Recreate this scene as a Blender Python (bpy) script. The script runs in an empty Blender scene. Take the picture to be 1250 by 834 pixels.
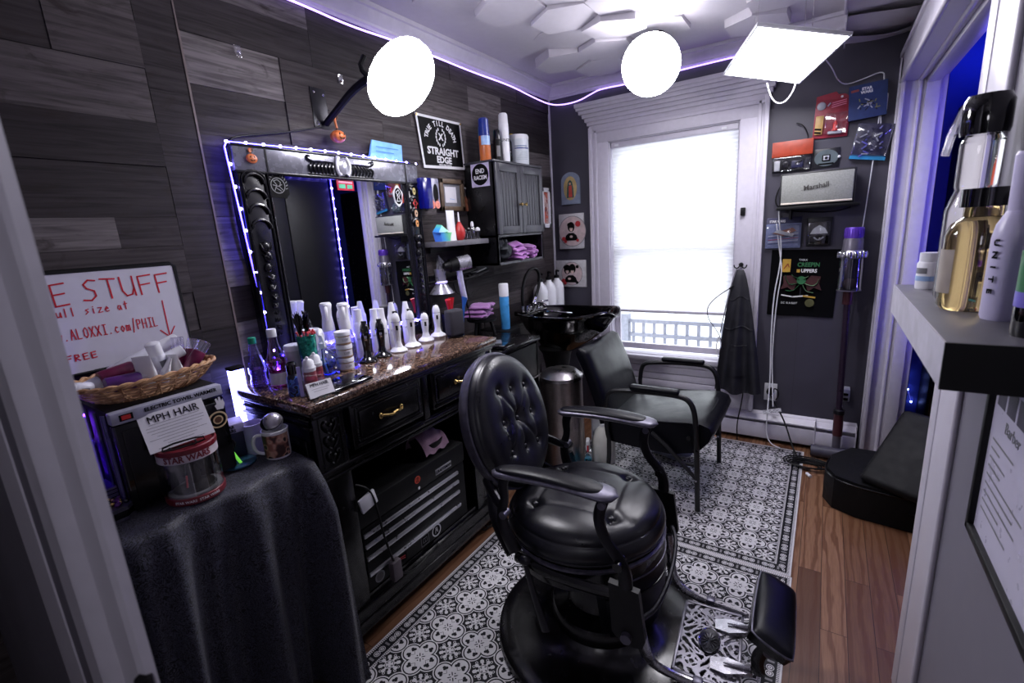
import bpy, bmesh, math, random
from mathutils import Vector, Matrix, Euler
C = bpy.context.scene.collection
PI = math.pi
rad = math.radians
random.seed(7)

# ------------------------------------------------------------------ node helpers
class NT:
    """small expression helper over a shader node tree"""
    def __init__(s, m):
        s.t = m.node_tree; s.n = s.t.nodes; s.l = s.t.links
        s.bsdf = next(n for n in s.n if n.type == 'BSDF_PRINCIPLED')
        s.out = next(n for n in s.n if n.type == 'OUTPUT_MATERIAL')
    def node(s, typ, **kw):
        n = s.n.new(typ)
        for k, v in kw.items():
            setattr(n, k, v)
        return n
    def put(s, sock, v):
        if v is None: return
        if isinstance(v, bpy.types.NodeSocket): s.l.new(v, sock)
        else:
            if hasattr(sock.default_value, '__len__'):
                L = len(sock.default_value)
                v = tuple(v)
                if len(v) < L: v = v + (1.0,)
                sock.default_value = v[:L]
            else: sock.default_value = v
    def math(s, op, a, b=None, c=None, clamp=False):
        n = s.node('ShaderNodeMath', operation=op, use_clamp=clamp)
        s.put(n.inputs[0], a)
        if b is not None: s.put(n.inputs[1], b)
        if c is not None: s.put(n.inputs[2], c)
        return n.outputs[0]
    def add(s, a, b): return s.math('ADD', a, b)
    def sub(s, a, b): return s.math('SUBTRACT', a, b)
    def mul(s, a, b): return s.math('MULTIPLY', a, b)
    def mx(s, a, b): return s.math('MAXIMUM', a, b)
    def mn(s, a, b): return s.math('MINIMUM', a, b)
    def lt(s, a, b): return s.math('LESS_THAN', a, b)
    def gt(s, a, b): return s.math('GREATER_THAN', a, b)
    def dist(s, x, y, cx, cy):
        return s.math('SQRT', s.add(s.math('POWER', s.sub(x, cx), 2.0), s.math('POWER', s.sub(y, cy), 2.0)))
    def coord(s, kind='Object'):
        return s.node('ShaderNodeTexCoord').outputs[kind]
    def mapping(s, v, scale=(1, 1, 1), loc=(0, 0, 0), rot=(0, 0, 0)):
        n = s.node('ShaderNodeMapping'); s.l.new(v, n.inputs[0])
        n.inputs[1].default_value = loc; n.inputs[2].default_value = rot; n.inputs[3].default_value = scale
        return n.outputs[0]
    def noise(s, v, scale=5, detail=4, rough=.5, dist=0, col=False):
        n = s.node('ShaderNodeTexNoise'); s.l.new(v, n.inputs['Vector'])
        n.inputs['Scale'].default_value = scale; n.inputs['Detail'].default_value = detail
        n.inputs['Roughness'].default_value = rough; n.inputs['Distortion'].default_value = dist
        return n.outputs[1 if col else 0]
    def ramp(s, f, stops, interp='LINEAR'):
        n = s.node('ShaderNodeValToRGB'); s.l.new(f, n.inputs[0]); cr = n.color_ramp; cr.interpolation = interp
        while len(cr.elements) < len(stops): cr.elements.new(0.5)
        for e, (p, c) in zip(cr.elements, stops):
            e.position = p; e.color = (*c[:3], 1) if not isinstance(c, (int, float)) else (c, c, c, 1)
        return n.outputs[0]
    def mix(s, f, a, b, mode='MIX'):
        n = s.node('ShaderNodeMix', data_type='RGBA', blend_type=mode)
        s.put(n.inputs[0], f); s.put(n.inputs[6], a); s.put(n.inputs[7], b)
        return n.outputs[2]
    def bump(s, h, strength=.3, dist=.002):
        n = s.node('ShaderNodeBump'); n.inputs['Strength'].default_value = strength
        n.inputs['Distance'].default_value = dist; s.l.new(h, n.inputs['Height'])
        s.l.new(n.outputs[0], s.bsdf.inputs['Normal'])
    def set(s, **kw):
        names = dict(col='Base Color', rough='Roughness', metal='Metallic', spec='Specular IOR Level', trans='Transmission Weight',
                     ior='IOR', alpha='Alpha', emis='Emission Color', estr='Emission Strength', coat='Coat Weight', coatr='Coat Roughness', sheen='Sheen Weight', sub='Subsurface Weight')
        for k, v in kw.items(): s.put(s.bsdf.inputs[names[k]], v)

def newmat(name):
    m = bpy.data.materials.new(name); m.use_nodes = True
    return m, NT(m)

def hexc(r, g, b): return tuple((v / 255.0) ** 2.2 for v in (r, g, b))

_cache = {}
def M(name, col=(.5, .5, .5), rough=.5, metal=0, var=.15, scale=30, bump=0, bdist=.001, **kw):
    """plain surface with procedural tone and roughness variation"""
    if name in _cache: return _cache[name]
    m, t = newmat(name)
    co = t.coord(); nz = t.noise(co, scale, 3)
    a = tuple(c * (1 - var) for c in col); b = tuple(min(1, c * (1 + var)) for c in col)
    t.set(col=t.ramp(nz, [(.3, a), (.7, b)]), metal=metal, **kw)
    t.set(rough=t.ramp(nz, [(.3, max(0, rough - .04)), (.7, min(1, rough + .06))]))
    if bump: t.bump(t.noise(co, scale * 6, 3), bump, bdist)
    _cache[name] = m
    return m
def EM(name, col, strength, base=(1, 1, 1)):
    if name in _cache: return _cache[name]
    m, t = newmat(name); t.set(col=base, emis=col, estr=strength, rough=.4)
    _cache[name] = m
    return m
def GL(name, col=(1, 1, 1), rough=.03, ior=1.3):
    if name in _cache: return _cache[name]
    m, t = newmat(name)
    co = t.coord(); nz = t.noise(co, 20, 2)
    t.set(col=col, rough=t.ramp(nz, [(0, rough), (1, rough + .03)]), trans=1.0, ior=ior)
    _cache[name] = m
    return m
def CLR(name, col=(1, 1, 1), gloss=.12):
    """thin clear plastic: mostly see-through with a soft surface reflection"""
    if name in _cache: return _cache[name]
    m, t = newmat(name)
    tr = t.node('ShaderNodeBsdfTransparent'); tr.inputs[0].default_value = (*col, 1)
    gl = t.node('ShaderNodeBsdfGlossy'); gl.inputs[0].default_value = (1, 1, 1, 1); gl.inputs[1].default_value = .08
    lw = t.node('ShaderNodeLayerWeight'); lw.inputs[0].default_value = .35
    mx = t.node('ShaderNodeMixShader')
    f = t.math('MULTIPLY_ADD', lw.outputs[1], .6, gloss * .5, clamp=True)
    t.l.new(f, mx.inputs[0]); t.l.new(tr.outputs[0], mx.inputs[1]); t.l.new(gl.outputs[0], mx.inputs[2])
    t.l.new(mx.outputs[0], t.out.inputs[0])
    _cache[name] = m
    return m

# ------------------------------------------------------------------ mesh builder
def FR(o, u, v):
    """frame: local x->u, y->v, z->u x v, origin o"""
    u = Vector(u).normalized(); v = Vector(v).normalized(); n = u.cross(v).normalized(); v = n.cross(u)
    return Matrix(((u.x, v.x, n.x, o[0]), (u.y, v.y, n.y, o[1]), (u.z, v.z, n.z, o[2]), (0, 0, 0, 1)))
def T(x=0, y=0, z=0, rx=0, ry=0, rz=0, s=1):
    return Matrix.Translation((x, y, z)) @ Euler((rx, ry, rz)).to_matrix().to_4x4() @ Matrix.Scale(s, 4)
I4 = Matrix.Identity(4)
class MB:
    def __init__(s): s.v = []; s.f = []; s.m = []; s.mats = []; s.attr = []
    def mi(s, mat):
        if mat not in s.mats: s.mats.append(mat)
        return s.mats.index(mat)
    def raw(s, vs, fs, mat, X=I4, a=0.0):
        b = len(s.v); i = s.mi(mat)
        s.v += [tuple(X @ Vector(p)) for p in vs]
        for f in fs:
            s.f.append([b + k for k in f]); s.m.append(i); s.attr.append(a)
        return s
    def bm(s, bm, mat, X=I4, a=0.0):
        bm.verts.index_update()
        s.raw([v.co[:] for v in bm.verts], [[v.index for v in f.verts] for f in bm.faces], mat, X, a); bm.free()
        return s
    def box(s, c, d, mat, X=I4, bev=0, seg=2, a=0.0):
        b = bmesh.new(); bmesh.ops.create_cube(b, size=1)
        for v in b.verts: v.co = Vector((v.co.x * d[0], v.co.y * d[1], v.co.z * d[2]))
        if bev:
            bmesh.ops.bevel(b, geom=b.edges[:], offset=min(bev, min(d) * .49), segments=seg, affect='EDGES', profile=.5)
        for v in b.verts: v.co += Vector(c)
        return s.bm(b, mat, X, a)
    def bx(s, x0, x1, y0, y1, z0, z1, mat, X=I4, bev=0, seg=2, a=0.0):
        return s.box(((x0 + x1) / 2, (y0 + y1) / 2, (z0 + z1) / 2), (abs(x1 - x0), abs(y1 - y0), abs(z1 - z0)), mat, X, bev, seg, a)
    def lathe(s, prof, mat, X=I4, seg=32, sx=1, sy=1, ang=None, caps=True):
        """prof list of (r, z); revolve around z. ang=(a0,a1) partial"""
        vs = []; fs = []; n = len(prof); full = ang is None
        a0, a1 = ang if ang else (0, 2 * PI)
        cnt = seg if full else seg + 1
        for i in range(cnt):
            a = a0 + (a1 - a0) * i / seg
            for r, z in prof: vs.append((r * math.cos(a) * sx, r * math.sin(a) * sy, z))
        for i in range(seg):
            j = (i + 1) % cnt
            for k in range(n - 1):
                fs.append([i * n + k, j * n + k, j * n + k + 1, i * n + k + 1])
        if full and caps:
            if prof[0][0] > 1e-6: fs.append([i * n for i in range(seg)][::-1])
            if prof[-1][0] > 1e-6: fs.append([i * n + n - 1 for i in range(seg)])
        return s.raw(vs, fs, mat, X)
    def cyl(s, p0, p1, r0, mat, r1=None, seg=20, X=I4):
        p0 = Vector(p0); p1 = Vector(p1); d = p1 - p0; L = d.length
        q = d.to_track_quat('Z', 'Y').to_matrix().to_4x4()
        return s.lathe([(r0, 0), (r1 if r1 is not None else r0, L)], mat, X @ Matrix.Translation(p0) @ q, seg)
    def tube(s, pts, r, mat, seg=8, X=I4, closed=False, flat=1.0, smooth=0, up=None, caps=True):
        """sweep; r a number or list; flat squashes the section along the up direction"""
        P = [Vector(p) for p in pts]
        R = list(r) if hasattr(r, '__len__') else [r] * len(P)
        for _ in range(smooth):
            Q = []; S = []; n = len(P)
            rng = range(n if closed else n - 1)
            if not closed: Q.append(P[0]); S.append(R[0])
            for i in rng:
                a, b = P[i], P[(i + 1) % n]; ra, rb = R[i], R[(i + 1) % n]
                Q += [a * .75 + b * .25, a * .25 + b * .75]; S += [ra * .75 + rb * .25, ra * .25 + rb * .75]
            if not closed: Q.append(P[-1]); S.append(R[-1])
            P, R = Q, S
        n = len(P); vs = []; fs = []; nrm = None
        for i in range(n):
            if closed: t = P[(i + 1) % n] - P[i - 1]
            else: t = P[min(i + 1, n - 1)] - P[max(i - 1, 0)]
            if t.length < 1e-9: t = Vector((0, 0, 1))
            t.normalize()
            if up is not None:
                w = Vector(up); nrm = (w - t * w.dot(t))
                if nrm.length < 1e-4: nrm = t.orthogonal()
                nrm.normalize()
            elif nrm is None: nrm = t.orthogonal().normalized()
            else:
                nrm = nrm - t * nrm.dot(t)
                if nrm.length < 1e-6: nrm = t.orthogonal()
                nrm.normalize()
            b = t.cross(nrm)
            for k in range(seg):
                a = 2 * PI * (k + .5) / seg
                vs.append(P[i] + (nrm * math.cos(a) * flat + b * math.sin(a)) * R[i])
        for i in range(n if closed else n - 1):
            j = (i + 1) % n
            for k in range(seg):
                l = (k + 1) % seg
                fs.append([i * seg + k, i * seg + l, j * seg + l, j * seg + k])
        if not closed and caps:
            fs.append([k for k in range(seg)][::-1]); fs.append([(n - 1) * seg + k for k in range(seg)])
        return s.raw(vs, fs, mat, X)
    def prism(s, poly, h, mat, X=I4, z0=0, side=None, holes=None):
        """2D polygon extruded z0..z0+h; concave ok"""
        b = bmesh.new()
        vs = [b.verts.new((p[0], p[1], z0)) for p in poly]
        f = b.faces.new(vs)
        if f.normal.z > 0 or True:
            b.normal_update()
        if abs(h) > 1e-9:
            r = bmesh.ops.extrude_face_region(b, geom=[f])
            for v in [g for g in r['geom'] if isinstance(g, bmesh.types.BMVert)]: v.co.z += h
            bmesh.ops.recalc_face_normals(b, faces=b.faces[:])
        ng = [g for g in b.faces if len(g.verts) > 4]
        if ng: bmesh.ops.triangulate(b, faces=ng)
        return s.bm(b, mat, X)
    def grid(s, fn, nu, nv, mat, X=I4, cu=False, cv=False, a=0.0):
        vs = []; fs = []
        for i in range(nu + (0 if cu else 1)):
            for j in range(nv + (0 if cv else 1)): vs.append(fn(i / nu, j / nv))
        W = nv + (0 if cv else 1); H = nu + (0 if cu else 1)
        for i in range(nu):
            for j in range(nv):
                i2 = (i + 1) % H; j2 = (j + 1) % W
                fs.append([i * W + j, i2 * W + j, i2 * W + j2, i * W + j2])
        return s.raw(vs, fs, mat, X, a)
    def sph(s, c, r, mat, X=I4, seg=16, ring=10, sc=(1, 1, 1)):
        b = bmesh.new(); bmesh.ops.create_uvsphere(b, u_segments=seg, v_segments=ring, radius=1)
        for v in b.verts: v.co = Vector((v.co.x * r * sc[0] + c[0], v.co.y * r * sc[1] + c[1], v.co.z * r * sc[2] + c[2]))
        return s.bm(b, mat, X)
    def text(s, body, size, mat, X=I4, ext=.0004, align='CENTER', sx=1, bold=0, spacing=1.0):
        cu = bpy.data.curves.new('lettering', 'FONT'); cu.body = body; cu.size = size; cu.align_x = align; cu.align_y = 'CENTER'
        cu.extrude = ext; cu.offset = bold; cu.resolution_u = 2; cu.space_character = spacing
        o = bpy.data.objects.new('lettering', cu); C.objects.link(o)
        bpy.context.view_layer.update()
        me = o.to_mesh()
        vs = [v.co[:] for v in me.vertices]; fs = [list(p.vertices) for p in me.polygons]
        o.to_mesh_clear(); bpy.data.objects.remove(o); bpy.data.curves.remove(cu)
        return s.raw([(x * sx, y, z) for x, y, z in vs], fs, mat, X)
    def strokes(s, lines, w, mat, X=I4, t=.0004):
        """flat pen strokes lying in the xy plane"""
        for ln in lines:
            for (x0, y0), (x1, y1) in zip(ln, ln[1:]):
                d = Vector((x1 - x0, y1 - y0)); L = d.length
                if L < 1e-7: continue
                d /= L; n = Vector((-d.y, d.x)) * w / 2; e = d * w * .35
                a = Vector((x0, y0)) - e; b = Vector((x1, y1)) + e
                q = [a - n, b - n, b + n, a + n]
                s.raw([(p.x, p.y, t) for p in q], [[0, 1, 2, 3]], mat, X)
        return s
    def disc(s, c, rx, mat, X=I4, ry=None, seg=28, t=0, ri=0):
        ry = ry or rx
        if ri:
            vs = []; fs = []
            for i in range(seg):
                a = 2 * PI * i / seg
                vs += [(c[0] + rx * math.cos(a), c[1] + ry * math.sin(a), t), (c[0] + ri * math.cos(a) , c[1] + ri * ry / rx * math.sin(a), t)]
            for i in range(seg):
                j = (i + 1) % seg; fs.append([2 * i, 2 * j, 2 * j + 1, 2 * i + 1])
            return s.raw(vs, fs, mat, X)
        return s.raw([(c[0] + rx * math.cos(2 * PI * i / seg), c[1] + ry * math.sin(2 * PI * i / seg), t) for i in range(seg)], [list(range(seg))], mat, X)
    def quad(s, x0, x1, y0, y1, mat, X=I4, t=0):
        return s.raw([(x0, y0, t), (x1, y0, t), (x1, y1, t), (x0, y1, t)], [[0, 1, 2, 3]], mat, X)
    def build(s, name, parent=None, loc=None, rot=None, smooth=True, ang=38, sub=0, mods=None):
        me = bpy.data.meshes.new(name); me.from_pydata(s.v, [], s.f)
        for m in s.mats: me.materials.append(m)
        me.polygons.foreach_set('material_index', s.m)
        me.polygons.foreach_set('use_smooth', [smooth] * len(s.f))
        at = me.attributes.new('shade', 'FLOAT', 'FACE'); at.data.foreach_set('value', s.attr)
        me.update(); me.validate()
        if smooth: me.set_sharp_from_angle(angle=rad(ang))
        o = bpy.data.objects.new(name, me); C.objects.link(o)
        if parent: o.parent = parent
        if loc is not None: o.location = loc
        if rot is not None: o.rotation_euler = rot
        if sub:
            md = o.modifiers.new('subdivision', 'SUBSURF'); md.levels = sub; md.render_levels = sub
        return o

def thing(name, label, cat, loc=(0, 0, 0), rot=(0, 0, 0), group=None):
    o = bpy.data.objects.new(name, None); C.objects.link(o); o.empty_display_size = .05
    o.location = loc; o.rotation_euler = rot if hasattr(rot, '__len__') else (0, 0, rot)
    o['label'] = label; o['category'] = cat
    if group: o['group'] = group
    return o
def tag(o, label, cat, group=None, kind=None):
    o['label'] = label; o['category'] = cat
    if group: o['group'] = group
    if kind: o['kind'] = kind
    return o
def st(o): o['kind'] = 'structure'; return o
def copy_tree(o, loc, rotz=None, label=None, parent=None):
    c = o.copy(); C.objects.link(c)
    if parent: c.parent = parent
    else:
        c.location = loc
        if rotz is not None: c.rotation_euler = (0, 0, rotz)
        if label: c['label'] = label
    for ch in [x for x in bpy.data.objects if x.parent == o]:
        copy_tree(ch, None, parent=c)
    return c

XW, YB, XR, ZC = -1.85, 3.45, .28, 2.54
# ------------------------------------------------------------------ special materials
def wood_wall_mat():
    m, t = newmat('weathered_grey_planks')
    at = t.node('ShaderNodeAttribute', attribute_name='shade', attribute_type='GEOMETRY').outputs['Fac']
    co = t.coord()
    off = t.node('ShaderNodeCombineXYZ'); t.l.new(t.mul(at, 37.0), off.inputs[1]); t.l.new(t.mul(at, 11.0), off.inputs[2])
    va = t.node('ShaderNodeVectorMath', operation='ADD'); t.l.new(co, va.inputs[0]); t.l.new(off.outputs[0], va.inputs[1])
    g = t.noise(t.mapping(va.outputs[0], (3, 2.2, 42)), 1.6, 8, .62, .6)
    k = t.noise(t.mapping(va.outputs[0], (3, 3, 7)), 2.2, 4, .6, 1.2)
    base = t.ramp(at, [(0, hexc(36, 31, 33)), (.35, hexc(62, 56, 58)), (.65, hexc(92, 85, 86)), (1, hexc(150, 143, 144))])
    c1 = t.mix(t.ramp(g, [(.38, 0), (.66, 1)]), base, t.mix(.62, base, (0.008, .006, .006)))
    c2 = t.mix(t.ramp(k, [(.56, 0), (.72, .8)]), c1, hexc(46, 38, 36))
    t.set(col=c2, rough=t.ramp(g, [(.3, .5), (.7, .8)]), spec=.3)
    t.bump(g, .5, .002)
    return m
def floor_mat():
    m, t = newmat('oak_floorboards')
    co = t.coord()
    br = t.node('ShaderNodeTexBrick', offset=.37, offset_frequency=2)
    t.l.new(t.mapping(co, (1, 1, 1), rot=(0, 0, PI / 2)), br.inputs['Vector'])
    br.inputs['Color1'].default_value = (0, 0, 0, 1); br.inputs['Color2'].default_value = (1, 1, 1, 1); br.inputs['Mortar'].default_value = (.5, .5, .5, 1)
    br.inputs['Scale'].default_value = 1; br.inputs['Mortar Size'].default_value = .0012; br.inputs['Bias'].default_value = 0
    br.inputs['Brick Width'].default_value = .9; br.inputs['Row Height'].default_value = .083
    sep = t.node('ShaderNodeSeparateColor'); t.l.new(br.outputs[0], sep.inputs[0]); rnd = sep.outputs[0]
    off = t.node('ShaderNodeCombineXYZ'); t.l.new(t.mul(rnd, 17.0), off.inputs[0]); t.l.new(t.mul(rnd, 5.0), off.inputs[1])
    va = t.node('ShaderNodeVectorMath', operation='ADD'); t.l.new(co, va.inputs[0]); t.l.new(off.outputs[0], va.inputs[1])
    w = t.node('ShaderNodeTexWave', wave_type='BANDS', bands_direction='X'); t.l.new(t.mapping(va.outputs[0], (1, .10, 1)), w.inputs[0])
    w.inputs['Scale'].default_value = 9; w.inputs['Distortion'].default_value = 9; w.inputs['Detail'].default_value = 4; w.inputs['Detail Scale'].default_value = 1.6
    fine = t.noise(t.mapping(va.outputs[0], (90, 4, 1)), 2, 5, .6)
    base = t.ramp(rnd, [(0, hexc(92, 64, 48)), (.5, hexc(116, 84, 62)), (1, hexc(140, 104, 80))])
    c = t.mix(t.ramp(w.outputs[1], [(.12, .55), (.4, 0)]), base, hexc(84, 48, 28))
    c = t.mix(t.ramp(fine, [(.35, .35), (.6, 0)]), c, hexc(70, 38, 22))
    c = t.mix(t.mul(br.outputs[1], .85), c, hexc(36, 20, 12))
    t.set(col=c, rough=t.ramp(fine, [(.3, .36), (.7, .5)]), spec=.4)
    t.bump(t.sub(w.outputs[1], t.mul(br.outputs[1], 2.0)), .12, .0015)
    return m
def granite_mat():
    m, t = newmat('brown_speckled_granite')
    co = t.coord()
    v = t.node('ShaderNodeTexVoronoi'); t.l.new(co, v.inputs[0]); v.inputs['Scale'].default_value = 170
    n = t.noise(co, 60, 6, .7)
    s = t.node('ShaderNodeSeparateColor'); t.l.new(v.outputs['Color'], s.inputs[0])
    c = t.ramp(s.outputs[0], [(0, hexc(40, 30, 28)), (.4, hexc(104, 80, 66)), (.7, hexc(150, 124, 106)), (1, hexc(66, 48, 42))])
    c = t.mix(t.ramp(n, [(.42, 0), (.6, .9)]), c, hexc(48, 34, 30))
    t.set(col=c, rough=.1, spec=.6)
    return m
def rug_mat():
    """black and white cement-tile print, tile 0.155 m, laid out in metres on the mat"""
    m, t = newmat('patterned_vinyl_rug')
    sp = t.node('ShaderNodeSeparateXYZ'); t.l.new(t.coord(), sp.inputs[0]); X, Y = sp.outputs[0], sp.outputs[1]
    P = .155
    def cell(a, off): return t.sub(t.mul(t.math('FRACT', t.add(t.math('DIVIDE', a, P), off + 100)), P), P / 2)
    def dot(x, y, cx, cy, r): return t.lt(t.dist(x, y, cx, cy), r)
    # quatrefoil cell: fold onto the first petal (|x| larger)
    x, y = cell(X, .5), cell(Y, .5)
    ax, ay = t.math('ABSOLUTE', x), t.math('ABSOLUTE', y)
    u, v = t.mx(ax, ay), t.mn(ax, ay)
    d = t.dist(u, v, .041, 0)
    white = t.lt(d, .0390); ring = t.mul(t.lt(d, .0348), t.gt(d, .0300))
    leaf = t.mx(dot(u, v, .0490, .013, .0060), t.mx(dot(u, v, .0400, .0165, .0056), dot(u, v, .044, .0085, .0050)))
    leaf = t.mx(leaf, t.mul(t.lt(t.math('ABSOLUTE', t.sub(v, t.mul(t.sub(u, .026), .9))), .0011), t.mul(t.gt(u, .026), t.lt(u, .040))))
    core = t.lt(t.add(u, v), .021)
    corein = t.mx(t.mul(t.gt(v, t.sub(u, .0028)), t.gt(t.add(u, v), .007)), t.lt(t.dist(u, v, .014, 0), .0026))
    q = t.mul(white, t.sub(1.0, t.mx(ring, leaf)))
    q = t.mx(t.mul(q, t.sub(1.0, core)), t.mul(core, t.sub(1.0, corein)))
    # flower cell in between
    x2, y2 = cell(X, 0), cell(Y, 0)
    bx, by = t.math('ABSOLUTE', x2), t.math('ABSOLUTE', y2)
    u2, v2 = t.mx(bx, by), t.mn(bx, by)
    fl = t.lt(t.dist(u2, v2, 0, 0), .029)
    fl = t.mx(fl, t.mx(dot(u2, v2, .031, .0, .0062), dot(u2, v2, .0235, .0235, .0072)))
    hole = t.mx(dot(u2, v2, .0215, .0092, .0056), t.mx(dot(u2, v2, .010, .0, .0028), dot(u2, v2, .030, .0165, .0030)))
    hole = t.mx(hole, t.mul(t.lt(t.math('ABSOLUTE', t.sub(t.dist(u2, v2, 0, 0), .0150)), .0010), 1.0))
    fl = t.mul(fl, t.sub(1.0, hole))
    curl = t.lt(t.math('ABSOLUTE', t.sub(t.dist(u2, v2, .0365, .0085), .0042)), .0011)
    field = t.mx(q, t.mul(t.sub(1.0, white), t.mx(fl, curl)))
    # border: distance from the edge is stored per face in local metres through generated coordinates
    half = t.node('ShaderNodeAttribute', attribute_name='halfsize', attribute_type='OBJECT').outputs['Vector']
    hs = t.node('ShaderNodeSeparateXYZ'); t.l.new(half, hs.inputs[0])
    ex = t.sub(hs.outputs[0], t.math('ABSOLUTE', t.sub(X, 0.0))); ey = t.sub(hs.outputs[1], t.math('ABSOLUTE', t.sub(Y, 0.0)))
    e = t.mn(ex, ey)
    along = t.add(t.mul(t.lt(ex, ey), Y), t.mul(t.sub(1.0, t.lt(ex, ey)), X))
    a = t.sub(t.mul(t.math('FRACT', t.add(t.math('DIVIDE', along, P / 2), 100.25)), P / 2), P / 4)
    aa = t.math('ABSOLUTE', a)
    r1 = t.dist(aa, e, .0125, .036)
    rings = t.mx(t.mul(t.lt(r1, .0125), t.gt(r1, .0098)), t.mul(t.lt(r1, .0070), t.gt(t.dist(aa, e, .0125, .036), .0022)))
    bars = t.mul(t.gt(aa, .0345), t.lt(t.math('ABSOLUTE', t.sub(e, .036)), .011))
    border = t.mx(rings, t.mul(bars, .35))
    dots = t.gt(t.math('SINE', t.mul(along, 2 * PI / .0075)), -.3)
    edge = t.mul(t.lt(e, .016), t.mx(dots, t.lt(e, .007)))
    edge = t.mul(edge, t.mx(t.gt(e, .0095), t.lt(e, .0095)))
    inner = t.mul(t.lt(t.math('ABSOLUTE', t.sub(e, .0615)), .0048), t.mx(t.lt(e, .0595), t.gt(t.math('SINE', t.mul(along, 2 * PI / .0065)), -.2)))
    band = t.lt(e, .058)
    f = t.add(t.mul(band, t.mx(border, edge)), t.mul(t.sub(1.0, band), t.mx(t.mul(field, t.gt(e, .067)), inner)))
    n = t.noise(t.coord(), 35, 5, .7)
    wht = t.mix(n, hexc(214, 212, 214), hexc(180, 178, 182)); blk = t.mix(n, hexc(14, 14, 20), hexc(24, 24, 32))
    t.set(col=t.mix(f, blk, wht), rough=.5, spec=.2)
    t.bump(n, .15, .0008)
    return m
def damask_mat():
    m, t = newmat('black_damask_cloth')
    co = t.coord()
    v = t.node('ShaderNodeTexWave', wave_type='RINGS', rings_direction='SPHERICAL')
    nn = t.noise(co, 9, 2, .5, col=True)
    mm = t.node('ShaderNodeVectorMath', operation='MULTIPLY_ADD'); t.l.new(nn, mm.inputs[0]); mm.inputs[1].default_value = (.5, .5, .5); t.l.new(co, mm.inputs[2])
    t.l.new(mm.outputs[0], v.inputs[0]); v.inputs['Scale'].default_value = 22; v.inputs['Distortion'].default_value = 12; v.inputs['Detail'].default_value = 2; v.inputs['Detail Scale'].default_value = 4
    f = t.ramp(v.outputs[1], [(.42, 0), (.58, 1)])
    t.set(col=t.mix(f, hexc(14, 14, 18), hexc(60, 60, 74)), rough=t.mix(f, (.75, .75, .75), (.45, .45, .45)), sheen=.12, spec=.35)
    t.bump(f, .3, .0012)
    return m
def leather_mat(name, col, rough=.32, bs=.25, spec=.45):
    m, t = newmat(name)
    co = t.coord(); v = t.node('ShaderNodeTexVoronoi'); t.l.new(co, v.inputs[0]); v.inputs['Scale'].default_value = 420
    n = t.noise(co, 9, 5, .6); 
    t.set(col=t.ramp(n, [(.3, col), (.7, tuple(c * 1.5 for c in col))]), rough=t.ramp(n, [(.3, rough - .05), (.7, rough + .12)]), spec=spec)
    t.bump(v.outputs[0], bs, .0006)
    return m
def wicker_mat():
    m, t = newmat('woven_wicker')
    co = t.coord(); n = t.noise(co, 40, 3)
    t.set(col=t.ramp(n, [(.3, hexc(140, 96, 62)), (.7, hexc(206, 164, 122))]), rough=.6)
    return m
def terry_mat(name, col):
    m, t = newmat(name)
    co = t.coord(); n = t.noise(co, 260, 2)
    t.set(col=t.ramp(n, [(.3, tuple(c * .7 for c in col)), (.7, col)]), rough=.95, sheen=.3)
    t.bump(n, .6, .002)
    return m
def shade_mat():
    m, t = newmat('white_cellular_shade')
    co = t.coord(); n = t.noise(co, 300, 2)
    tr = t.node('ShaderNodeBsdfTranslucent'); tr.inputs[0].default_value = (.93, .93, .95, 1)
    df = t.node('ShaderNodeBsdfDiffuse'); t.l.new(t.ramp(n, [(.3, .86), (.7, .92)]), df.inputs[0])
    mx = t.node('ShaderNodeMixShader'); mx.inputs[0].default_value = .35
    t.l.new(tr.outputs[0], mx.inputs[1]); t.l.new(df.outputs[0], mx.inputs[2]); t.l.new(mx.outputs[0], t.out.inputs[0])
    return m
def art_mat(name, cols, scale=40, seed=0, rough=.4, w=.5):
    """busy printed artwork: colour patches"""
    m, t = newmat(name)
    v = t.node('ShaderNodeTexVoronoi', feature='SMOOTH_F1'); t.l.new(t.mapping(t.coord(), (1, 1, 1), loc=(seed, seed * 2, seed)), v.inputs[0])
    v.inputs['Scale'].default_value = scale
    s = t.node('ShaderNodeSeparateColor'); t.l.new(v.outputs['Color'], s.inputs[0])
    k = len(cols)
    t.set(col=t.ramp(s.outputs[0], [(.2 + .6 * i / k, c) for i, c in enumerate(cols)], 'CONSTANT' if w == 0 else 'LINEAR'), rough=rough)
    return m

WALLWOOD = wood_wall_mat(); FLOORM = floor_mat(); GRANITE = granite_mat(); RUG = rug_mat(); DAMASK = damask_mat()
LEATHER = leather_mat('black_tufted_leather', hexc(22, 22, 27), .30)
VINYL = leather_mat('black_vinyl', hexc(14, 14, 20), .34, spec=.2)
WICKER = wicker_mat()
WHITEP = M('white_painted_wood', hexc(196, 192, 204), .35, var=.04)
WHITEG = M('white_gloss_plastic', hexc(232, 232, 236), .22, var=.03)
CEILM = M('ceiling_paint', hexc(196, 192, 200), .6, var=.03, bump=.2)
GREYW = M('charcoal_wall_paint', hexc(66, 64, 75), .45, var=.06, scale=8)
HALLW = M('hall_grey_paint', hexc(108, 105, 116), .5, var=.05, scale=6)
BLACKL = M('black_lacquer', hexc(18, 17, 19), .22, var=.15)
BLACKM = M('matt_black', hexc(15, 15, 17), .5, var=.2, spec=.3)
BLACKG = M('gloss_black', hexc(10, 10, 12), .07, var=.1, coat=.5)
IRON = M('dark_cast_iron', hexc(38, 37, 42), .32, metal=.6, var=.2, bump=.15)
PEWTER = M('worn_pewter_paint', hexc(92, 90, 102), .36, metal=.7, var=.3, scale=40)
POLISH = M('polished_worn_metal', hexc(168, 166, 172), .24, metal=.9, var=.15, scale=40)
CHROME = M('chrome', hexc(225, 225, 230), .08, metal=1, var=.03)
STEEL = M('brushed_steel', hexc(190, 186, 188), .28, metal=1, var=.04, scale=12)
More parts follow.
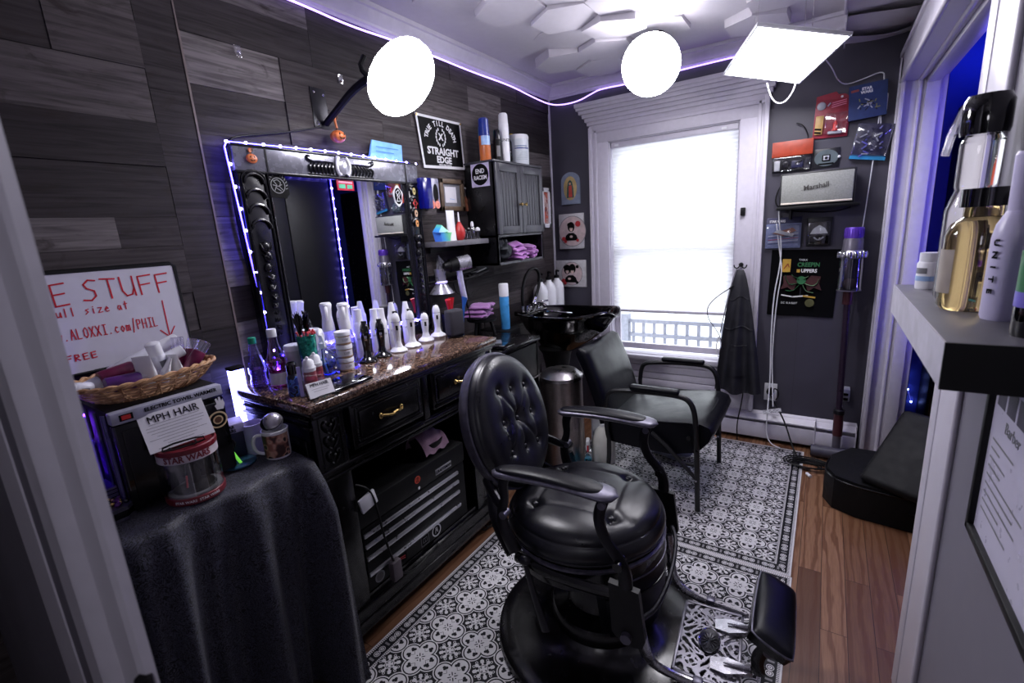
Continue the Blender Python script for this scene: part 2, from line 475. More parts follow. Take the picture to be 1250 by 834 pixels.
ALU = M('aluminium_strip', hexc(205, 205, 212), .3, metal=.9, var=.06)
BRASS = M('antique_brass', hexc(196, 164, 104), .25, metal=1, var=.2)
PLW = M('white_plastic', hexc(225, 225, 230), .35, var=.03)
CLEAR = CLR('clear_plastic')
REDP = M('red_print', hexc(172, 30, 44), .4)
INK = M('black_print', hexc(14, 14, 16), .6, spec=.12)
WPRINT = M('white_print', hexc(225, 225, 228), .5, var=.03)
GREYPR = M('grey_print', hexc(120, 120, 124), .5)
# ------------------------------------------------------------------ room shell
def plank_wall():
    b = MB(); R = random.Random(3)
    b.bx(XW - .12, XW - .012, -1.6, YB + .1, 0, 2.6, BLACKM)
    def run(y0, y1, horiz=True, z0=0, z1=2.54, prev=[.5]):
        z = z0
        while z < z1 - .001:
            h = min(R.choice([.095, .095, .12, .135, .16]), z1 - z)
            y = y0 - (R.random() * .5 if y0 < 0 else 0)
            while y < y1 - .001:
                L = R.choice([.35, .5, .7, .9, 1.2]); e = min(y + L, y1)
                if y1 - e < .12: e = y1
                d = R.choice([0, .002, .004, .006])
                a = min(1, max(0, R.betavariate(1.6, 1.9)))
                b.bx(XW - .015, XW + d, y + .0006, e - .0006, z + .0006, z + h - .0006, WALLWOOD, a=a)
                y = e
            z += h
    run(-1.6, .765); run(.888, YB)
    z = 0
    while z < 2.54:                                    # one upright board with the seam strip beside it
        L = min(R.choice([.42, .6, .8]), 2.54 - z)
        b.bx(XW - .015, XW + .003, .766, .884, z + .0006, z + L - .0006, WALLWOOD, a=R.random() * .8); z += L
    return st(b.build('wall_left', smooth=False))
plank_wall()
b = MB(); b.bx(XW, XW + .0055, .884, .8905, .0, 2.46, M('seam_strip', hexc(126, 112, 108), .5)); st(b.build('trim_1'))
b = MB(); b.bx(-1.865, 3.2, -2.2, 4.6, -.1, 0, FLOORM); st(b.build('floor', smooth=False))

# back wall with its window opening
wx0, wx1, wz0, wz1 = -1.375, -.5, .53, 2.095
b = MB()
for a in ((XW - .1, wx0, 0, 2.6), (wx1, 0.46, 0, 2.6), (wx0, wx1, wz1, 2.6), (wx0, wx1, 0, wz0)):
    b.bx(a[0], a[1], YB, YB + .14, a[2], a[3], GREYW)
b.bx(-.12, -.117, YB - .0012, YB, .2, 1.2, M('paint_seam', hexc(58, 56, 66), .6))
st(b.build('wall_back', smooth=False))
b = MB(); b.bx(XW, XW + .014, YB - .016, YB, 0, 2.45, WHITEP, bev=.003); st(b.build('trim_2'))

# crown moulding, left and back
def crown(name, path_fn, L):
    prof = [(0, 0), (.010, .0), (.012, .012), (.020, .016), (.022, .026), (.034, .040), (.050, .058), (.056, .068), (.066, .072), (.068, .090), (0, .090)]
    b = MB()
    vs = []; n = len(prof)
    for t in (0, 1):
        for d, z in prof: vs.append(path_fn(t, d, 2.45 + z))
    fs = [[i, (i + 1) % n, n + (i + 1) % n, n + i] for i in range(n)]
    b.raw(vs, fs, WHITEP); st(b.build(name, ang=25))
crown('trim_3', lambda t, d, z: (XW + d, (-1.6, YB - d)[t], z), 0)
crown('trim_4', lambda t, d, z: ((XW + d, .0)[t], YB - d, z), 0)

# ceiling: raised hexagon panels of uneven height
def ceiling():
    b = MB(); b.bx(XW - .1, XR + .2, -1.6, YB + .1, ZC, ZC + .08, CEILM)
    R = random.Random(12); s = .172; w = s * math.sqrt(3)
    rot = rad(-62)
    for i in range(-14, 16):
        for j in range(-14, 16):
            cx = (i + .5 * (j % 2)) * w; cy = j * 1.5 * s
            X = cx * math.cos(rot) - cy * math.sin(rot) - .75; Y = cx * math.sin(rot) + cy * math.cos(rot) + 1.6
            if not (-1.52 < X < -.05 and -1.0 < Y < 3.2): continue
            z0 = R.choice([.010, .020, .032, .045]); tx = R.uniform(-.07, .07); ty = R.uniform(-.07, .07)
            if R.random() < .12: continue
            top = []; bot = []
            for k in range(6):
                a = rot + PI / 6 + k * PI / 3
                dx, dy = s * .994 * math.cos(a), s * .994 * math.sin(a)
                h = max(.002, z0 + dx * tx + dy * ty)
                bot.append((X + dx * .985, Y + dy * .985, ZC - h)); top.append((X + dx, Y + dy, ZC + .002)); 
            fs = [[0, 1, 2, 3, 4, 5]] + [[k, (k + 1) % 6, 6 + (k + 1) % 6, 6 + k] for k in range(6)]
            b.raw(bot + top, fs, CEILM)
    return st(b.build('ceiling', smooth=False))
ceiling()
def soffit():
    b = MB(); b.bx(.0, XR + .16, -.6, YB, 2.40, ZC, CEILM)
    R = random.Random(2)
    y = .6; k = 0
    while y < 3.3:                                       # overlapping curved ceiling panels
        def f(u, v, y=y, k=k):
            xx = .0 + .28 * u
            lift = .022 * (1 - v) + .008 * math.sin(PI * u)
            return (xx, y + .31 * v + .05 * math.sin(PI * u + k), 2.40 - lift)
        b.grid(f, 10, 3, CEILM); y += .3; k += 1.3
    b.bx(-.012, .0, 1.9, 2.9, 2.37, ZC, WHITEP, bev=.002)
    b.bx(-.004, .004, 2.9, 3.35, 2.34, 2.42, WHITEP, bev=.002)
    return st(b.build('trim_5'))
soffit()

# right wall with wide cased doorway (y 1.68 .. 3.40)
b = MB()
b.bx(XR + .018, XR + .16, -1.6, 1.66, 0, 2.6, HALLW); b.bx(XR, XR + .16, 1.66, 3.42, 2.16, 2.6, HALLW)
b.bx(XR, XR + .16, 3.42, YB + .1, 0, 2.6, GREYW)
st(b.build('wall_right', smooth=False))
def bead(b, x, y, z0, z1, r=.006): b.cyl((x, y, z0), (x, y, z1), r, WHITEP, seg=10)
b = MB()                                                  # far jamb
b.bx(XR - .012, XR + .17, 3.395, 3.42, 0, 2.16, WHITEP, bev=.002)
b.bx(XR - .02, XR, 3.36, YB, 0, 2.27, WHITEP, bev=.004)
b.bx(XR - .026, XR - .012, 3.425, YB, 0, 2.28, WHITEP, bev=.003)
bead(b, XR - .012, 3.392, 0, 2.16, .009); bead(b, XR + .062, 3.392, 0, 2.155, .010)
b.bx(XR + .085, XR + .14, 3.372, 3.395, 0, 2.15, WHITEP, bev=.002)
# head
b.bx(XR - .012, XR + .17, 1.66, 3.42, 2.135, 2.16, WHITEP, bev=.002)
b.bx(XR - .02, XR, 1.5, YB, 2.15, 2.27, WHITEP, bev=.004); b.bx(XR - .03, XR, 1.5, YB, 2.262, 2.29, WHITEP, bev=.004)
b.cyl((XR - .016, 1.6, 2.138), (XR - .016, 3.4, 2.138), .010, WHITEP, seg=10)
b.cyl((XR + .062, 1.66, 2.134), (XR + .062, 3.4, 2.134), .010, WHITEP, seg=10)
b.bx(XR + .085, XR + .14, 1.66, 3.42, 2.11, 2.135, WHITEP, bev=.002)
# near jamb
b.bx(XR + .006, XR + .17, 1.66, 1.683, 0, 2.14, WHITEP, bev=.003)
b.bx(XR + .004, XR + .022, 1.46, 1.66, 0, 2.27, WHITEP, bev=.003); b.bx(XR, XR + .018, 1.615, 1.683, 0, 2.27, WHITEP, bev=.006)
bead(b, XR + .010, 1.46, 0, 2.27, .006)
st(b.build('door_1'))

# window casing, sash, panes
t = MB(); g = YB
def cas(x0, x1, z0, z1, d, bev=.003): t.bx(x0, x1, g - d, g + .02, z0, z1, WHITEP, bev=bev)
cas(-1.515, wx0 + .005, .2, 2.2, .018); cas(wx1 - .005, -.345, .2, 2.2, .018)
cas(-1.515, -1.49, .2, 2.2, .036); cas(-.37, -.345, .2, 2.2, .036); cas(-1.475, -1.455, .2, 2.18, .027); cas(-.405, -.385, .2, 2.18, .027)
cas(-1.514, -.346, 2.09, 2.24, .0196); cas(-1.50, -.36, 2.16, 2.185, .027)
for i, (z, d) in enumerate([(2.215, .03), (2.24, .042), (2.265, .056), (2.29, .074), (2.315, .088), (2.335, .096)]):
    cas(-1.515 - d + .018, -.345 + d - .018, z, z + .027, d, .002)
for i in range(5): cas(wx0 - .05, wx1 + .05, .235 + i * .055, .285 + i * .055, .012 + .004 * (i % 2))
cas(-1.50, -.36, .495, .532, .05, .006); cas(-1.47, -.39, .455, .495, .022)
t.bx(wx0, wx0 + .012, g, g + .14, wz0, wz1, WHITEP); t.bx(wx1 - .012, wx1, g, g + .14, wz0, wz1, WHITEP)
t.bx(wx0, wx1, g, g + .14, wz1 - .012, wz1, WHITEP); t.bx(wx0, wx1, g, g + .14, wz0 - .02, wz0 + .005, WHITEP)
win = st(t.build('window_1'))
s = MB()
for z0, z1, y in ((.55, 1.33, .075), (1.29, 2.08, .105)):
    s.bx(wx0 + .012, wx0 + .05, g + y, g + y + .03, z0, z1, WHITEP, bev=.003); s.bx(wx1 - .05, wx1 - .012, g + y, g + y + .03, z0, z1, WHITEP, bev=.003)
    s.bx(wx0 + .012, wx1 - .012, g + y, g + y + .03, z0, z0 + .045, WHITEP, bev=.003); s.bx(wx0 + .012, wx1 - .012, g + y, g + y + .03, z1 - .04, z1, WHITEP, bev=.003)
s.build('window_frame', parent=win)
s = MB(); s.bx(wx0 + .05, wx1 - .05, g + .085, g + .089, .595, 1.29, CLR('window_glass', gloss=.05)); s.bx(wx0 + .05, wx1 - .05, g + .115, g + .119, 1.33, 2.04, CLR('window_glass'))
s.build('glass_pane', parent=win)
b = MB(); n = 96
b.grid(lambda u, v: (wx0 + .018 + (wx1 - wx0 - .036) * v, g + .03 + (.006 if int(u * n + .5) % 2 else 0), 2.05 - 1.185 * u), n, 1, shade_mat())
sh = thing('window_shade', 'white pleated shade glowing with daylight, pulled most of the way down the window', 'window shade', (0, 0, 0))
b.build('fabric', parent=sh, smooth=False)
b = MB(); b.bx(wx0 + .016, wx1 - .016, g + .012, g + .05, 2.045, 2.083, WHITEP, bev=.004)
b.box((wx0 + .06, g + .008, 2.06), (.03, .006, .014), PLW); b.box((wx1 - .1, g + .008, 2.06), (.03, .006, .014), PLW)
b.build('head_rail', parent=sh)
b = MB(); b.bx(wx0 + .018, wx1 - .018, g + .018, g + .044, .848, .868, WHITEP, bev=.004); b.build('bottom_rail', parent=sh)

# outdoors seen under the shade: pale railing of a neighbouring porch and a pale wall
SNOW = M('pale_outdoor_paint', hexc(134, 136, 148), .6)
b = MB()
for z in (.02, .24, .40): b.bx(-2.9, .6, 5.2, 5.25, z, z + .04, SNOW)
for i in range(30): b.bx(-2.9 + i * .12, -2.87 + i * .12, 5.21, 5.24, -.4, .40, SNOW)
for x in (-1.95, -.4): b.bx(x, x + .1, 5.17, 5.27, -.5, .50, SNOW)
tag(b.build('porch_railing'), 'pale porch railing outside, seen beneath the window shade', 'railing')
b = MB(); b.bx(-8, 8, 4.65, 14, -.6, -.5, M('pale_ground', hexc(200, 202, 206), .8)); st(b.build('ground_outside'))

# baseboard heater
h = thing('baseboard_heater', 'long white metal baseboard heater along the foot of the window wall', 'heater', (0, 0, 0))
b = MB(); b.bx(-1.2, .02, 3.385, 3.392, .03, .135, WHITEP, bev=.002); b.bx(.02, .24, 3.387, 3.394, .03, .13, WHITEP, bev=.002); b.build('front_panel', parent=h)
b = MB(); b.bx(-1.2, .24, 3.392, 3.448, .03, .05, BLACKM); b.bx(-1.2, .24, 3.43, 3.448, .05, .19, WHITEP); b.build('back_plate', parent=h)
b = MB(); b.raw([(-1.2, 3.395, .150), (.24, 3.395, .150), (.24, 3.448, .195), (-1.2, 3.448, .195), (-1.2, 3.395, .158), (.24, 3.395, .158), (.24, 3.448, .203), (-1.2, 3.448, .203)],
      [[0, 1, 2, 3][::-1], [4, 5, 6, 7], [0, 1, 5, 4], [1, 2, 6, 5], [2, 3, 7, 6], [3, 0, 4, 7]], WHITEP)
b.build('top_louvre', parent=h, smooth=False)
for x in (.02, -1.2, .234): b = MB(); b.bx(x, x + .006, 3.383, 3.45, .0, .2, WHITEP); b.build('end_cap', parent=h)

# front wall with door casing beside the camera, hall behind
b = MB(); b.bx(-2.0, -.72, .105, .14, 0, 2.6, HALLW); b.bx(-2, XR, -1.75, -1.6, 0, 2.6, HALLW); b.bx(-2.05, -1.9, -1.75, .14, 0, 2.6, HALLW); b.bx(-2, XR, .105, .14, 2.42, 2.6, HALLW)
st(b.build('wall_front', smooth=False))
prof = [(-.492, .107), (-.470, .103), (-.474, .096), (-.482, .093), (-.490, .096), (-.494, .101), (-.500, .103), (-.503, .098), (-.506, .102), (-.592, .102), (-.600, .094), (-.612, .089), (-.625, .092), (-.634, .100), (-.640, .102), (-.76, .102), (-.765, .110), (-.80, .112), (-.83, .112), (-.835, .103), (-.95, .103), (-.95, .107)]
b = MB(); b.prism([(x - .007, y) for x, y in prof], 2.45, WHITEP); o = st(b.build('door_2', ang=25))
b = MB(); b.bx(-.507, -.475, .0885, .1035, 1.02, 1.10, M('hinge_bronze', hexc(44, 40, 40), .4, metal=.6), bev=.004); b.cyl((-.481, .0935, 1.0), (-.481, .0935, 1.135), .0065, BLACKM)
b.build('door_hinge', parent=o)

# room beyond the doorway, lit blue
BLUEW = M('blue_room_wall', hexc(60, 70, 150), .7, var=.05); DKW = M('shade_dark_wall', hexc(26, 26, 34), .7)  # second wall colour is near black so those walls read as unlit
b = MB(); b.bx(XR + .16, 1.9, 4.0, 4.1, 0, 2.6, BLUEW); b.bx(1.8, 1.9, .9, 4.1, 0, 2.6, DKW); b.bx(XR + .16, 1.9, .9, 1.0, 0, 2.6, DKW); b.bx(XR + .16, 1.9, .9, 4.1, 2.55, 2.62, DKW)
b.bx(.425, .44, 3.42, 4.0, 0, 2.6, BLUEW)
st(b.build('wall_right_room', smooth=False))
# ------------------------------------------------------------------ rug(s)
def rug(name, label, x0, x1, y0, y1, z):
    b = MB(); hx, hy = (x1 - x0) / 2, (y1 - y0) / 2
    b.box((0, 0, .0015), (hx * 2, hy * 2, .003), RUG, bev=.0012, seg=1)
    o = tag(b.build(name, loc=((x0 + x1) / 2, (y0 + y1) / 2, z)), label, 'rug', 'patterned vinyl floor mats')
    o['halfsize'] = (hx, hy, 0.0)
    return o
rug('vinyl_rug', 'black and white patterned mat under the tufted barber chair', -1.325, -.02, .185, 2.04, 0)
rug('vinyl_rug', 'black and white patterned mat under the waiting chair by the window', -1.325, -.025, 2.043, 3.33, 0)

# ------------------------------------------------------------------ barber chair
BC = thing('barber_chair', 'black tufted leather barber chair on a round pedestal base with metal footrest', 'barber chair', (-.62, 1.41, .003), rad(5))
def barber():
    t = BC
    b = MB()
    b.lathe([(0, 0), (.385, 0), (.392, .012), (.388, .03), (.372, .04), (.33, .038), (.26, .046), (.205, .062), (.185, .085), (.19, .11), (.175, .14), (.12, .16), (.105, .2), (.105, .3), (0, .3)], BLACKL, seg=72)
    b.build('pedestal_base', parent=t)
    b = MB(); b.lathe([(0, .2), (.085, .2), (.085, .33), (.13, .36), (.15, .40), (0, .40)], BLACKM, seg=40); b.build('column', parent=t)
    # seat shell under the cushion (open apron frame)
    S = -.05
    b = MB(); b.lathe([(.10, .33), (.235, .345), (.272, .37), (.278, .40), (.280, .445), (.270, .448), (0, .448)], BLACKL, X=T(S), seg=64); b.build('seat_shell', parent=t)
    b = MB(); b.lathe([(.274, .442), (.284, .446), (.284, .453), (.274, .457)], PEWTER, X=T(S), seg=64, caps=False); b.build('seat_rim', parent=t)
    # cushion with four buttons and seams
    but = [(-.135, -.135), (.135, -.12), (-.135, .135), (.12, .15)]
    def cush(u, v):
        a = 2 * PI * u
        if v < .30:
            w = v / .30; r = .262 + .020 * math.sin(PI * (w * .9)); z = .452 + .075 * w; z0 = z
            return (S + r * math.cos(a), r * math.sin(a), z)
        w = (v - .30) / .70; r = .265 * math.cos(w * PI / 2) ** .62 if w < 1 else 0
        z = .527 + .055 * math.sin(min(1, w * 1.25) * PI / 2)
        x, y = r * math.cos(a), r * math.sin(a)
        for bx_, by_ in but:
            d = math.hypot(x - bx_, y - by_); z -= .024 * math.exp(-(d / .022) ** 2) + .008 * math.exp(-(d / .07) ** 2)
        for (p, q) in ((0, 1), (2, 3), (0, 2), (1, 3)):
            A, B = Vector(but[p]), Vector(but[q]); P = Vector((x, y)); tt = (P - A).dot(B - A) / (B - A).length_squared
            dd = (P - A - (B - A) * tt).length
            z -= .0045 * math.exp(-(dd / .007) ** 2)
        return (S + x, y, z)
    b = MB(); b.grid(cush, 96, 64, LEATHER, cu=True); o = b.build('seat_cushion', parent=t, ang=80)
    b = MB()
    b.tube([(S + .276 * math.cos(a), .276 * math.sin(a), .47) for a in [2 * PI * i / 48 for i in range(48)]], .004, LEATHER, closed=True, seg=6)
    b.build('piping', parent=o)
    for x, y in but:
        b = MB(); b.sph((S + x, y, .564), .012, LEATHER, sc=(1, 1, .55), seg=12, ring=8); b.build('button', parent=o)
    # backrest: oval tufted pad in a metal shell, reclined
    Xb = T(-.375, -.01, .80, ry=rad(-17)) @ FR((0, 0, 0), (0, 1, 0), (0, 0, 1))    # local x->+y, y->+z, z->+x (towards the sitter)
    hx, hy = .236, .248
    rows = [(0, .135), (-.085, .055), (.085, .055), (0, -.02), (-.1, -.095), (.1, -.095), (0, -.16), (-.055, .055 + .08) if False else (0, .135)]
    rows = [(-.075, .125), (.012, .11), (.11, .095), (-.10, .015), (-.005, .0), (.10, -.01), (-.105, -.095), (-.012, -.11), (.08, -.125)]
    def pad(u, v):
        a = 2 * PI * u
        if v < .25:
            w = v / .25; k = .97 + .045 * math.sin(w * PI * .85); return (hx * k * math.cos(a), hy * k * math.sin(a), .012 + .045 * w)
        w = (v - .25) / .75; k = math.cos(w * PI / 2) ** .6 if w < 1 else 0
        k *= .99
        z = .057 + .038 * math.sin(min(1, w * 1.3) * PI / 2); x, y = hx * k * math.cos(a), hy * k * math.sin(a)
        for p in rows:
            d = math.hypot(x - p[0], y - p[1]); z -= .012 * math.exp(-(d / .015) ** 2) + .009 * math.exp(-(d / .045) ** 2)
        for i, j in ((0, 4), (2, 4), (4, 6), (4, 8), (0, 3), (3, 6), (1, 4), (4, 7), (2, 5), (5, 8)):
            A, B = Vector(rows[i]), Vector(rows[j]); P = Vector((x, y)); L2 = (B - A).length_squared; tt = (P - A).dot(B - A) / L2
            if -.1 < tt < 1.1:
                dd = (P - A - (B - A) * tt).length; z -= .004 * math.exp(-(dd / .007) ** 2)
        return (x, y, z)
    b = MB(); b.grid(pad, 96, 56, LEATHER, X=Xb, cu=True); o = b.build('backrest', parent=t, ang=80)
    for p in rows:
        b = MB(); b.sph((p[0], p[1], .077), .0105, LEATHER, sc=(1, 1, .6), X=Xb, seg=12, ring=8); b.build('button', parent=o)
    b = MB()
    def shell(u, v):
        a = 2 * PI * u; k, z = [(0, -.035), (.6, -.034), (.9, -.026), (1.0, -.008), (1.045, .012), (1.05, .034), (1.02, .036), (.97, .020)][round(v * 7)]
        return (hx * k * math.cos(a), hy * k * math.sin(a), z)
    b.grid(shell, 64, 7, PEWTER, X=Xb, cu=True); b.build('backrest_shell', parent=t, ang=50)
    # back support struts
    for sy in (-1, 1):
        b = MB(); b.tube([(-.36, sy * .12, .66), (-.34, sy * .17, .56), (-.30, sy * .215, .50), (-.22, sy * .255, .44)], [.022, .024, .026, .03], IRON, smooth=2, flat=.55, up=(0, 1, 0)); b.build('back_strut', parent=t)
        # arm
        X = T(-.055, sy * .275, .752)
        a = MB()
        def arm(u, v):
            # capsule outline, wider at the front end
            x = -.21 + .42 * u; w = .034 + .014 * u
            e = 1.0
            if u < .12: e = math.sqrt(max(0, 1 - ((.12 - u) / .12) ** 2))
            if u > .86: e = math.sqrt(max(0, 1 - ((u - .86) / .14) ** 2))
            an = 2 * PI * v
            yy = w * e * math.cos(an); zz = (.020 if math.sin(an) < 0 else .012) * e * math.sin(an)
            return (x, yy, zz + .012 * math.sin(u * PI) - .006)
        a.grid(arm, 30, 20, PEWTER, X=X, cv=True); aro = a.build('armrest', parent=t)
        a = MB()
        def apad(u, v):
            x = -.198 + .37 * u; w = .029 + .013 * u
            e = math.sqrt(max(0, 1 - abs(2 * u - 1) ** 6)); an = 2 * PI * v
            return (x, w * e * math.cos(an), .010 + .012 * math.sin(u * PI) - .006 + (.012 if math.sin(an) > 0 else .003) * e * math.sin(an))
        a.grid(apad, 24, 18, VINYL, X=X, cv=True); a.build('arm_pad', parent=aro)
        # front arm bracket curving down and out to the seat side, then the leg rest side plate
        f = MB(); f.tube([(.115, sy * .275, .735), (.100, sy * .278, .70), (.095, sy * .28, .655), (.115, sy * .283, .60), (.155, sy * .285, .555), (.175, sy * .285, .51), (.175, sy * .285, .46)],
                         [.016, .019, .018, .018, .019, .021, .022], IRON, smooth=2, flat=.6, up=(0, 1, 0))
        f.cyl((.108, sy * .262, .715), (.108, sy * .294, .715), .012, PEWTER); f.cyl((.158, sy * .265, .54), (.158, sy * .312, .54), .014, BLACKL)
        f.build('arm_bracket', parent=t)
        f = MB(); f.tube([(-.215, sy * .275, .742), (-.228, sy * .275, .70), (-.222, sy * .275, .65), (-.24, sy * .275, .60), (-.235, sy * .272, .53), (-.2, sy * .268, .46)],
                         [.020, .018, .015, .018, .022, .026], IRON, smooth=2, flat=.6, up=(0, 1, 0))
        f.cyl((-.225, sy * .262, .60), (-.225, sy * .296, .60), .013, PEWTER); f.build('arm_bracket', parent=t)
        f = MB(); f.tube([(-.235, sy * .262, .60), (-.285, sy * .24, .625), (-.34, sy * .2, .66)], [.016, .02, .02], IRON, smooth=1, flat=.6, up=(0, 1, 0)); f.build('recline_link', parent=t)
        f = MB(); f.prism([(.125, .47), (.215, .46), (.235, .30), (.225, .27), (.17, .265), (.135, .30)], .022, BLACKM, X=FR((0, sy * .285 + .011, 0), (1, 0, 0), (0, 0, 1)))
        f.cyl((.18, sy * .27, .30), (.18, sy * .312, .30), .016, PEWTER); f.build('side_plate', parent=t)
        f = MB(); f.tube([(-.2, sy * .268, .44), (-.1, sy * .282, .425), (.05, sy * .286, .42), (.17, sy * .285, .43)], .02, BLACKL, flat=.5, up=(0, 1, 0), smooth=1); f.build('side_rail', parent=t)
        # footrest arm, worn metal
        f = MB(); f.tube([(.2, sy * .24, .30), (.215, sy * .225, .20), (.235, sy * .20, .13), (.30, sy * .185, .098), (.40, sy * .18, .092), (.50, sy * .175, .09)], [.022, .02, .018, .016, .013, .010], POLISH, smooth=2, flat=.6, up=(0, 1, 0))
        f.box((.37, sy * .182, .105), (.03, .03, .018), PEWTER, bev=.004); f.build('footrest_arm', parent=t)
    # leg rest: curved padded apron from the seat to the footplate
    b = MB()
    def apron(u, v):
        a = rad(-62 + 124 * u); r = .268 + .012 * math.sin(PI * v) - .03 * v
        return (S + .01 + r * math.cos(a) + .02 * v, r * math.sin(a) * (1 - .16 * v), .44 - .29 * v)
    b.grid(apron, 32, 12, VINYL); b.grid(lambda u, v: tuple(Vector(apron(1 - u, v)) - Vector((.03, 0, 0))), 32, 12, VINYL); b.build('leg_rest', parent=t)
    b = MB()
    for v in (.16, .36):
        b.tube([apron(i / 32, v) for i in range(33)], .0035, PEWTER if v < .2 else BLACKL, seg=6)
    b.build('leg_rest_trim', parent=t)
    b = MB(); b.tube([(.215, -.25, .335), (.245, -.18, .325), (.258, 0, .32), (.245, .18, .325), (.215, .25, .335)], .008, IRON, smooth=2)
    b.build('cross_bar', parent=t)
    # recline lever
    b = MB(); b.sph((-.155, -.292, .455), .021, IRON, sc=(1.2, .7, .8)); b.tube([(-.155, -.292, .45), (-.125, -.297, .34), (-.085, -.302, .215)], [.009, .012, .016], IRON, flat=.5, up=(0, 1, 0)); b.build('lever', parent=t)
    # footplate: cast openwork with an oval medallion
    FPM = M('cast_footplate', hexc(112, 110, 118), .36, metal=.75, var=.3, scale=25)
    b = MB(); px0, px1, pw = .285, .485, .165; z = .085
    b.bx(px0, px1, -pw, -pw + .012, z, z + .012, FPM, bev=.002); b.bx(px0, px1, pw - .012, pw, z, z + .012, FPM, bev=.002)
    b.bx(px0, px0 + .010, -pw, pw, z, z + .012, FPM, bev=.002); b.bx(px1 - .010, px1, -pw, pw, z, z + .012, FPM, bev=.002)
    cx = (px0 + px1) / 2
    def solid(x, y):                                         # scroll openwork, mirrored about the middle
        x -= cx; y = abs(y); d = math.hypot(x / .7, y - .0)
        if math.hypot(x / .030, y / .044) < 1.25: return True
        q = math.sin(95 * x + 2.6 * math.sin(52 * y + .8)) * math.sin(88 * y + 2.4 * math.sin(60 * x))
        r1 = abs(math.hypot(x - .045, y - .105) - .030) < .0045 or abs(math.hypot(x + .045, y - .10) - .026) < .0045 or abs(math.hypot(x, y - .135) - .020) < .004
        return abs(q) < .34 or r1
    g = .0032; nx = int((px1 - px0 - .014) / g); ny = int((2 * pw - .018) / g)
    K = [[solid(px0 + .007 + (i + .5) * g, -pw + .009 + (j + .5) * g) for j in range(ny)] for i in range(nx)]
    vs, fs = [], []
    for i in range(nx):
        for j in range(ny):
            if not K[i][j]: continue
            x0, y0 = px0 + .007 + i * g, -pw + .009 + j * g; o = len(vs)
            vs += [(x0, y0, z + .003), (x0 + g, y0, z + .003), (x0 + g, y0 + g, z + .003), (x0, y0 + g, z + .003), (x0, y0, z + .009), (x0 + g, y0, z + .009), (x0 + g, y0 + g, z + .009), (x0, y0 + g, z + .009)]
            fs.append([o + 4, o + 5, o + 6, o + 7]); fs.append([o + 3, o + 2, o + 1, o])
            for (di, dj, a, c) in ((0, -1, 0, 1), (1, 0, 1, 2), (0, 1, 2, 3), (-1, 0, 3, 0)):
                ii, jj = i + di, j + dj
                if not (0 <= ii < nx and 0 <= jj < ny and K[ii][jj]): fs.append([o + a, o + c, o + c + 4, o + a + 4])
    b.raw(vs, fs, FPM)
    b.build('footplate', parent=t)
    b = MB(); b.lathe([(0, z + .011), (.026, z + .011), (.030, z + .014), (.033, z + .014), (.035, z + .008)], IRON, X=T(cx, 0, 0), sy=1.6, seg=40); 
    b.tube([(cx + .033 * math.cos(a), .053 * math.sin(a), z + .015) for a in [2 * PI * i / 36 for i in range(36)]], .0022, CHROME, closed=True, seg=6)
    for k in range(7):
        a = k * PI / 7; b.tube([(cx + .024 * math.cos(a), .036 * math.sin(a), z + .0125), (cx - .024 * math.cos(a), -.036 * math.sin(a), z + .0125)], .0018, IRON, seg=5)
    b.build('medallion', parent=t)
    for sy in (-1, 1):                                       # polished wedge brackets
        b = MB(); y0 = sy * .085
        b.prism([(-.066, -.026), (-.02, -.036), (.055, -.012), (.055, .012), (-.02, .030), (-.070, .018)], .014, POLISH, X=T(px1 - .02, y0, z + .012, ry=rad(-8)))
        b.tube([(px1 - .05, y0, z + .028), (px1 + .0, y0, z + .034), (px1 + .045, y0, z + .05)], [.003, .007, .010], POLISH, smooth=1); b.build('footrest_bracket', parent=t)
    # calf pad held beyond the plate
    cs = [Vector((.525, .150, .315)), Vector((.505, -.150, .315)), Vector((.615, -.185, .285)), Vector((.635, .150, .262))]
    for sy in (-1, 1):
        b = MB(); b.tube([(px1 + .03, sy * .085, z + .045), (px1 + .055, sy * .10, .13), (px1 + .04, sy * .115, .19), (px1 + .055, sy * .115, .235), (px1 + .085, sy * .11, .262)], [.014, .018, .020, .018, .016], BLACKL, smooth=2, flat=.6, up=(0, 1, 0))
        b.cyl((px1 + .07, sy * .10, .25), (px1 + .07, sy * .14, .25), .014, PEWTER); b.build('pad_bracket', parent=t)
    n = (cs[1] - cs[0]).cross(cs[3] - cs[0]).normalized(); n = n if n.z > 0 else -n
    def cpad(u, v):
        x = (u * 2 - 1); y = (v * 2 - 1)
        A = cs[0].lerp(cs[1], v).lerp(cs[3].lerp(cs[2], v), u)
        c0 = sum(cs, Vector()) / 4
        k = 1 - .035 * (abs(x) ** 3 * abs(y) ** 3) * 2
        e = (1 - abs(x) ** 6) * (1 - abs(y) ** 10)
        return tuple(c0 + (A - c0) * k + n * (.016 * max(e, 0) ** .5 + .010 * (1 - x * x) * (1 - y * y)))
    b = MB(); b.grid(cpad, 24, 32, VINYL)
    b.grid(lambda u, v: tuple(cs[0].lerp(cs[1], v).lerp(cs[3].lerp(cs[2], v), u) * .5 + sum(cs, Vector()) / 8 + (cs[0].lerp(cs[1], v).lerp(cs[3].lerp(cs[2], v), u) - sum(cs, Vector()) / 4) * (.5 - .03 * (abs(2*u-1)**3*abs(2*v-1)**3) * 2) - n * (.0 if min(u, v, 1 - u, 1 - v) < .01 else .036)), 24, 32, BLACKL)
    o = b.build('calf_pad', parent=t, ang=60)
    b = MB(); e = [cpad(0, i / 10) for i in range(11)] + [cpad(i / 6, 1) for i in range(1, 7)] + [cpad(1, 1 - i / 10) for i in range(1, 11)] + [cpad(1 - i / 6, 0) for i in range(1, 6)]
    b.tube(e, .0035, PEWTER, closed=True, seg=6); b.build('piping', parent=o)
barber()

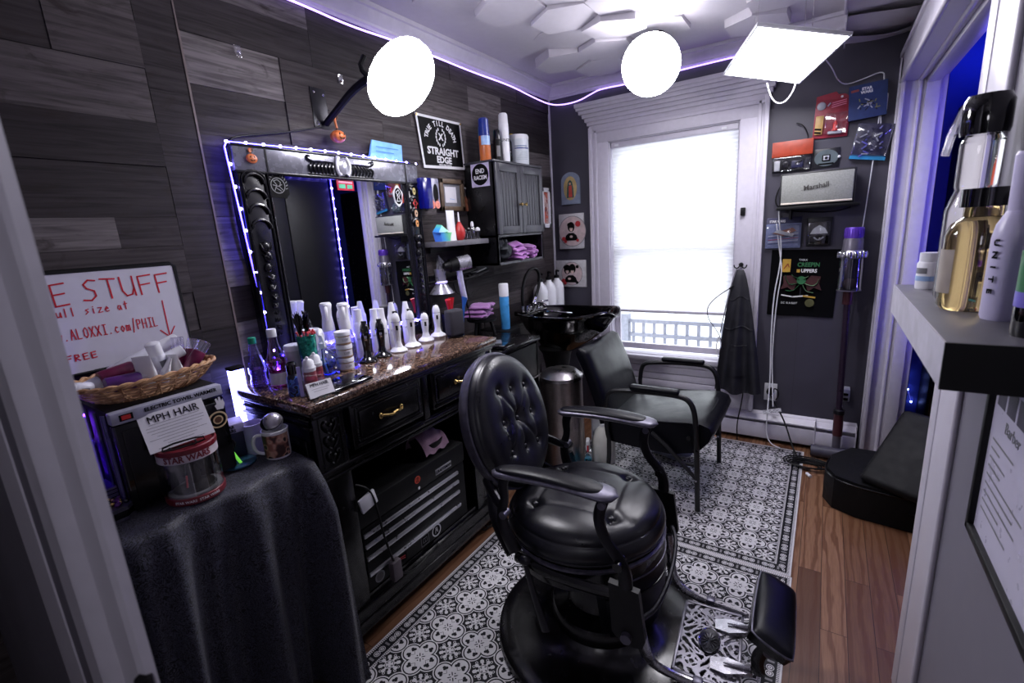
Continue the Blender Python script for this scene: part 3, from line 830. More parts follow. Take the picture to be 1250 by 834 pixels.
# ------------------------------------------------------------------ waiting chair (shampoo chair)
WCH = thing('salon_armchair', 'black vinyl armchair with flat steel arms in front of the window', 'armchair', (-.715, 2.655, .0035), 0)
def waiting():
    t = WCH; W = .30
    FM = M('black_powdercoat', hexc(24, 24, 27), .38, var=.1)
    for sy in (-1, 1):
        b = MB(); y = sy * W
        b.tube([(.245, y, 0), (.235, y, .3), (.225, y, .48), (.215, y, .56), (.19, y, .61), (.14, y, .628), (.0, y, .628), (-.18, y, .615), (-.235, y, .60), (-.255, y, .56), (-.262, y, .48)], .014, FM, smooth=2, seg=10)
        b.build('arm_frame', parent=t)
        b = MB(); b.tube([(-.262, y, .50), (-.255, y, .36), (-.24, y, .3), (-.26, y, 0)], .013, FM, seg=10, smooth=1); b.build('rear_leg', parent=t)
        b = MB(); b.box((.01, y, .645), (.26, .048, .028), VINYL, bev=.013, seg=3); b.build('arm_pad', parent=t)
        b = MB(); b.tube([(.235, y, .08 + .10), (.08, y, .34), (.0, y, .40)], .011, FM, seg=8); b.build('brace', parent=t)
        for z in (.35, .18):
            b2 = MB(); b2.cyl((.236, y - sy * .0, z), (.236, y - .017, z), .006, CHROME, seg=10); b2.build('bolt', parent=t)
    b = MB(); b.tube([(.236, -W, .25), (.236, -W + .01, .25), (.16, -W + .02, .25)], .008, FM); b.tube([(-.25, -W, .33), (-.25, W, .33)], .011, FM); b.tube([(.19, -W, .40), (.19, W, .40)], .011, FM); b.build('cross_bar', parent=t)
    # seat: thick at the front with a rounded nose
    def seat(u, v):
        # u around the section (x,z), v across
        sec = [(-.26, .28), (-.27, .33), (-.255, .435), (-.15, .445), (.0, .462), (.15, .486), (.25, .492), (.295, .475), (.310, .44), (.295, .39), (.235, .31), (.10, .27), (-.1, .27)]
        k = u * len(sec); i = int(k) % len(sec); f = k - int(k); a, c = sec[i], sec[(i + 1) % len(sec)]
        x, z = a[0] + (c[0] - a[0]) * f, a[1] + (c[1] - a[1]) * f
        yy = (v * 2 - 1); e = 1 if abs(yy) < .97 else .93
        zc = .40; edge = abs(yy) ** 8
        return (x * (1 - .03 * edge), yy * (W - .02), zc + (z - zc) * (1 - .12 * edge))
    b = MB(); b.grid(seat, 39, 24, VINYL, cu=True)
    for v in (0, 1):
        pts = [seat(i / 39, v) for i in range(39)]; b.raw(pts, [list(range(39)) if v == 0 else list(range(39))[::-1]], VINYL)
    o = b.build('seat', parent=t, ang=50)
    b = MB(); b.tube([(-.25, -W + .02, .442), (0, -W + .02, .455), (.24, -W + .022, .484), (.27, 0, .487), (.24, W - .022, .484), (0, W - .02, .455), (-.25, W - .02, .442)], .004, VINYL, smooth=1, seg=6); b.build('piping', parent=o)
    # backrest, raked backwards
    Xb = T(-.255, 0, .40, ry=rad(-20))
    b = MB()
    def back(u, v):
        yy = v * 2 - 1; zz = u * .46
        a = 2 * PI * 0
        return (0, 0, 0)
    def bsec(u, v):
        # u around thickness section, v = height
        z = v * .455; th = .042; an = 2 * PI * u
        c, s_ = math.cos(an), math.sin(an)
        sy = math.copysign(abs(c) ** .18, c); sx = math.copysign(abs(s_) ** .55, s_)
        e = math.sqrt(max(0, 1 - max(0, (v - .93) / .07) ** 2)) if v > .93 else 1
        return (-.03 + sx * th * (.35 + .65 * e) + .012 * math.sin(v * PI), sy * (W - .028) * (.95 + .05 * e), z)
    b.grid(bsec, 64, 20, VINYL, X=Xb, cu=True)
    b.raw([tuple(Xb @ Vector(bsec(i / 64, 1))) for i in range(64)], [list(range(64))], VINYL)
    b.build('backrest', parent=t, ang=60)
waiting()
# ------------------------------------------------------------------ dresser
ZD = .997
D = thing('dresser', 'black carved dresser with brown granite top and open lower bay', 'dresser', (-1.592, 1.335, 0))
def dresser():
    t = D; fx = .235
    b = MB(); b.box((0, 0, ZD - .014), (.50, 1.05, .028), GRANITE, bev=.006); b.box((0, 0, ZD - .036), (.49, 1.03, .016), BLACKL, bev=.005); b.box((0, 0, ZD - .05), (.475, 1.01, .014), BLACKL, bev=.004); b.build('granite_top', parent=t)
    b = MB()
    b.bx(-.24, .225, -.505, -.485, .06, .95, BLACKL); b.bx(-.24, .225, .485, .505, .06, .95, BLACKL)
    b.bx(-.245, -.235, -.5, .5, .06, .95, BLACKL)
    b.bx(-.24, .22, -.5, .5, .735, .75, BLACKL); b.bx(-.24, .215, -.5, .5, .15, .175, BLACKL)
    b.bx(-.24, .235, -.51, .51, .10, .15, BLACKL, bev=.006); b.bx(-.22, .24, -.515, .515, .05, .10, BLACKL, bev=.008)
    for y in (-.5, -.385, .47, .485): pass
    b.bx(.20, fx - .008, -.505, -.385, .15, .95, BLACKL, bev=.004); b.bx(.20, fx - .008, .30, .36, .15, .74, BLACKL, bev=.004); b.bx(.20, fx - .008, .455, .505, .15, .95, BLACKL, bev=.004)
    b.bx(.20, fx - .006, .0, .035, .74, .95, BLACKL, bev=.003)
    b.bx(.19, fx, -.505, .505, .728, .748, BLACKL, bev=.004); b.bx(.19, fx + .004, -.505, .505, .712, .722, BLACKL, bev=.003)
    b.bx(-.2, .21, .33, .485, .15, .735, BLACKL)
    b.build('carcass', parent=t)
    # turned feet, carved pilaster
    for x, y in ((.19, -.47), (.19, .47), (-.2, -.47), (-.2, .47)):
        b = MB(); b.lathe([(0, 0), (.02, 0), (.034, .012), (.036, .03), (.024, .045), (.03, .055), (0, .055)], BLACKL, X=T(x, y, 0), seg=20); b.build('foot', parent=t)
    b = MB(); X = FR((fx - .008, -.445, .85), (0, 1, 0), (0, 0, 1))
    for k in range(-1, 2):
        for s_ in (-1, 1):
            pts = [(s_ * .004, k * .055 - .03, .003), (s_ * .016, k * .055 - .02, .006), (s_ * .026, k * .055, .007), (s_ * .022, k * .055 + .016, .006), (s_ * .012, k * .055 + .014, .005), (s_ * .013, k * .055 + .004, .005)]
            b.tube(pts, [.002, .005, .006, .005, .004, .003], BLACKL, smooth=1, seg=6, X=X)
        b.sph((0, k * .055, .006), .007, BLACKL, X=X, seg=10, ring=6)
    for i in range(28):
        b.sph((-.040, -.10 + i * .0072, .002), .003, BLACKL, X=X, seg=6, ring=4); b.sph((.040, -.10 + i * .0072, .002), .003, BLACKL, X=X, seg=6, ring=4)
    b.build('carved_panel', parent=t)
    # rope moulding along the left end under the top
    b = MB()
    for i in range(46): b.sph((-.215 + i * .0095, -.508, .935), .0048, BLACKL, seg=6, ring=4)
    b.bx(-.24, .225, -.515, -.503, .905, .915, BLACKL, bev=.003); b.bx(-.2, .18, -.512, -.504, .60, .86, BLACKL, bev=.006)
    b.build('side_moulding', parent=t)
    for y0, y1 in ((-.365, -.01), (.05, .445)):
        b = MB(); yc = (y0 + y1) / 2; z0, z1 = .775, .945
        b.bx(.18, fx, y0, y1, z0, z1, BLACKL, bev=.004)
        b.bx(fx, fx + .008, y0 + .012, y1 - .012, z0 + .006, z0 + .02, BLACKL, bev=.004); b.bx(fx, fx + .006, y0 + .012, y1 - .012, z1 - .014, z1 - .006, BLACKL, bev=.003)
        b.bx(fx, fx + .007, y0 + .034, y1 - .034, z0 + .038, z1 - .034, BLACKL, bev=.006)
        n = int((y1 - y0 - .05) / .009)
        for i in range(n + 1):
            yy = y0 + .025 + i * (y1 - y0 - .05) / n
            for zz in (z0 + .028, z1 - .022): b.sph((fx + .004, yy, zz), .0042, BLACKL, seg=6, ring=4)
        for i in range(13):
            zz = z0 + .034 + i * (z1 - z0 - .062) / 12
            for yy in (y0 + .022, y1 - .022): b.sph((fx + .004, yy, zz), .0042, BLACKL, seg=6, ring=4)
        dr = b.build('drawer', parent=t)
        b = MB(); X = T(fx + .007, yc, .862)
        b.tube([(0, -.055, .0), (.012, -.05, .004), (.022, -.03, .0), (.026, -.008, -.004), (.026, .008, .004), (.022, .03, .0), (.012, .05, -.004), (0, .055, 0)], [.005, .006, .004, .006, .006, .004, .006, .005], BRASS, smooth=2, X=X)
        for s_ in (-1, 1): b.sph((.004, s_ * .052, 0), .009, BRASS, X=X, sc=(.5, 1, 1.3), seg=12, ring=8)
        b.sph((.025, 0, 0), .008, BRASS, X=X, sc=(.7, 1.4, .8), seg=12, ring=8); b.build('handle', parent=dr)
dresser()

# tool chest in the bay
t = thing('tool_chest', 'black metal tool chest with silver drawer strips on the lower shelf of the dresser', 'tool chest', (-1.56, 1.25, .177))
b = MB(); b.bx(-.19, .18, -.32, .32, 0, .275, BLACKM, bev=.004); b.bx(-.19, .188, -.322, .322, .278, .372, BLACKM, bev=.006); b.build('chest_body', parent=t)
for i, (z0, z1) in enumerate([(.232, .272), (.186, .228), (.134, .182), (.066, .13)]):
    b = MB(); b.bx(.17, .188, -.29, .265, z0, z1, BLACKM, bev=.002); dr = b.build('drawer', parent=t)
    b = MB(); b.bx(.186, .196, -.288, .262, z0 + .004, z0 + .020, ALU, bev=.003); b.build('pull_strip', parent=dr)
b = MB(); b.bx(.187, .1895, .12, .225, .295, .322, M('badge_plate', hexc(150, 150, 155), .4), bev=.001); b.text('CRAFTSMAN', .019, INK, X=FR((.190, .1725, .308), (0, 1, 0), (0, 0, 1)), sx=.92, bold=.0004); b.build('name_badge', parent=t)
b = MB(); b.disc((0, 0), .017, M('orange_red_sticker', hexc(196, 70, 50), .4), X=FR((.1892, .01, .332), (0, 1, 0), (0, 0, 1)), t=.0004)
b.strokes([[(-.008, .006), (.004, .009), (.008, .003), (-.006, -.002), (-.008, -.008), (.006, -.009)], [(0, .010), (.002, -.010)]], .0024, INK, X=FR((.1892, .01, .332), (0, 1, 0), (0, 0, 1)), t=.0008)
b.cyl((.188, .01, .295), (.194, .01, .295), .007, CHROME, seg=14); b.build('sticker_and_lock', parent=t)
b = MB(); Xs = FR((.1812, .095, .036), (0, 1, 0), (0, 0, 1))
b.disc((0, 0), .029, WPRINT, X=Xs, ri=.023, t=.0008); b.disc((0, 0), .0225, INK, X=Xs, t=.0006)
b.strokes([[(-.008, -.012), (-.004, .01), (.0, -.004), (.004, .01), (.008, -.012)], [(-.006, .013), (.006, .013)]], .003, WPRINT, X=Xs, t=.001); b.build('round_sticker', parent=t)
b = MB(); Xs = FR((.1812, .02, .034), (0, 1, 0), (0, 0, 1)); b.quad(-.024, .024, -.024, .024, GREYPR, X=Xs, t=.0006); b.quad(-.021, .021, -.021, .021, INK, X=Xs, t=.0008); b.strokes([[(-.012, -.01), (-.012, .01), (.012, .01), (.012, -.01), (-.012, -.01)], [(0, -.01), (0, .01)]], .0025, GREYPR, X=Xs, t=.001); b.build('square_sticker', parent=t)
b = MB(); Xs = FR((.1812, -.12, .034), (0, 1, 0), (0, 0, 1)); b.quad(-.045, .03, -.018, .018, INK, X=Xs, t=.0006); b.strokes([[(-.035, .006), (-.01, .009), (.02, .004)], [(-.035, -.004), (0, 0), (.02, -.006)]], .005, REDP, X=Xs, t=.001); b.build('red_sticker', parent=t)
b = MB(); Xs = FR((.1812, -.235, .034), (0, 1, 0), (0, 0, 1)); b.disc((0, 0), .024, GREYPR, X=Xs, t=.0006); b.disc((0, 0), .017, M('dull_print', hexc(84, 80, 84), .5), X=Xs, t=.0008); b.build('round_sticker', parent=t)
b = MB(); Xs = FR((.1962, -.13, .262), (0, 1, 0), (0, 0, 1)); b.build('x', parent=t) if False else None
t = thing('hair_clipper', 'clipper with a grey box plug hanging by its cord in front of the tool chest', 'clipper', (-1.352, 1.0, .56))
b = MB(); b.box((0, -.01, .005), (.012, .075, .06), PLW, X=T(rx=rad(12)), bev=.004); b.build('label_card', parent=t)
b = MB(); b.tube([(-.02, -.04, .08), (.0, -.01, .06), (.004, .01, .02), (.008, .02, -.05), (.01, .03, -.16), (.014, .05, -.27), (.014, .07, -.34), (.012, .11, -.395), (.0, .2, -.42), (-.01, .33, -.40)], .0045, BLACKM, smooth=2); b.build('cord', parent=t)
b = MB(); b.box((.014, .062, -.335), (.03, .045, .085), M('grey_plug', hexc(92, 84, 90), .5), X=I4, bev=.006); b.build('plug_box', parent=t)
b = MB()
def fold(u, v):
    return (-.01 + .05 * math.cos(u * 7) * .2 + .06 * math.sin(PI * v) , -.07 + .14 * u + .01 * math.sin(v * 9), .0 + .11 * math.sin(v * PI) ** .7 * (1 - .2 * u) + .008 * math.sin(u * 14 + v * 5))
b.grid(lambda u, v: (-.06 + .13 * v, -.075 + .15 * u, .02 + .10 * math.sin(PI * min(1, v * 1.02)) ** .6 * (.8 + .2 * math.sin(u * 4)) + .006 * math.sin(u * 15 + v * 6)), 28, 20, terry_mat('mauve_towel', hexc(150, 118, 138)))
b.lathe([(0, 0), (.055, 0), (.07, .05), (.072, .06), (0, .06)], BLACKM, sy=1.1)
tag(b.build('hand_towel', loc=(-1.46, 1.42, .549)), 'dusty mauve towel draped over a dark bowl on top of the tool chest', 'towel')

# ------------------------------------------------------------------ mirror
MZ0, MZ1, MY0, MY1 = ZD, 1.87, .965, 1.90
MR = thing('framed_mirror', 'large mirror in a carved black frame standing on the dresser against the wall', 'mirror', (-1.80, 1.4325, ZD))
def mirror():
    t = MR; H = MZ1 - MZ0; w = (MY1 - MY0) / 2; fl, fr, ft = .125, .095, .095
    m, nt = newmat('mirror_silver'); nt.set(col=(.86, .87, .9), metal=1, rough=.012); 
    b = MB(); b.bx(-.02, -.012, -w + .06, w - .05, .02, H - .06, m); b.build('mirror_glass', parent=t)
    FRM = M('mirror_frame_black', hexc(24, 24, 28), .22, var=.15)
    FRT = M('mirror_frame_top', hexc(120, 120, 130), .25, var=.1, metal=.4)
    # left and right carved uprights
    for s_, y0, y1 in ((-1, -w, -w + fl), (1, w - fr, w)):
        b = MB(); W = y1 - y0; yc = (y0 + y1) / 2
        b.bx(-.045, -.004, y0, y1, 0, H - ft, FRM, bev=.004)
        zt = H - ft - .03; zb = .10
        pr = [(yc - W * .36, zb), (yc - W * .36, zt)] + [(yc - W * .36 * math.cos(a), zt + W * .3 * math.sin(a)) for a in [PI * i / 10 for i in range(1, 10)]] + [(yc + W * .36, zt), (yc + W * .36, zb)] + [(yc + W * .36 * math.cos(a), zb - W * .3 * math.sin(a)) for a in [PI * i / 10 for i in range(1, 10)]]
        b.tube([(-.002, p[0], p[1]) for p in pr], .005, FRM, closed=True, seg=6)
        b.tube([(.0, y0 + .006, 0), (.0, y0 + .006, H - ft)], .004, FRM, seg=6); b.tube([(.0, y1 - .006, 0), (.0, y1 - .006, H - ft)], .004, FRM, seg=6)
        for k in range(4):                                   # overlapping arches at the head
            zc = zt - .055 * k - .01
            b.tube([(.002, yc - W * .30 * math.cos(a), zc + W * .28 * math.sin(a)) for a in [PI * i / 12 for i in range(13)]], [.003] + [.0055] * 11 + [.003], FRM, seg=6)
        for k in range(3): b.tube([(.002, yc - W * .30 * math.cos(a), .065 - .04 * k + .03 + W * .2 * -math.sin(a)) for a in [PI * i / 12 for i in range(13)]], .0045, FRM, seg=6)
        b.sph((.002, yc, zt - .245), .022, FRM, sc=(.5, .9, 1), seg=14, ring=10)
        for k in range(7):
            b.tube([(.004, yc, zt - .262), (.012, yc + (k - 3) * .006, zt - .246), (.004, yc + (k - 3) * .007, zt - .228)], .002, FRM, seg=5)
        z = zt - .28; k = 0
        while z > zb + .05:                                  # falling husk garland
            r = .016 - .0016 * k
            b.sph((.003, yc + (-1) ** k * .004, z), max(.006, r), FRM, sc=(.5, 1, 1.25), seg=12, ring=8)
            b.tube([(.004, yc - r, z + .01), (.010, yc, z - .004), (.004, yc + r, z + .01)], .0028, FRM, seg=5)
            z -= .042 - .002 * k; k += 1
        b.build('carved_upright', parent=t)
    b = MB(); b.bx(-.045, 0, -w, w, H - ft, H, FRT, bev=.004); b.bx(-.045, .003, -w - .003, w + .003, H - .008, H + .003, FRM, bev=.003); b.bx(-.04, .002, -w, w, H - ft - .004, H - ft + .006, FRM, bev=.003)
    for y in (-w + fl, w - fr + .01): b.bx(0, .003, y - .004, y + .002, H - ft, H, FRM)
    b.build('top_rail', parent=t)
    b = MB(); b.bx(-.045, -.002, -w + fl, w - fr, 0, .05, FRM, bev=.004); b.build('bottom_rail', parent=t)
    # crest: central cartouche with side wings of leaves
    b = MB(); zc = H - ft / 2; 
    b.sph((.004, 0, zc), .034, M('crest_silver', hexc(170, 170, 180), .2, metal=.6), sc=(.35, .9, 1.05), seg=18, ring=12)
    for s_ in (-1, 1):
        for k in range(7):
            y = s_ * (.05 + k * .018); b.tube([(.002, y, zc - .034), (.010, y + s_ * .008, zc - .012), (.004, y - s_ * .004, zc + .010 - .001 * k)], [.004, .006, .004], FRM, smooth=1, seg=6)
        b.tube([(.003, s_ * .045, zc + .012), (.006, s_ * .10, zc + .014), (.006, s_ * .15, zc + .010), (.006, s_ * .175, zc + .022), (.005, s_ * .17, zc + .036), (.005, s_ * .158, zc + .03)], .004, FRM, smooth=2, seg=6)
        b.tube([(.004, s_ * .02, zc + .038), (.010, s_ * .034, zc + .012), (.008, s_ * .032, zc - .02), (.006, s_ * .018, zc - .036)], [.010, .007, .008, .010], M('crest_white', hexc(215, 215, 222), .18, metal=.3), smooth=1, seg=8)
    b.bx(-.001, .003, -.17, .17, zc - .042, zc - .034, FRM, bev=.001)
    b.build('crest_carving', parent=t)
mirror()
# stickers and small hangings on the mirror
def onmir(y, z, d=.0035): return FR((-1.80 + d, y, z), (0, 1, 0), (0, 0, 1))
b = MB(); X = FR((0, 0, 0), (0, 1, 0), (0, 0, 1))
b.prism([(-.035, -.045), (.03, -.05), (.045, -.03), (.042, .01), (.03, .04), (.005, .052), (-.02, .045), (-.04, .015)], .001, INK, X=X)
b.disc((0, -.002), .03, GREYPR, X=X, ri=.027, t=.0014)
for k in range(14):
    a = rad(200 - k * 17); b.strokes([[(.034 * math.cos(a), .038 * math.sin(a)), (.040 * math.cos(a + .1), .044 * math.sin(a + .1))]], .003, GREYPR, X=X, t=.0014)
b.strokes([[(-.015, -.02), (-.005, .0), (-.016, .015), (.0, .02), (.012, .01), (.006, -.006), (.018, -.018)], [(-.01, -.01), (.01, -.022)], [(-.02, 0), (.0, -.005), (.016, .002)]], .003, GREYPR, X=X, t=.0014)
tag(b.build('sticker', loc=(-1.8095, 1.125, 1.735)), 'dark round-topped sticker with grey drawing on the mirror glass by the left upright', 'sticker')
b = MB(); b.quad(-.045, .045, -.022, .022, M('crimson_card', hexc(176, 22, 50), .2), X=X, t=.001); b.raw([(0, 0, 0)] * 0, [], INK)
b.quad(-.036, -.002, -.014, .004, M('green_print', hexc(70, 170, 130), .3), X=X, t=.0016); b.quad(.008, .036, -.014, .002, M('green_print'), X=X, t=.0016)
b.strokes([[(-.033, .013), (.034, .011)]], .008, M('pink_print', hexc(226, 130, 160), .3), X=X, t=.0016)
tag(b.build('sticker', loc=(-1.8095, 1.445, 1.748)), 'crimson and green sticker on the mirror glass under the crest', 'sticker')
b = MB(); pts = [(.03 * math.cos(a) * (1 + .12 * math.sin(5 * a)), .048 * math.sin(a) * (1 + .08 * math.cos(4 * a))) for a in [2 * PI * i / 30 for i in range(30)]]
b.prism(pts, .001, WPRINT, X=X); b.disc((0, 0), .024, INK, X=X, ry=.039, t=.0014); b.strokes([[(-.012, -.025), (.0, .0), (-.014, .018), (.004, .03), (.014, .012), (.004, -.006), (.014, -.024), (-.01, -.025)], [(-.008, .0), (.010, .018)]], .0035, WPRINT, X=X, t=.0018)
tag(b.build('sticker', loc=(-1.8095, 1.755, 1.71)), 'white outlined sticker with black and white drawing near the right side of the mirror glass', 'sticker')
for i, (z, c, nm) in enumerate([(1.735, hexc(186, 170, 110), 'yellowish'), (1.675, hexc(200, 60, 60), 'red'), (1.625, hexc(196, 160, 130), 'tan'), (1.575, hexc(216, 150, 90), 'orange')]):
    b = MB(); m_ = M('charm_' + nm, c, .4)
    if i == 1: b.strokes([[(-.014, 0), (.014, 0)], [(0, -.022), (0, .018)]], .009, m_, X=X, t=.003)
    b.prism([(.010 * math.cos(a), .018 * math.sin(a)) for a in [2 * PI * k / 16 for k in range(16)]], .003, m_, X=X)
    b.disc((0, 0), .005, INK, X=X, t=.0034); b.raw([(0.004, 0, 0), (0.004, 0.001, 0), (0.004, 0, .001)], [[0, 1, 2]], m_)
    tag(b.build('sticker', loc=(-1.7935, 1.853, z)), f'small {nm} sticker on the right upright of the mirror frame, ' + ['topmost', 'second from top', 'third from top', 'lowest'][i] + ' of four', 'sticker', 'stickers down the right mirror upright')
# pumpkin charms
ORG = M('pumpkin_orange', hexc(205, 110, 60), .4, var=.25)
def pumpkin(name, label, loc, r, strap=0):
    t = thing(name, label, 'ornament', loc)
    b = MB()
    b.grid(lambda u, v: ((r * math.sin(PI * v) * (1 + .07 * abs(math.cos(4 * 2 * PI * u)))) * math.cos(2 * PI * u), (r * math.sin(PI * v) * (1 + .07 * abs(math.cos(8 * PI * u)))) * math.sin(2 * PI * u), -r * .85 * math.cos(PI * v)), 48, 14, ORG, cu=True)
    b.tube([(0, 0, r * .8), (.002, 0, r * 1.15)], r * .14, M('stem_brown', hexc(90, 60, 40), .6), seg=6); b.build('body', parent=t)
    b = MB()
    for s_ in (-1, 1): b.prism([(s_ * .15 * r, .15 * r), (s_ * .5 * r, .1 * r), (s_ * .38 * r, .45 * r)], .02 * r, INK, X=FR((r * .93, 0, 0), (0, 1, 0), (0, 0, 1)))
    b.prism([(-.5 * r, -.1 * r), (-.2 * r, -.25 * r), (0, -.18 * r), (.2 * r, -.25 * r), (.5 * r, -.1 * r), (.3 * r, -.45 * r), (-.3 * r, -.45 * r)], .02 * r, INK, X=FR((r * .97, 0, 0), (0, 1, 0), (0, 0, 1))); b.build('carved_face', parent=t)
    if strap:
        b = MB(); b.tube([(0, 0, r * 1.1), (0, -.006, r + strap * .5), (0, 0, r + strap)], .005, ORG, smooth=1); b.tube([(0, .0, r + strap * .4), (0, .012, r + strap * .7), (0, 0, r + strap)], .003, M('stem_brown'), smooth=1); b.build('strap', parent=t)
    return t
pumpkin('pumpkin_ornament', 'orange jack-o-lantern bell hanging from the lamp bracket', (-1.79, 1.425, 1.945), .03, .075)
t = pumpkin('pumpkin_ornament', 'small orange pumpkin charm on the top left corner of the mirror frame', (-1.793, 1.03, 1.822), .020, .016)
t.scale = (.35, 1, 1)
b = MB(); b.raw([(.012, -.105, -.04), (.012, .105, -.04), (.028, .095, .04), (.026, -.09, .046), (-.002, -.105, -.04), (-.002, .105, -.04), (.022, .095, .042), (.020, -.09, .048)], [[0, 1, 2, 3], [7, 6, 5, 4], [0, 4, 5, 1], [3, 2, 6, 7], [0, 3, 7, 4], [1, 5, 6, 2]], M('blue_box_card', hexc(130, 190, 235), .4))
b.strokes([[(-.07, .02), (.07, .018)], [(-.07, .0), (.04, -.002)]], .005, M('teal_print', hexc(90, 150, 190), .5), X=FR((.0215, 0, 0), (0, 1, 0), (.18, 0, 1)), t=.002)
tag(b.build('cardboard_box', loc=(-1.83, 1.715, 1.912)), 'pale blue card box propped on top of the mirror frame near the banner', 'box')

# LED strip with beads round the mirror
LEDB = EM('violet_led_bead', (.30, .24, 1), 60); LEDS = EM('violet_led_strip', (.04, .028, 1), 18)
t = thing('led_strip', 'violet LED strip light with bright beads running around the mirror frame', 'light strip', (-1.805, .955, 1.875))
path = [(0, 0, 0), (.004, -.012, -.02), (0, .005, -.30), (0, .02, -.60), (0, .035, -.85)]
b = MB(); b.tube([(-.0, 0, .0), (0, .45, .008), (0, .94, -.004)], .0022, LEDS, seg=6); b.tube(path, .0028, LEDS, seg=6); b.tube([(.010, .06, -.80), (.010, .90, -.80)], .004, LEDS, seg=6)
b.build('strip', parent=t)
b = MB(); b.sph((0, 0, 0), .0054, LEDB, seg=8, ring=6); proto = b.build('led_bead', parent=t, loc=(0, 0, 0))
for i in range(1, 12): c = proto.copy(); C.objects.link(c); c.parent = t; k = i / 11; c.location = (.004, -.006 + .041 * k, -.85 * k)
for i in range(1, 15): c = proto.copy(); C.objects.link(c); c.parent = t; k = i / 14; c.location = (.004, .94 * k, .008 * math.sin(PI * k) - .004 * k)
for i in range(1, 11): c = proto.copy(); C.objects.link(c); c.parent = t; k = i / 11; c.location = (.012, .06 + .84 * k, -.80)
# ------------------------------------------------------------------ things on the dresser
WLAB = M('white_label', hexc(222, 220, 226), .45, var=.03); REDL = M('wine_red_label', hexc(120, 24, 40), .35)
def lab(b, r, z, txt, size, mat, ang=0, X=I4, sx=1, bold=0):
    """lettering wrapped flat against a cylinder, facing direction ang"""
    n = Vector((math.cos(ang), math.sin(ang), 0)); u = Vector((-math.sin(ang), math.cos(ang), 0))
    k = len(b.v); b.text(txt, size, mat, X=I4, sx=sx, bold=bold)
    for i in range(k, len(b.v)):
        x, y, zz = b.v[i]; a = ang + x / r; b.v[i] = tuple(X @ Vector(((r + .0006 + zz) * math.cos(a), (r + .0006 + zz) * math.sin(a), z + y)))
def bottle(name, label, loc, parts, group=None, cat='bottle', rot=0):
    t = thing(name, label, cat, loc, rot, group)
    for pn, fn in parts:
        b = MB(); fn(b); b.build(pn, parent=t)
    return t
CA = math.atan2(-1.2, 1.6)   # roughly towards the camera
def L(prof, mat, **kw): return lambda b: b.lathe(prof, mat, **kw)
bottle('sauce_bottle', 'clear plastic bottle with green cap at the left end of the dresser', (-1.73, .874, ZD), [
    ('body', L([(0, 0), (.026, 0), (.030, .006), (.030, .03), (.027, .035), (.027, .05), (.031, .056), (.030, .09), (.022, .115), (.014, .15), (.012, .168), (0, .168)], CLR('violet_clear', (.75, .7, 1)))),
    ('liquid', L([(0, .004), (.026, .006), (.025, .07), (0, .07)], GL('violet_liquid', (.7, .55, 1)))),
    ('cap', L([(0, .165), (.014, .165), (.014, .186), (.012, .188), (0, .188)], M('green_cap', hexc(30, 140, 110), .4)))])
bottle('tonic_bottle', 'tall bottle of pink tonic with a white cap beside the green-capped bottle', (-1.665, .915, ZD), [
    ('body', L([(0, 0), (.030, 0), (.034, .006), (.034, .05), (.031, .056), (.031, .072), (.036, .082), (.035, .10), (.026, .125), (.017, .16), (.015, .188), (0, .188)], CLR('rose_clear', (.95, .72, .9)))),
    ('liquid', L([(0, .004), (.031, .006), (.031, .09), (.03, .1), (0, .1)], GL('pink_liquid', (.95, .3, .6)))),
    ('label', L([(.0345, .01), (.0345, .055)], WLAB, ang=(CA - 1, CA + 1))),
    ('cap', L([(0, .186), (.0165, .186), (.0165, .212), (.015, .215), (0, .215)], PLW))])
bottle('pump_bottle', 'small black-capped bottle with blue label at the front left corner of the dresser', (-1.50, .872, ZD), [
    ('body', L([(0, 0), (.020, 0), (.022, .005), (.022, .066), (.014, .078), (0, .08)], art_mat('blue_swirl_label', [hexc(30, 40, 110), hexc(80, 120, 210), hexc(20, 20, 40)], 90))),
    ('cap', L([(0, .078), (.017, .078), (.018, .11), (.012, .118), (0, .118)], BLACKG))])
for (x, y, lb) in ((-1.485, .925, 'mousse bottle with wine-red label and white cap, left of the pair behind the card holder'), (-1.52, .975, 'mousse bottle with wine-red label and white cap, right of the pair beside the teal tumbler')):
    bottle('mousse_bottle', lb, (x, y, ZD), [
        ('body', L([(0, 0), (.022, 0), (.023, .004), (.023, .068), (.021, .076), (0, .076)], REDL)),
        ('label', lambda b: (b.lathe([(.0236, .022), (.0236, .036)], M('mauve_label', hexc(170, 130, 150), .4), ang=(CA - .9, CA + .9)), b.lathe([(.0236, .045), (.0236, .058)], M('rose_print', hexc(190, 60, 90), .4), ang=(CA - .5, CA + .7)))),
        ('cap', L([(0, .074), (.023, .074), (.024, .086), (.020, .092), (.019, .108), (.012, .116), (0, .116)], PLW)),
        ('nozzle', lambda b: b.tube([(0, 0, .113), (0, 0, .122), (.014, -.012, .124)], .005, PLW, smooth=1))], group='mousse bottles on the dresser')
t = thing('sign_holder', 'narrow clear upright sign holder in front of the mousse bottles', 'sign holder', (-1.462, .872, ZD), (0, 0, rad(-25)))
b = MB(); b.bx(-.002, .002, -.006, .006, 0, .105, M('frosted_edge', hexc(190, 180, 235), .3, trans=.4)); b.build('edge', parent=t)
b = MB(); b.bx(-.0015, .0015, .006, .075, .0, .105, CLR('clear_plastic')); b.bx(-.03, .02, -.006, .075, 0, .003, CLR('clear_plastic')); b.build('panel', parent=t)
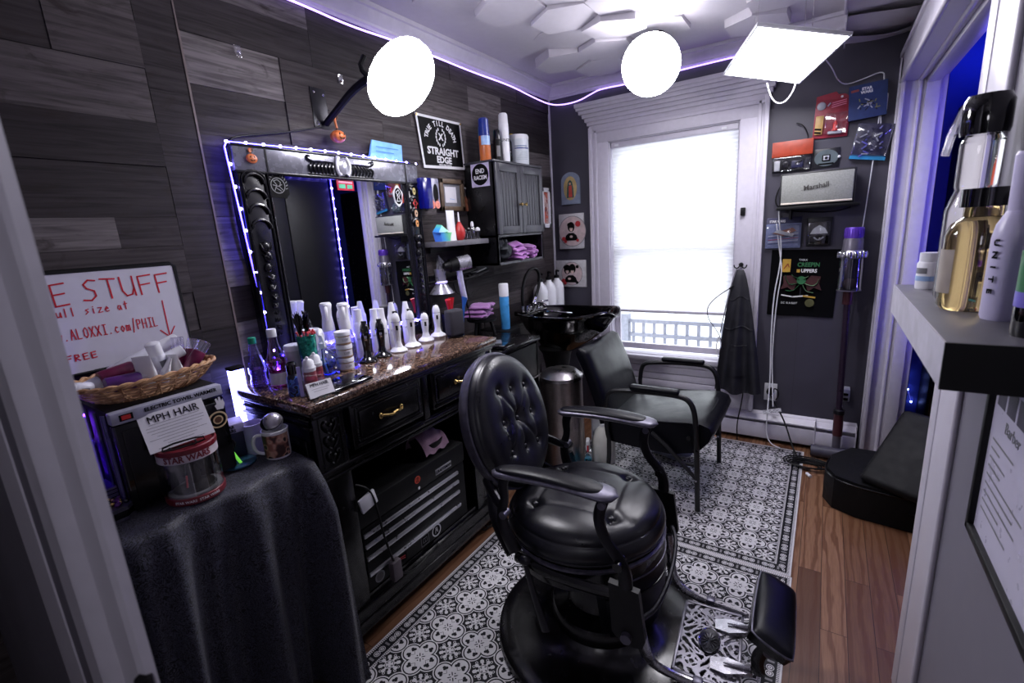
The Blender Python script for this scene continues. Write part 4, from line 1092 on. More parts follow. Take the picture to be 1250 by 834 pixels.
bottle('jar', 'frosted white jar with faint script standing behind the mousse bottles', (-1.665, .99, ZD), [
    ('body', lambda b: (b.lathe([(0, 0), (.034, 0), (.036, .006), (.036, .135), (.033, .14), (0, .14)], M('frosted_white', hexc(205, 205, 215), .3)), b.lathe([(.0368, .03), (.0368, .12)], M('grey_label', hexc(170, 168, 178), .4), ang=(CA - .8, CA + .8))))], cat='jar')
# tumbler with tassels
b0 = thing('tumbler', 'tall teal iridescent tumbler topped with black tinsel and red beads', 'tumbler', (-1.59, 1.0, ZD))
m, nt = newmat('teal_iridescent'); v = nt.noise(nt.coord(), 70, 4, .6); nt.set(col=nt.ramp(v, [(.35, hexc(8, 50, 52)), (.55, hexc(30, 130, 110)), (.75, hexc(90, 190, 170))]), rough=.2, metal=.5)
b = MB(); b.lathe([(0, 0), (.028, 0), (.029, .015), (.029, .02), (.034, .178), (.033, .180), (0, .180)], m); b.lathe([(.0285, .0), (.0292, .018)], BLACKM); b.build('body', parent=b0)
b = MB(); R = random.Random(8)
for i in range(34):
    a = R.random() * 6.28; r = .026 + .008 * R.random(); b.sph((r * math.cos(a), r * math.sin(a), .180 + R.random() * .016), .005, M('red_bead', hexc(200, 70, 80), .2), seg=6, ring=4)
b.build('bead_rim', parent=b0)
b = MB()
for i in range(60):
    a = R.random() * 6.28; k = R.random(); h = .04 + .06 * R.random(); c0 = (-.012, .014) if i % 2 else (.012, -.028)
    p = [(c0[0], c0[1], .175), (c0[0] + .01 * k * math.cos(a), c0[1] + .01 * k * math.sin(a), .175 + h * .6), (c0[0] + .022 * k * math.cos(a), c0[1] + .022 * k * math.sin(a), .175 + h)]
    b.tube(p, [.003, .004, .0015], BLACKG, seg=4, smooth=1)
b.build('tinsel', parent=b0)
bottle('paper_cup', 'white cup standing behind the teal tumbler against the mirror', (-1.71, 1.10, ZD), [('body', L([(0, 0), (.024, 0), (.030, .16), (.031, .165), (0, .165)], PLW)), ('lid', L([(0, .164), (.033, .164), (.033, .174), (0, .176)], PLW))], cat='cup')
# round spray bottle
t = thing('spray_bottle', 'round clear spray bottle half full of blue liquid', 'spray bottle', (-1.63, 1.09, ZD))
gl = [(0, 0), (.036, 0), (.048, .014), (.052, .036), (.048, .062), (.034, .086), (.016, .098), (.013, .108), (0, .108)]
b = MB(); b.lathe(gl, CLR('blue_clear', (.85, .88, 1))); b.build('body', parent=t)
b = MB(); b.lathe([(0, .003), (.035, .003), (.046, .015), (.050, .036), (.048, .052), (0, .052)], GL('blue_liquid', (.12, .35, 1))); b.build('liquid', parent=t)
b = MB(); b.lathe([(0, .105), (.015, .105), (.016, .125), (.012, .13), (0, .13)], PLW); b.tube([(0, 0, .12), (-.004, .004, .158), (.0, -.01, .172)], [.010, .012, .013], PLW, smooth=1)
b.tube([(-.018, .014, .166), (.0, -.004, .176), (.022, -.022, .168), (.028, -.028, .160)], [.008, .011, .009, .006], PLW, smooth=1); b.tube([(.014, -.012, .164), (.026, -.012, .14), (.036, -.016, .115)], [.006, .005, .004], PLW, smooth=1); b.tube([(0, 0, .1), (.01, -.01, .05), (.022, -.01, .01)], .003, PLW, smooth=1); b.build('trigger_head', parent=t)
# continuous mist bottles
def mist(label, loc, H):
    t = thing('mist_bottle', label, 'spray bottle', loc, CA, 'white mist bottles')
    b = MB(); b.lathe([(0, 0), (.028, 0), (.032, .01), (.032, H * .44), (.026, H * .53), (.02, H * .6), (0, H * .6)], CLR('milky_clear', (.9, .9, 1), .3)); b.lathe([(0, .004), (.029, .006), (.029, H * .3), (0, H * .3)], GL('pale_liquid', (.9, .92, 1))); b.build('body', parent=t)
    b = MB(); b.lathe([(0, H * .58), (.025, H * .58), (.024, H * .66), (.019, H * .8), (.021, H * .9), (.024, H * .97), (.020, H), (0, H)], WHITEG, sx=1.12); b.build('head', parent=t)
    b = MB(); b.tube([(.018, 0, H * .95), (.036, 0, H * .88), (.040, 0, H * .80), (.034, 0, H * .76)], [.008, .008, .007, .005], WHITEG, smooth=1, up=(0, 1, 0)); b.build('trigger', parent=t)
mist('white mist spray bottle, the farther of the pair against the mirror', (-1.69, 1.17, ZD), .27)
mist('white mist spray bottle just behind the three stacked jars', (-1.655, 1.225, ZD), .262)
for i in range(3):
    bottle('pomade_jar', 'white-labelled jar, ' + ['bottom', 'middle', 'top'][i] + ' of the stack of three on the dresser', (-1.595, 1.16, ZD + i * .054), [
        ('body', lambda b: b.lathe([(0, 0), (.030, 0), (.031, .004), (.031, .036), (0, .036)], CLR('amber_clear', (.95, .85, .7), .2)) and b.lathe([(0, .002), (.0305, .002), (.0305, .034), (0, .034)], M('cream_pomade', hexc(206, 184, 160), .4))),
        ('label', lambda b: (b.lathe([(.0316, .008), (.0316, .032)], WLAB, seg=24, ang=(CA - 1.2, CA + 1.2)), lab(b, .0318, .021, 'LUX', .013, GREYPR, ang=CA + .3))),
        ('lid', L([(0, .036), (.032, .036), (.032, .051), (.031, .0525), (0, .0525)], PLW))], group='stack of pomade jars', cat='jar')
# trimmers on round bases
def trimmer(label, loc, white, H, lean=0):
    bm_ = WHITEG if white else BLACKG
    H *= 1.1
    t = thing('hair_trimmer', label, 'hair trimmer', loc, CA)
    b = MB(); b.lathe([(0, 0), (.038, 0), (.040, .005), (.034, .012), (.02, .022), (.015, .04), (.014, H * .45), (0, H * .45)], bm_); b.build('charging_base', parent=t)
    b = MB(); b.tube([(0, 0, .035), (0, 0, H * .4), (.002, 0, H * .7), (.003, 0, H * .88), (.001, 0, H)], [.014, .016, .020, .019, .009], bm_, seg=16, smooth=2); b.build('body', parent=t)
    b = MB(); b.box((.020, 0, H * .62), (.004, .010, .022), BLACKM if white else CHROME, bev=.0015); b.build('switch', parent=t)
    b = MB(); b.tube([(.021 * math.cos(a), .021 * math.sin(a), H * .76) for a in [2 * PI * i / 20 for i in range(20)]], .0012, BLACKM, closed=True, seg=5); b.build('seam_ring', parent=t); b = MB(); b.box((.004, 0, H + .002), (.012, .022, .01), IRON, bev=.002); b.build('blade', parent=t)
    return t
trimmer('black hair trimmer on a stand nearest the stacked jars', (-1.612, 1.285, ZD), False, .155)
trimmer('black hair trimmer on a stand beside the white trimmers', (-1.622, 1.375, ZD), False, .148)
trimmer('white hair trimmer on a round base, next to the black trimmers', (-1.618, 1.468, ZD), True, .165)
trimmer('white hair trimmer, second in the row of four white ones', (-1.625, 1.565, ZD), True, .160)
trimmer('white hair trimmer, third in the row of four white ones', (-1.645, 1.68, ZD), True, .130)
trimmer('white hair trimmer at the far right end of the row', (-1.660, 1.785, ZD), True, .150)
for i, (y, H, x, lb) in enumerate(((1.33, .215, -1.70, 'tall white spray can behind the first black trimmer'), (1.43, .20, -1.715, 'tall white spray can behind the second black trimmer'), (1.475, .195, -1.72, 'white spray can half hidden between the black and white trimmers'), (1.525, .215, -1.70, 'slim white spray can behind the first white trimmer'), (1.62, .205, -1.705, 'slim white spray can behind the second white trimmer'))):
    bottle('spray_can', lb, (x, y, ZD), [('body', (lambda H: L([(0, 0), (.023, 0), (.024, .004), (.024, H * .68), (.018, H * .76), (0, H * .76)], WHITEG))(H)),
        ('cap', (lambda H, k: L([(0, H * .75), (.019, H * .75), (.017, H * .82), (.0165 - k, H), (0, H)], WHITEG))(H, .006 if i > 2 else 0)),
        ('label', (lambda H: lambda b: (lab(b, .0245, H * .4, 'UNITE', .012, GREYPR, ang=CA)))(H))], group='white spray cans by the mirror')
t = thing('glass_tray', 'dark glass tray near the front edge of the dresser', 'tray', (-1.435, 1.02, ZD), rad(4))
b = MB(); b.box((0, 0, .007), (.125, .17, .014), BLACKG, bev=.004); b.build('tray_base', parent=t)
b = MB(); b.box((0, 0, .0148), (.105, .15, .002), GL('smoked_glass', (.05, .05, .07)), bev=.001); b.build('glass_inlay', parent=t)
t = thing('card_holder', 'small wire holder with a white printed card at the front corner of the dresser', 'card holder', (-1.385, .895, ZD), rad(-8))
b = MB(); Xc = FR((-.005, 0, .031), (0, 1, 0), (-.45, 0, 1)); b.box((0, 0, 0), (.088, .052, .006), WLAB, X=Xc); b.text('MPH HAIR', .0165, INK, X=Xc @ T(0, .016, .0034), sx=.85)
b.strokes([[(-.03, .002), (.03, .002)], [(-.025, -.006), (.022, -.006)]], .001, GREYPR, X=Xc, t=.0036); b.build('card', parent=t)
b = MB(); b.tube([(.03, -.045, .003), (.03, .045, .003), (.036, .045, .018), (.036, -.045, .018)], .0018, BLACKM, closed=True, smooth=1, seg=6); b.tube([(.03, -.04, .003), (-.02, -.04, .003), (-.028, -.04, .03)], .0018, BLACKM, seg=6); b.tube([(.03, .04, .003), (-.02, .04, .003), (-.028, .04, .03)], .0018, BLACKM, seg=6); b.build('wire_stand', parent=t)

# hair dryer on wall holder, cones, box, small bottle table to the right of the mirror
t = thing('hair_dryer', 'black and silver hair dryer hanging handle-down in its wall holder', 'hair dryer', (-1.72, 2.07, 1.34))
b = MB(); b.cyl((-.02, -.055, .0), (.03, .05, .012), .037, BLACKM, r1=.040, seg=28); b.cyl((.0, -.012, .005), (.032, .054, .0125), .0405, M('silver_body', hexc(190, 190, 198), .25, metal=.7), r1=.041, seg=28); b.cyl((-.02, -.055, .0), (-.035, -.085, -.003), .034, BLACKM, r1=.02, seg=24); b.build('barrel', parent=t)
b = MB(); b.tube([(.005, -.005, -.03), (.006, .0, -.09), (.010, .012, -.17), (.012, .02, -.2)], [.017, .0175, .017, .014], M('pale_handle', hexc(196, 192, 220), .2, metal=.3), seg=16, smooth=1); b.build('handle', parent=t)
b = MB(); b.tube([(.012, .02, -.2), (.013, .03, -.23), (.014, .038, -.25)], [.012, .008, .006], BLACKM, seg=10); b.tube([(.014, .038, -.25), (.02, .04, -.33)], .0035, BLACKM, seg=6); b.build('cord', parent=t)
t = thing('tool_rack', 'black wall rack holding curling irons right of the mirror', 'tool rack', (-1.845, 2.15, 1.27))
b = MB(); b.bx(0, .01, -.2, .2, -.02, .02, BLACKM, bev=.002); b.tube([(.02, -.25, -.02), (.09, -.1, .0), (.10, .1, .03), (.02, .2, .03)], .007, BLACKM, smooth=2); b.tube([(.01, -.14, -.03), (.13, -.10, -.02), (.15, .05, -.005), (.01, .12, .01)], .006, BLACKM, smooth=2); b.build('rack_frame', parent=t)
for i, (y, z) in enumerate(((.02, -.0), (.07, -.02), (.13, -.01))):
    q = thing('curling_iron', ['thin black curling iron, nearest of three on the wall rack', 'black curling iron in the middle of the wall rack', 'black curling iron at the far side of the wall rack'][i], 'curling iron', (-1.79, 2.15 + y, 1.255 + z), 0, 'curling irons on the rack')
    b = MB(); b.tube([(.03, -.09, .012), (.01, .03, .015)], .014, BLACKM, seg=12); b.build('handle', parent=q)
    b = MB(); b.tube([(.01, .03, .015), (.0, .16, .03)], .010, IRON, seg=12); b.tube([(.008, .03, .03), (.0, .14, .046)], .004, STEEL, seg=6); b.build('barrel', parent=q)
    b = MB(); b.tube([(.03, -.09, .012), (.035, -.12, -.02), (.02, -.08, -.08 - .02 * i), (.01, 0, -.10), (.0, .06, -.07)], .003, BLACKM, smooth=2); b.build('cord', parent=q)
GMET = M('grey_satin_metal', hexc(150, 148, 160), .28, metal=.5)
t = thing('diffuser_funnel', 'grey metal funnel-shaped dryer attachment hanging at the right edge of the mirror', 'dryer attachment', (-1.79, 1.99, 1.19))
b = MB(); b.lathe([(.070, 0), (.068, .004), (.03, .055), (.028, .06), (.03, .10), (.034, .135)], GMET, caps=False); b.build('funnel', parent=t)
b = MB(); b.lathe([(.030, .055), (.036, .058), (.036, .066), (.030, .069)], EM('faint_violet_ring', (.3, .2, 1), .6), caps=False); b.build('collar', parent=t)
b = MB(); b.raw([(0, 0, .0), (.03, .03, -.02), (.005, .075, .035), (.0, .02, .09), (-.01, 0, 0), (.02, .03, -.02), (-.005, .075, .035), (-.01, .02, .09)], [[0, 1, 2, 3], [7, 6, 5, 4], [0, 4, 5, 1], [1, 5, 6, 2], [2, 6, 7, 3], [3, 7, 4, 0]], GMET)
tag(b.build('paper_tag', loc=(-1.80, 1.98, 1.31)), 'small grey folded card hanging behind the hair dryer', 'card')
t = thing('speaker_box', 'small dark box speaker with rounded corners at the right end of the dresser', 'speaker', (-1.555, 1.80, ZD), rad(-10))
b = MB(); b.box((0, 0, .075), (.06, .09, .135), M('speaker_cloth', hexc(48, 46, 54), .8, bump=.5), bev=.014, seg=3); b.build('body', parent=t)
b = MB(); b.lathe([(0, 0), (.04, 0), (.045, .004), (.045, .008), (0, .01)], BLACKG); b.build('base', parent=t)
t = thing('brush_holder', 'dark container of brushes with red and blue tops behind the small speaker', 'brush holder', (-1.70, 1.945, .90))
t.scale = (1, 1, 1.45)
b = MB(); b.lathe([(0, 0), (.05, 0), (.055, .13), (.05, .13), (.046, .02), (0, .02)], BLACKM); b.build('container', parent=t)
for i, (x, y, c) in enumerate(((.01, -.02, hexc(190, 30, 36)), (-.01, .02, hexc(190, 30, 36)), (.03, .04, hexc(40, 90, 170)))):
    b = MB(); b.tube([(x, y, .03), (x * 1.5, y * 1.5, .15), (x * 1.7, y * 1.7, .185)], [.006, .008, .017], M('brush_top_%d' % i, c, .4), seg=10); b.build('brush', parent=t)
# low black cart with towel stool, to the right of the dresser
t = thing('storage_cart', 'low black cart between the dresser and the shampoo bowl', 'cart', (-1.6, 2.12, 0))
b = MB(); b.bx(-.24, .23, -.235, .22, .875, .90, BLACKL, bev=.005); b.build('top', parent=t)
b = MB(); b.bx(-.24, .215, -.23, -.215, 0, .875, BLACKM); b.bx(-.24, .215, .2, .215, 0, .875, BLACKM); b.bx(-.24, -.23, -.22, .21, 0, .875, BLACKM); b.bx(-.24, .21, -.22, .21, .60, .615, BLACKM); b.bx(-.24, .21, -.22, .21, .30, .315, BLACKM); b.bx(.2, .212, -.21, .2, .66, .86, BLACKM, bev=.003)
b.bx(.205, .22, -.20, .19, .655, .665, IRON); b.build('body', parent=t)
t = thing('clipper_case', 'dark clipper tray with silver parts lying on the low cart', 'tray', (-1.48, 2.02, .90), rad(8))
b = MB(); b.box((0, -.01, .006), (.2, .14, .012), BLACKG, bev=.004); b.build('tray_base', parent=t)
b = MB(); b.box((.02, .02, .017), (.05, .08, .01), ALU, bev=.003, X=T(rz=.5)); b.build('silver_plate', parent=t); b = MB(); b.cyl((.0, -.0, .012), (.0, 0, .03), .014, BLACKM); b.build('knob', parent=t)
t = thing('towel_stand', 'small round black stand with a folded mauve towel, beside the blue bottle', 'stand', (-1.70, 2.22, .90))
b = MB(); b.lathe([(0, .095), (.085, .095), (.09, .1), (.09, .112), (0, .115)], BLACKM); b.build('top', parent=t)
for a in (.5, 2.6, 4.7): b = MB(); b.tube([(.05 * math.cos(a), .05 * math.sin(a), .1), (.075 * math.cos(a), .075 * math.sin(a), .0)], .010, BLACKM); b.build('leg', parent=t)
LAV = terry_mat('lavender_towel', hexc(186, 122, 196)); MAU = terry_mat('mauve_towel2', hexc(150, 100, 160))
def folded(name, label, loc, sz, mat, seed, rz=0, layers=3, group=None):
    R = random.Random(seed); b = MB(); h = sz[2] / layers
    for k in range(layers):
        dx, dy, rr = R.uniform(-.01, .01), R.uniform(-.01, .01), R.uniform(-.12, .12)
        def f(u, v, k=k, dx=dx, dy=dy):
            an = 2 * PI * u; c, s_ = math.cos(an), math.sin(an)
            x = math.copysign(abs(c) ** .5, c) * sz[0] / 2; z = s_ * h * .62; y = (v * 2 - 1) * sz[1] / 2
            z += .006 * math.sin(y * 60 + k) + .004 * math.sin(x * 70 + seed)
            e = (1 - abs(2 * v - 1) ** 8) ** .5
            return (x * (.9 + .1 * e) + dx + .004 * math.sin(y * 90), y + dy, h * (k + .5) + z * max(e, .15))
        b.grid(f, 28, 24, mat, X=T(rz=rr), cu=True)
    return tag(b.build(name, loc=loc, rot=(0, 0, rz)), label, 'towel', group)
folded('folded_towel', 'folded mauve towel on the small round stand', (-1.70, 2.21, 1.017), (.13, .17, .075), MAU, 4, .3)
bottle('shampoo_bottle', 'blue bottle with a white cap standing beside the towel stand', (-1.68, 2.44, .90), [
    ('body', L([(0, 0), (.026, 0), (.028, .004), (.030, .2), (.028, .215), (0, .215)], M('bright_blue_plastic', hexc(70, 150, 215), .3))), ('cap', L([(0, .21), (.0305, .21), (.0305, .285), (.028, .29), (0, .29)], PLW))])
b = MB(); b.bx(-1.835, -1.62, 2.36, 2.52, .85, .90, BLACKM, bev=.004); tag(b.build('wall_box'), 'small black box shelf carrying the blue bottle', 'shelf')
# ------------------------------------------------------------------ cloth-covered table
t = thing('side_table', 'small table hidden under the black patterned cloth', 'table', (-1.61, .48, 0))
b = MB(); b.bx(-.225, .225, -.30, .31, .80, .824, BLACKM, bev=.004); b.build('tabletop', parent=t)
for x in (-.2, .2):
    for y in (-.27, .28): b = MB(); b.bx(x - .02, x + .02, y - .02, y + .02, 0, .80, BLACKM); b.build('leg', parent=t)
def cloth():
    b = MB(); R = random.Random(4)
    Y0, Y1, XF = .165, .797, -1.375; Zt = .829; NU, NV = 150, 90
    def f(u, v):
        # u: along the front from the near end, round the far corner and back along the far side; v: from centre line over the edge to the floor
        y = Y0 + (Y1 - Y0) * u
        if v < .34:
            w = v / .34; x = -1.838 + (XF + .0 - (-1.838)) * w
            z = Zt + .0035 * math.sin(26 * x + 7 * y) * math.sin(19 * y + 3)
            if w > .96: z -= .004
            return (x, y, z)
        w = (v - .34) / .66; d = w * .80
        ph = 21.0 * u + .9 * math.sin(5 * u) + 1.2 * w
        amp = .008 + .055 * w ** .75
        fold = amp * (math.sin(ph) + .45 * math.sin(2.3 * ph + 1.1))
        bulge = .075 * math.exp(-((u - 1.0) / .16) ** 2) * min(1, w * 4 + .25) + .02 * w
        x = XF + .012 + .02 * min(1, w * 12) + fold + bulge
        z = Zt - .006 - d
        return (x, y + .012 * math.sin(ph * .5) * w * (1 if u < .95 else 0), max(z, .012))
    b.grid(f, NU, NV, DAMASK)
    def side(u, v):                                       # far end, hanging beside the dresser
        x = XF - .45 + .45 * u; w = v; z = Zt - .004 - .8 * w
        e = f(1.0, .34 + .66 * w) if u > .999 else None
        if e: return e
        k = u ** 6
        fx = f(1.0, .34 + .66 * w)
        return (x + (fx[0] - XF) * k, .798 + .004 * math.sin(30 * x) * w, max(z, .012))
    b.grid(side, 24, 40, DAMASK)
    o = b.build('tablecloth', ang=180); return tag(o, 'black damask patterned cloth draped over the side table down to the floor', 'tablecloth')
cloth()
TZ = .832
# whiteboard
t = thing('whiteboard', 'white dry-erase board with red handwriting leaning on the plank wall', 'whiteboard', (-1.815, .44, 1.165), (0, rad(-1.5), 0))
b = MB(); b.bx(-.004, .004, -.27, .27, .01, .30, M('whiteboard_face', hexc(205, 203, 216), .15, var=.02)); b.build('board', parent=t)
b = MB(); fr = [(-.272, .006), (-.272, .294), (-.264, .303), (.264, .303), (.273, .294), (.273, .006)]
b.tube([(.0, y, z) for y, z in fr], .0075, BLACKM, closed=True, seg=6); b.build('frame', parent=t)
RM = M('red_marker', hexc(196, 30, 48), .5, var=.1); X = FR((.0045, 0, 0), (0, 1, 0), (0, 0, 1))
GL_ = {'E': [[(.9, 1), (0, .95), (0.05, 0), (.95, .05)], [(.02, .5), (.8, .55)]], 'F': [[(.95, 1), (0, .95), (.05, 0)], [(.02, .5), (.8, .55)]], 'S': [[(1, .95), (.55, 1), (.2, .8), (.35, .6), (.8, .45), (.85, .2), (.5, 0), (0, .05)]],
       'T': [[(0, 1), (1, .95)], [(.5, .97), (.55, 0)]], 'U': [[(0, 1), (.05, .3), (.3, .02), (.7, .08), (.9, .4), (.9, 1)], [(.9, .5), (.95, 0)]], 'R': [[(0, 0), (0, 1), (.7, .95), (.75, .6), (.05, .5), (.9, 0)]],
       'A': [[(0, 0), (.45, 1), (.9, 0)], [(.2, .4), (.75, .4)]], 'L': [[(0, 1), (.02, 0), (.8, .02)]], 'O': [[(.5, 1), (.1, .75), (.1, .25), (.5, 0), (.9, .25), (.9, .75), (.5, 1)]], 'X': [[(0, 1), (.9, 0)], [(.9, 1), (0, 0)]],
       'I': [[(.1, 1), (.9, 1)], [(.5, 1), (.5, 0)], [(.1, 0), (.9, 0)]], 'P': [[(0, 0), (0, 1), (.7, .95), (.75, .6), (.05, .5)]], 'H': [[(0, 0), (0, 1)], [(.85, 0), (.85, 1)], [(0, .5), (.85, .5)]], 'W': [[(0, .6), (.2, 0), (.45, .5), (.7, 0), (.95, .6)]],
       '.': [[(.3, .0), (.4, .06)]], '/': [[(.2, -.25), (.7, 1.2)]], 'c': [[(.8, .5), (.4, .6), (.1, .3), (.4, 0), (.8, .1)]], 'o': [[(.5, .6), (.1, .3), (.5, 0), (.9, .3), (.5, .6)]], 'm': [[(0, 0), (.05, .6), (.4, .55), (.42, 0)], [(.42, .5), (.8, .58), (.9, 0)]],
       'f': [[(.9, 1), (.5, .95), (.4, -.2)], [(.1, .5), (.8, .55)]], 'u': [[(0, .6), (.1, .05), (.6, .1), (.8, .6), (.85, 0)]], 'l': [[(.3, 1), (.3, 0)]], 's': [[(.8, .6), (.2, .5), (.7, .25), (.1, 0)]], 'i': [[(.4, .6), (.4, 0)], [(.4, .85), (.42, .8)]], 'z': [[(0, .6), (.8, .6), (0, 0), (.9, .05)]],
       'e': [[(.1, .3), (.8, .4), (.5, .6), (.1, .3), (.4, 0), (.9, .1)]], 'a': [[(.8, .5), (.3, .55), (.1, .2), (.4, 0), (.75, .4), (.85, 0)]], 't': [[(.5, 1), (.5, 0)], [(.1, .65), (.9, .7)]], 'y': [[(0, .6), (.4, .1)], [(.8, .6), (.2, -.4)]], 'w': [[(0, .6), (.2, 0), (.45, .5), (.7, 0), (.95, .6)]]}
def write(s, x, y, h, w, gap, pen):
    for ch in s:
        if ch != ' ':
            b.strokes([[(x + px * w, y + py * h) for px, py in ln] for ln in GL_[ch]], pen, RM, X=X)
        x += w + gap
def put(*a): 
    global b
    b = MB(); write(*a); b.build('handwriting', parent=t)
put('FREE', -.185, .208, .064, .034, .013, .0045); put('STUFF', .022, .214, .060, .036, .0115, .0045)
put('full size at', -.062, .176, .024, .0115, .0042, .0028); put('y', -.088, .176, .024, .011, .004, .003)
put('www.ALOXXI.com/PHIL', -.088, .108, .030, .0108, .0040, .0028)
put('FREE', -.052, .046, .018, .012, .007, .0034)
b = MB(); b.strokes([[(.216, .186), (.214, .068)], [(.192, .092), (.214, .066), (.234, .098)]], .0035, RM, X=X); b.build('handwriting', parent=t)

# towel warmer
t = thing('towel_warmer', 'black electric towel warmer cabinet on the clothed table', 'towel warmer', (-1.63, .50, TZ))
t.scale = (1, 1, .945)
b = MB(); b.bx(-.15, .12, -.135, .135, .012, .30, BLACKM, bev=.008)
for x in (-.13, .10):
    for y in (-.115, .115): b.cyl((x, y, 0), (x, y, .014), .012, BLACKM, seg=10)
b.build('cabinet_body', parent=t)
b = MB(); b.bx(.12, .150, -.135, .135, .014, .262, BLACKG, bev=.006); b.bx(.148, .154, -.12, .12, .03, .245, BLACKL, bev=.003); b.build('door', parent=t)
b = MB(); b.bx(.12, .151, -.135, .135, .264, .298, M('panel_grey', hexc(150, 150, 166), .35), bev=.004); X = FR((.1515, 0, .281), (0, 1, 0), (0, 0, 1)); b.quad(-.118, -.088, -.009, .009, INK, X=X, t=.0004); b.quad(-.113, -.093, -.006, .006, M('red_switch', hexc(170, 40, 40), .3), X=X, t=.001)
b.text('ELECTRIC TOWEL WARMER', .0155, INK, X=X @ T(.028, .004, .0005), sx=.93, bold=.0004); b.build('control_panel', parent=t)
b = MB(); b.tube([(-.14 + .03 * i, -.137, .03 + (.0)) for i in range(2)] and [(.115, -.139, .02), (.115, -.139, .29)], .003, M('edge_trim', hexc(90, 86, 130), .3), seg=6)
for x in (-.10, -.03, .04, .09): b.tube([(x, -.137, .03), (x, -.137, .285)], .003, M('edge_trim'), seg=6)
b.build('side_ribs', parent=t)
b = MB(); X = FR((.1545, .105, .19), (0, 1, 0), (0, 0, 1)); b.disc((0, 0), .027, M('cream_print', hexc(206, 180, 140), .4), X=X, t=.0006); b.disc((0, 0), .022, INK, X=X, t=.001); b.disc((0, 0), .014, M('cream_print'), X=X, t=.0014)
b.disc((0, 0), .010, M('brown_print', hexc(80, 52, 36), .4), X=X, t=.0018); b.build('round_sticker', parent=t)
b = MB(); X = FR((.1545, .118, .24), (0, 1, 0), (0, 0, 1)); b.prism([(-.010, -.018), (.008, -.02), (.014, -.004), (.010, .012), (.006, .006), (.004, .02), (-.001, .02), (-.002, .008), (-.006, .018), (-.011, .016), (-.008, .0), (-.014, -.004)], .0008, WLAB, X=X); b.build('white_sticker', parent=t)

# wicker basket of samples
t = thing('wicker_basket', 'oval woven wicker basket of sample bottles on top of the towel warmer', 'basket', (-1.615, .505, 1.1145))
A0, B0, A1, B1 = .115, .072, .175, .108
def rim(a, w, wob=0):
    k = w ** .7; return ((B0 + (B1 - B0) * k + wob) * math.cos(a), (A0 + (A1 - A0) * k + wob) * math.sin(a))
b = MB()
for k in range(6):
    w = k / 5; pts = []
    for i in range(96):
        a = 2 * PI * i / 96; x, y = rim(a, w, .0022 * (1 if (i // 2 + k) % 2 else -1)); pts.append((x, y, .004 + .048 * w + .004 * math.sin(a * 2)))
    b.tube(pts, .0026, WICKER, closed=True, seg=5)
for i in range(48):
    a = 2 * PI * i / 48; b.tube([(*rim(a + .10 * w * (1 if i % 2 else -1), w), .002 + .052 * w) for w in (0, .33, .66, 1)], .0026, WICKER, seg=5)
b.build('woven_side', parent=t)
b = MB()
for p in (0, PI):
    b.tube([(*rim(2 * PI * i / 144, 1, .004 * math.cos(i * .65 + p)), .056 + .0045 * math.sin(i * .65 + p) + .004 * math.sin(4 * PI * i / 144)) for i in range(144)], .0045, WICKER, closed=True, seg=6)
b.build('braided_rim', parent=t)
b = MB(); b.lathe([(0, .0), (.98, .0), (.98, .006), (0, .006)], WICKER, sx=B0, sy=A0); b.build('base', parent=t)
MAR = M('maroon_sleeve', hexc(100, 24, 62), .35, var=.3); SILV = M('pearl_white', hexc(212, 212, 222), .25, var=.05); PUR = M('purple_sleeve', hexc(84, 40, 110), .35, var=.3)
def sample(label, loc, d, L_, r, kind):
    L_ *= 1.12; r *= 1.22; loc = (loc[0], loc[1], loc[2] + .010)
    d = Vector(d).normalized(); q = d.to_track_quat('Z', 'Y').to_euler()
    t = thing('sample_bottle', label, 'sample bottle', loc, q, 'sample bottles in the basket')
    body = {'m': MAR, 'p': PUR, 's': SILV, 'w': WHITEG}[kind]
    b = MB()
    if kind == 'w':
        b.grid(lambda u, v: ((r * (1 - .0 * v)) * math.cos(2 * PI * u) * (1.15 - .1 * v), r * math.sin(2 * PI * u) * (.75 - .62 * v), L_ * v), 20, 8, body, cu=True); b.quad(-.008, .008, .2 * L_, .2 * L_ + .014, GREYPR, X=FR((0, r * .62, 0), (1, 0, 0), (0, -.16, 1)), t=-.001)
    else: b.lathe([(0, 0), (r * .9, 0), (r, .003), (r, L_ * .62), (r * .92, L_ * .66), (0, L_ * .66)], body, seg=20)
    if kind in 'mp': b.lathe([(r + .0004, L_ * .12), (r + .0004, L_ * .24)], SILV, ang=(-2, 1)); b.lathe([(r + .0004, L_ * .34), (r + .0004, L_ * .40)], M('pink_print', hexc(226, 130, 160), .3), ang=(-2, 1))
    if kind == 's': b.lathe([(r + .0004, L_ * .2), (r + .0004, L_ * .5)], GREYPR, ang=(-.8, .2))
    b.build('body', parent=t)
    b = MB(); b.lathe([(0, L_ * .64), (r * .93, L_ * .64), (r * .95, L_), (r * .8, L_ + .002), (0, L_ + .002)] if kind != 'w' else [(0, -.012), (r * .7, -.012), (r * .75, .002), (0, .002)], CLR('frost_cap', (.92, .9, 1), .5) if kind in 'mp' else PLW, seg=20); b.build('cap', parent=t)
bz = 1.1145
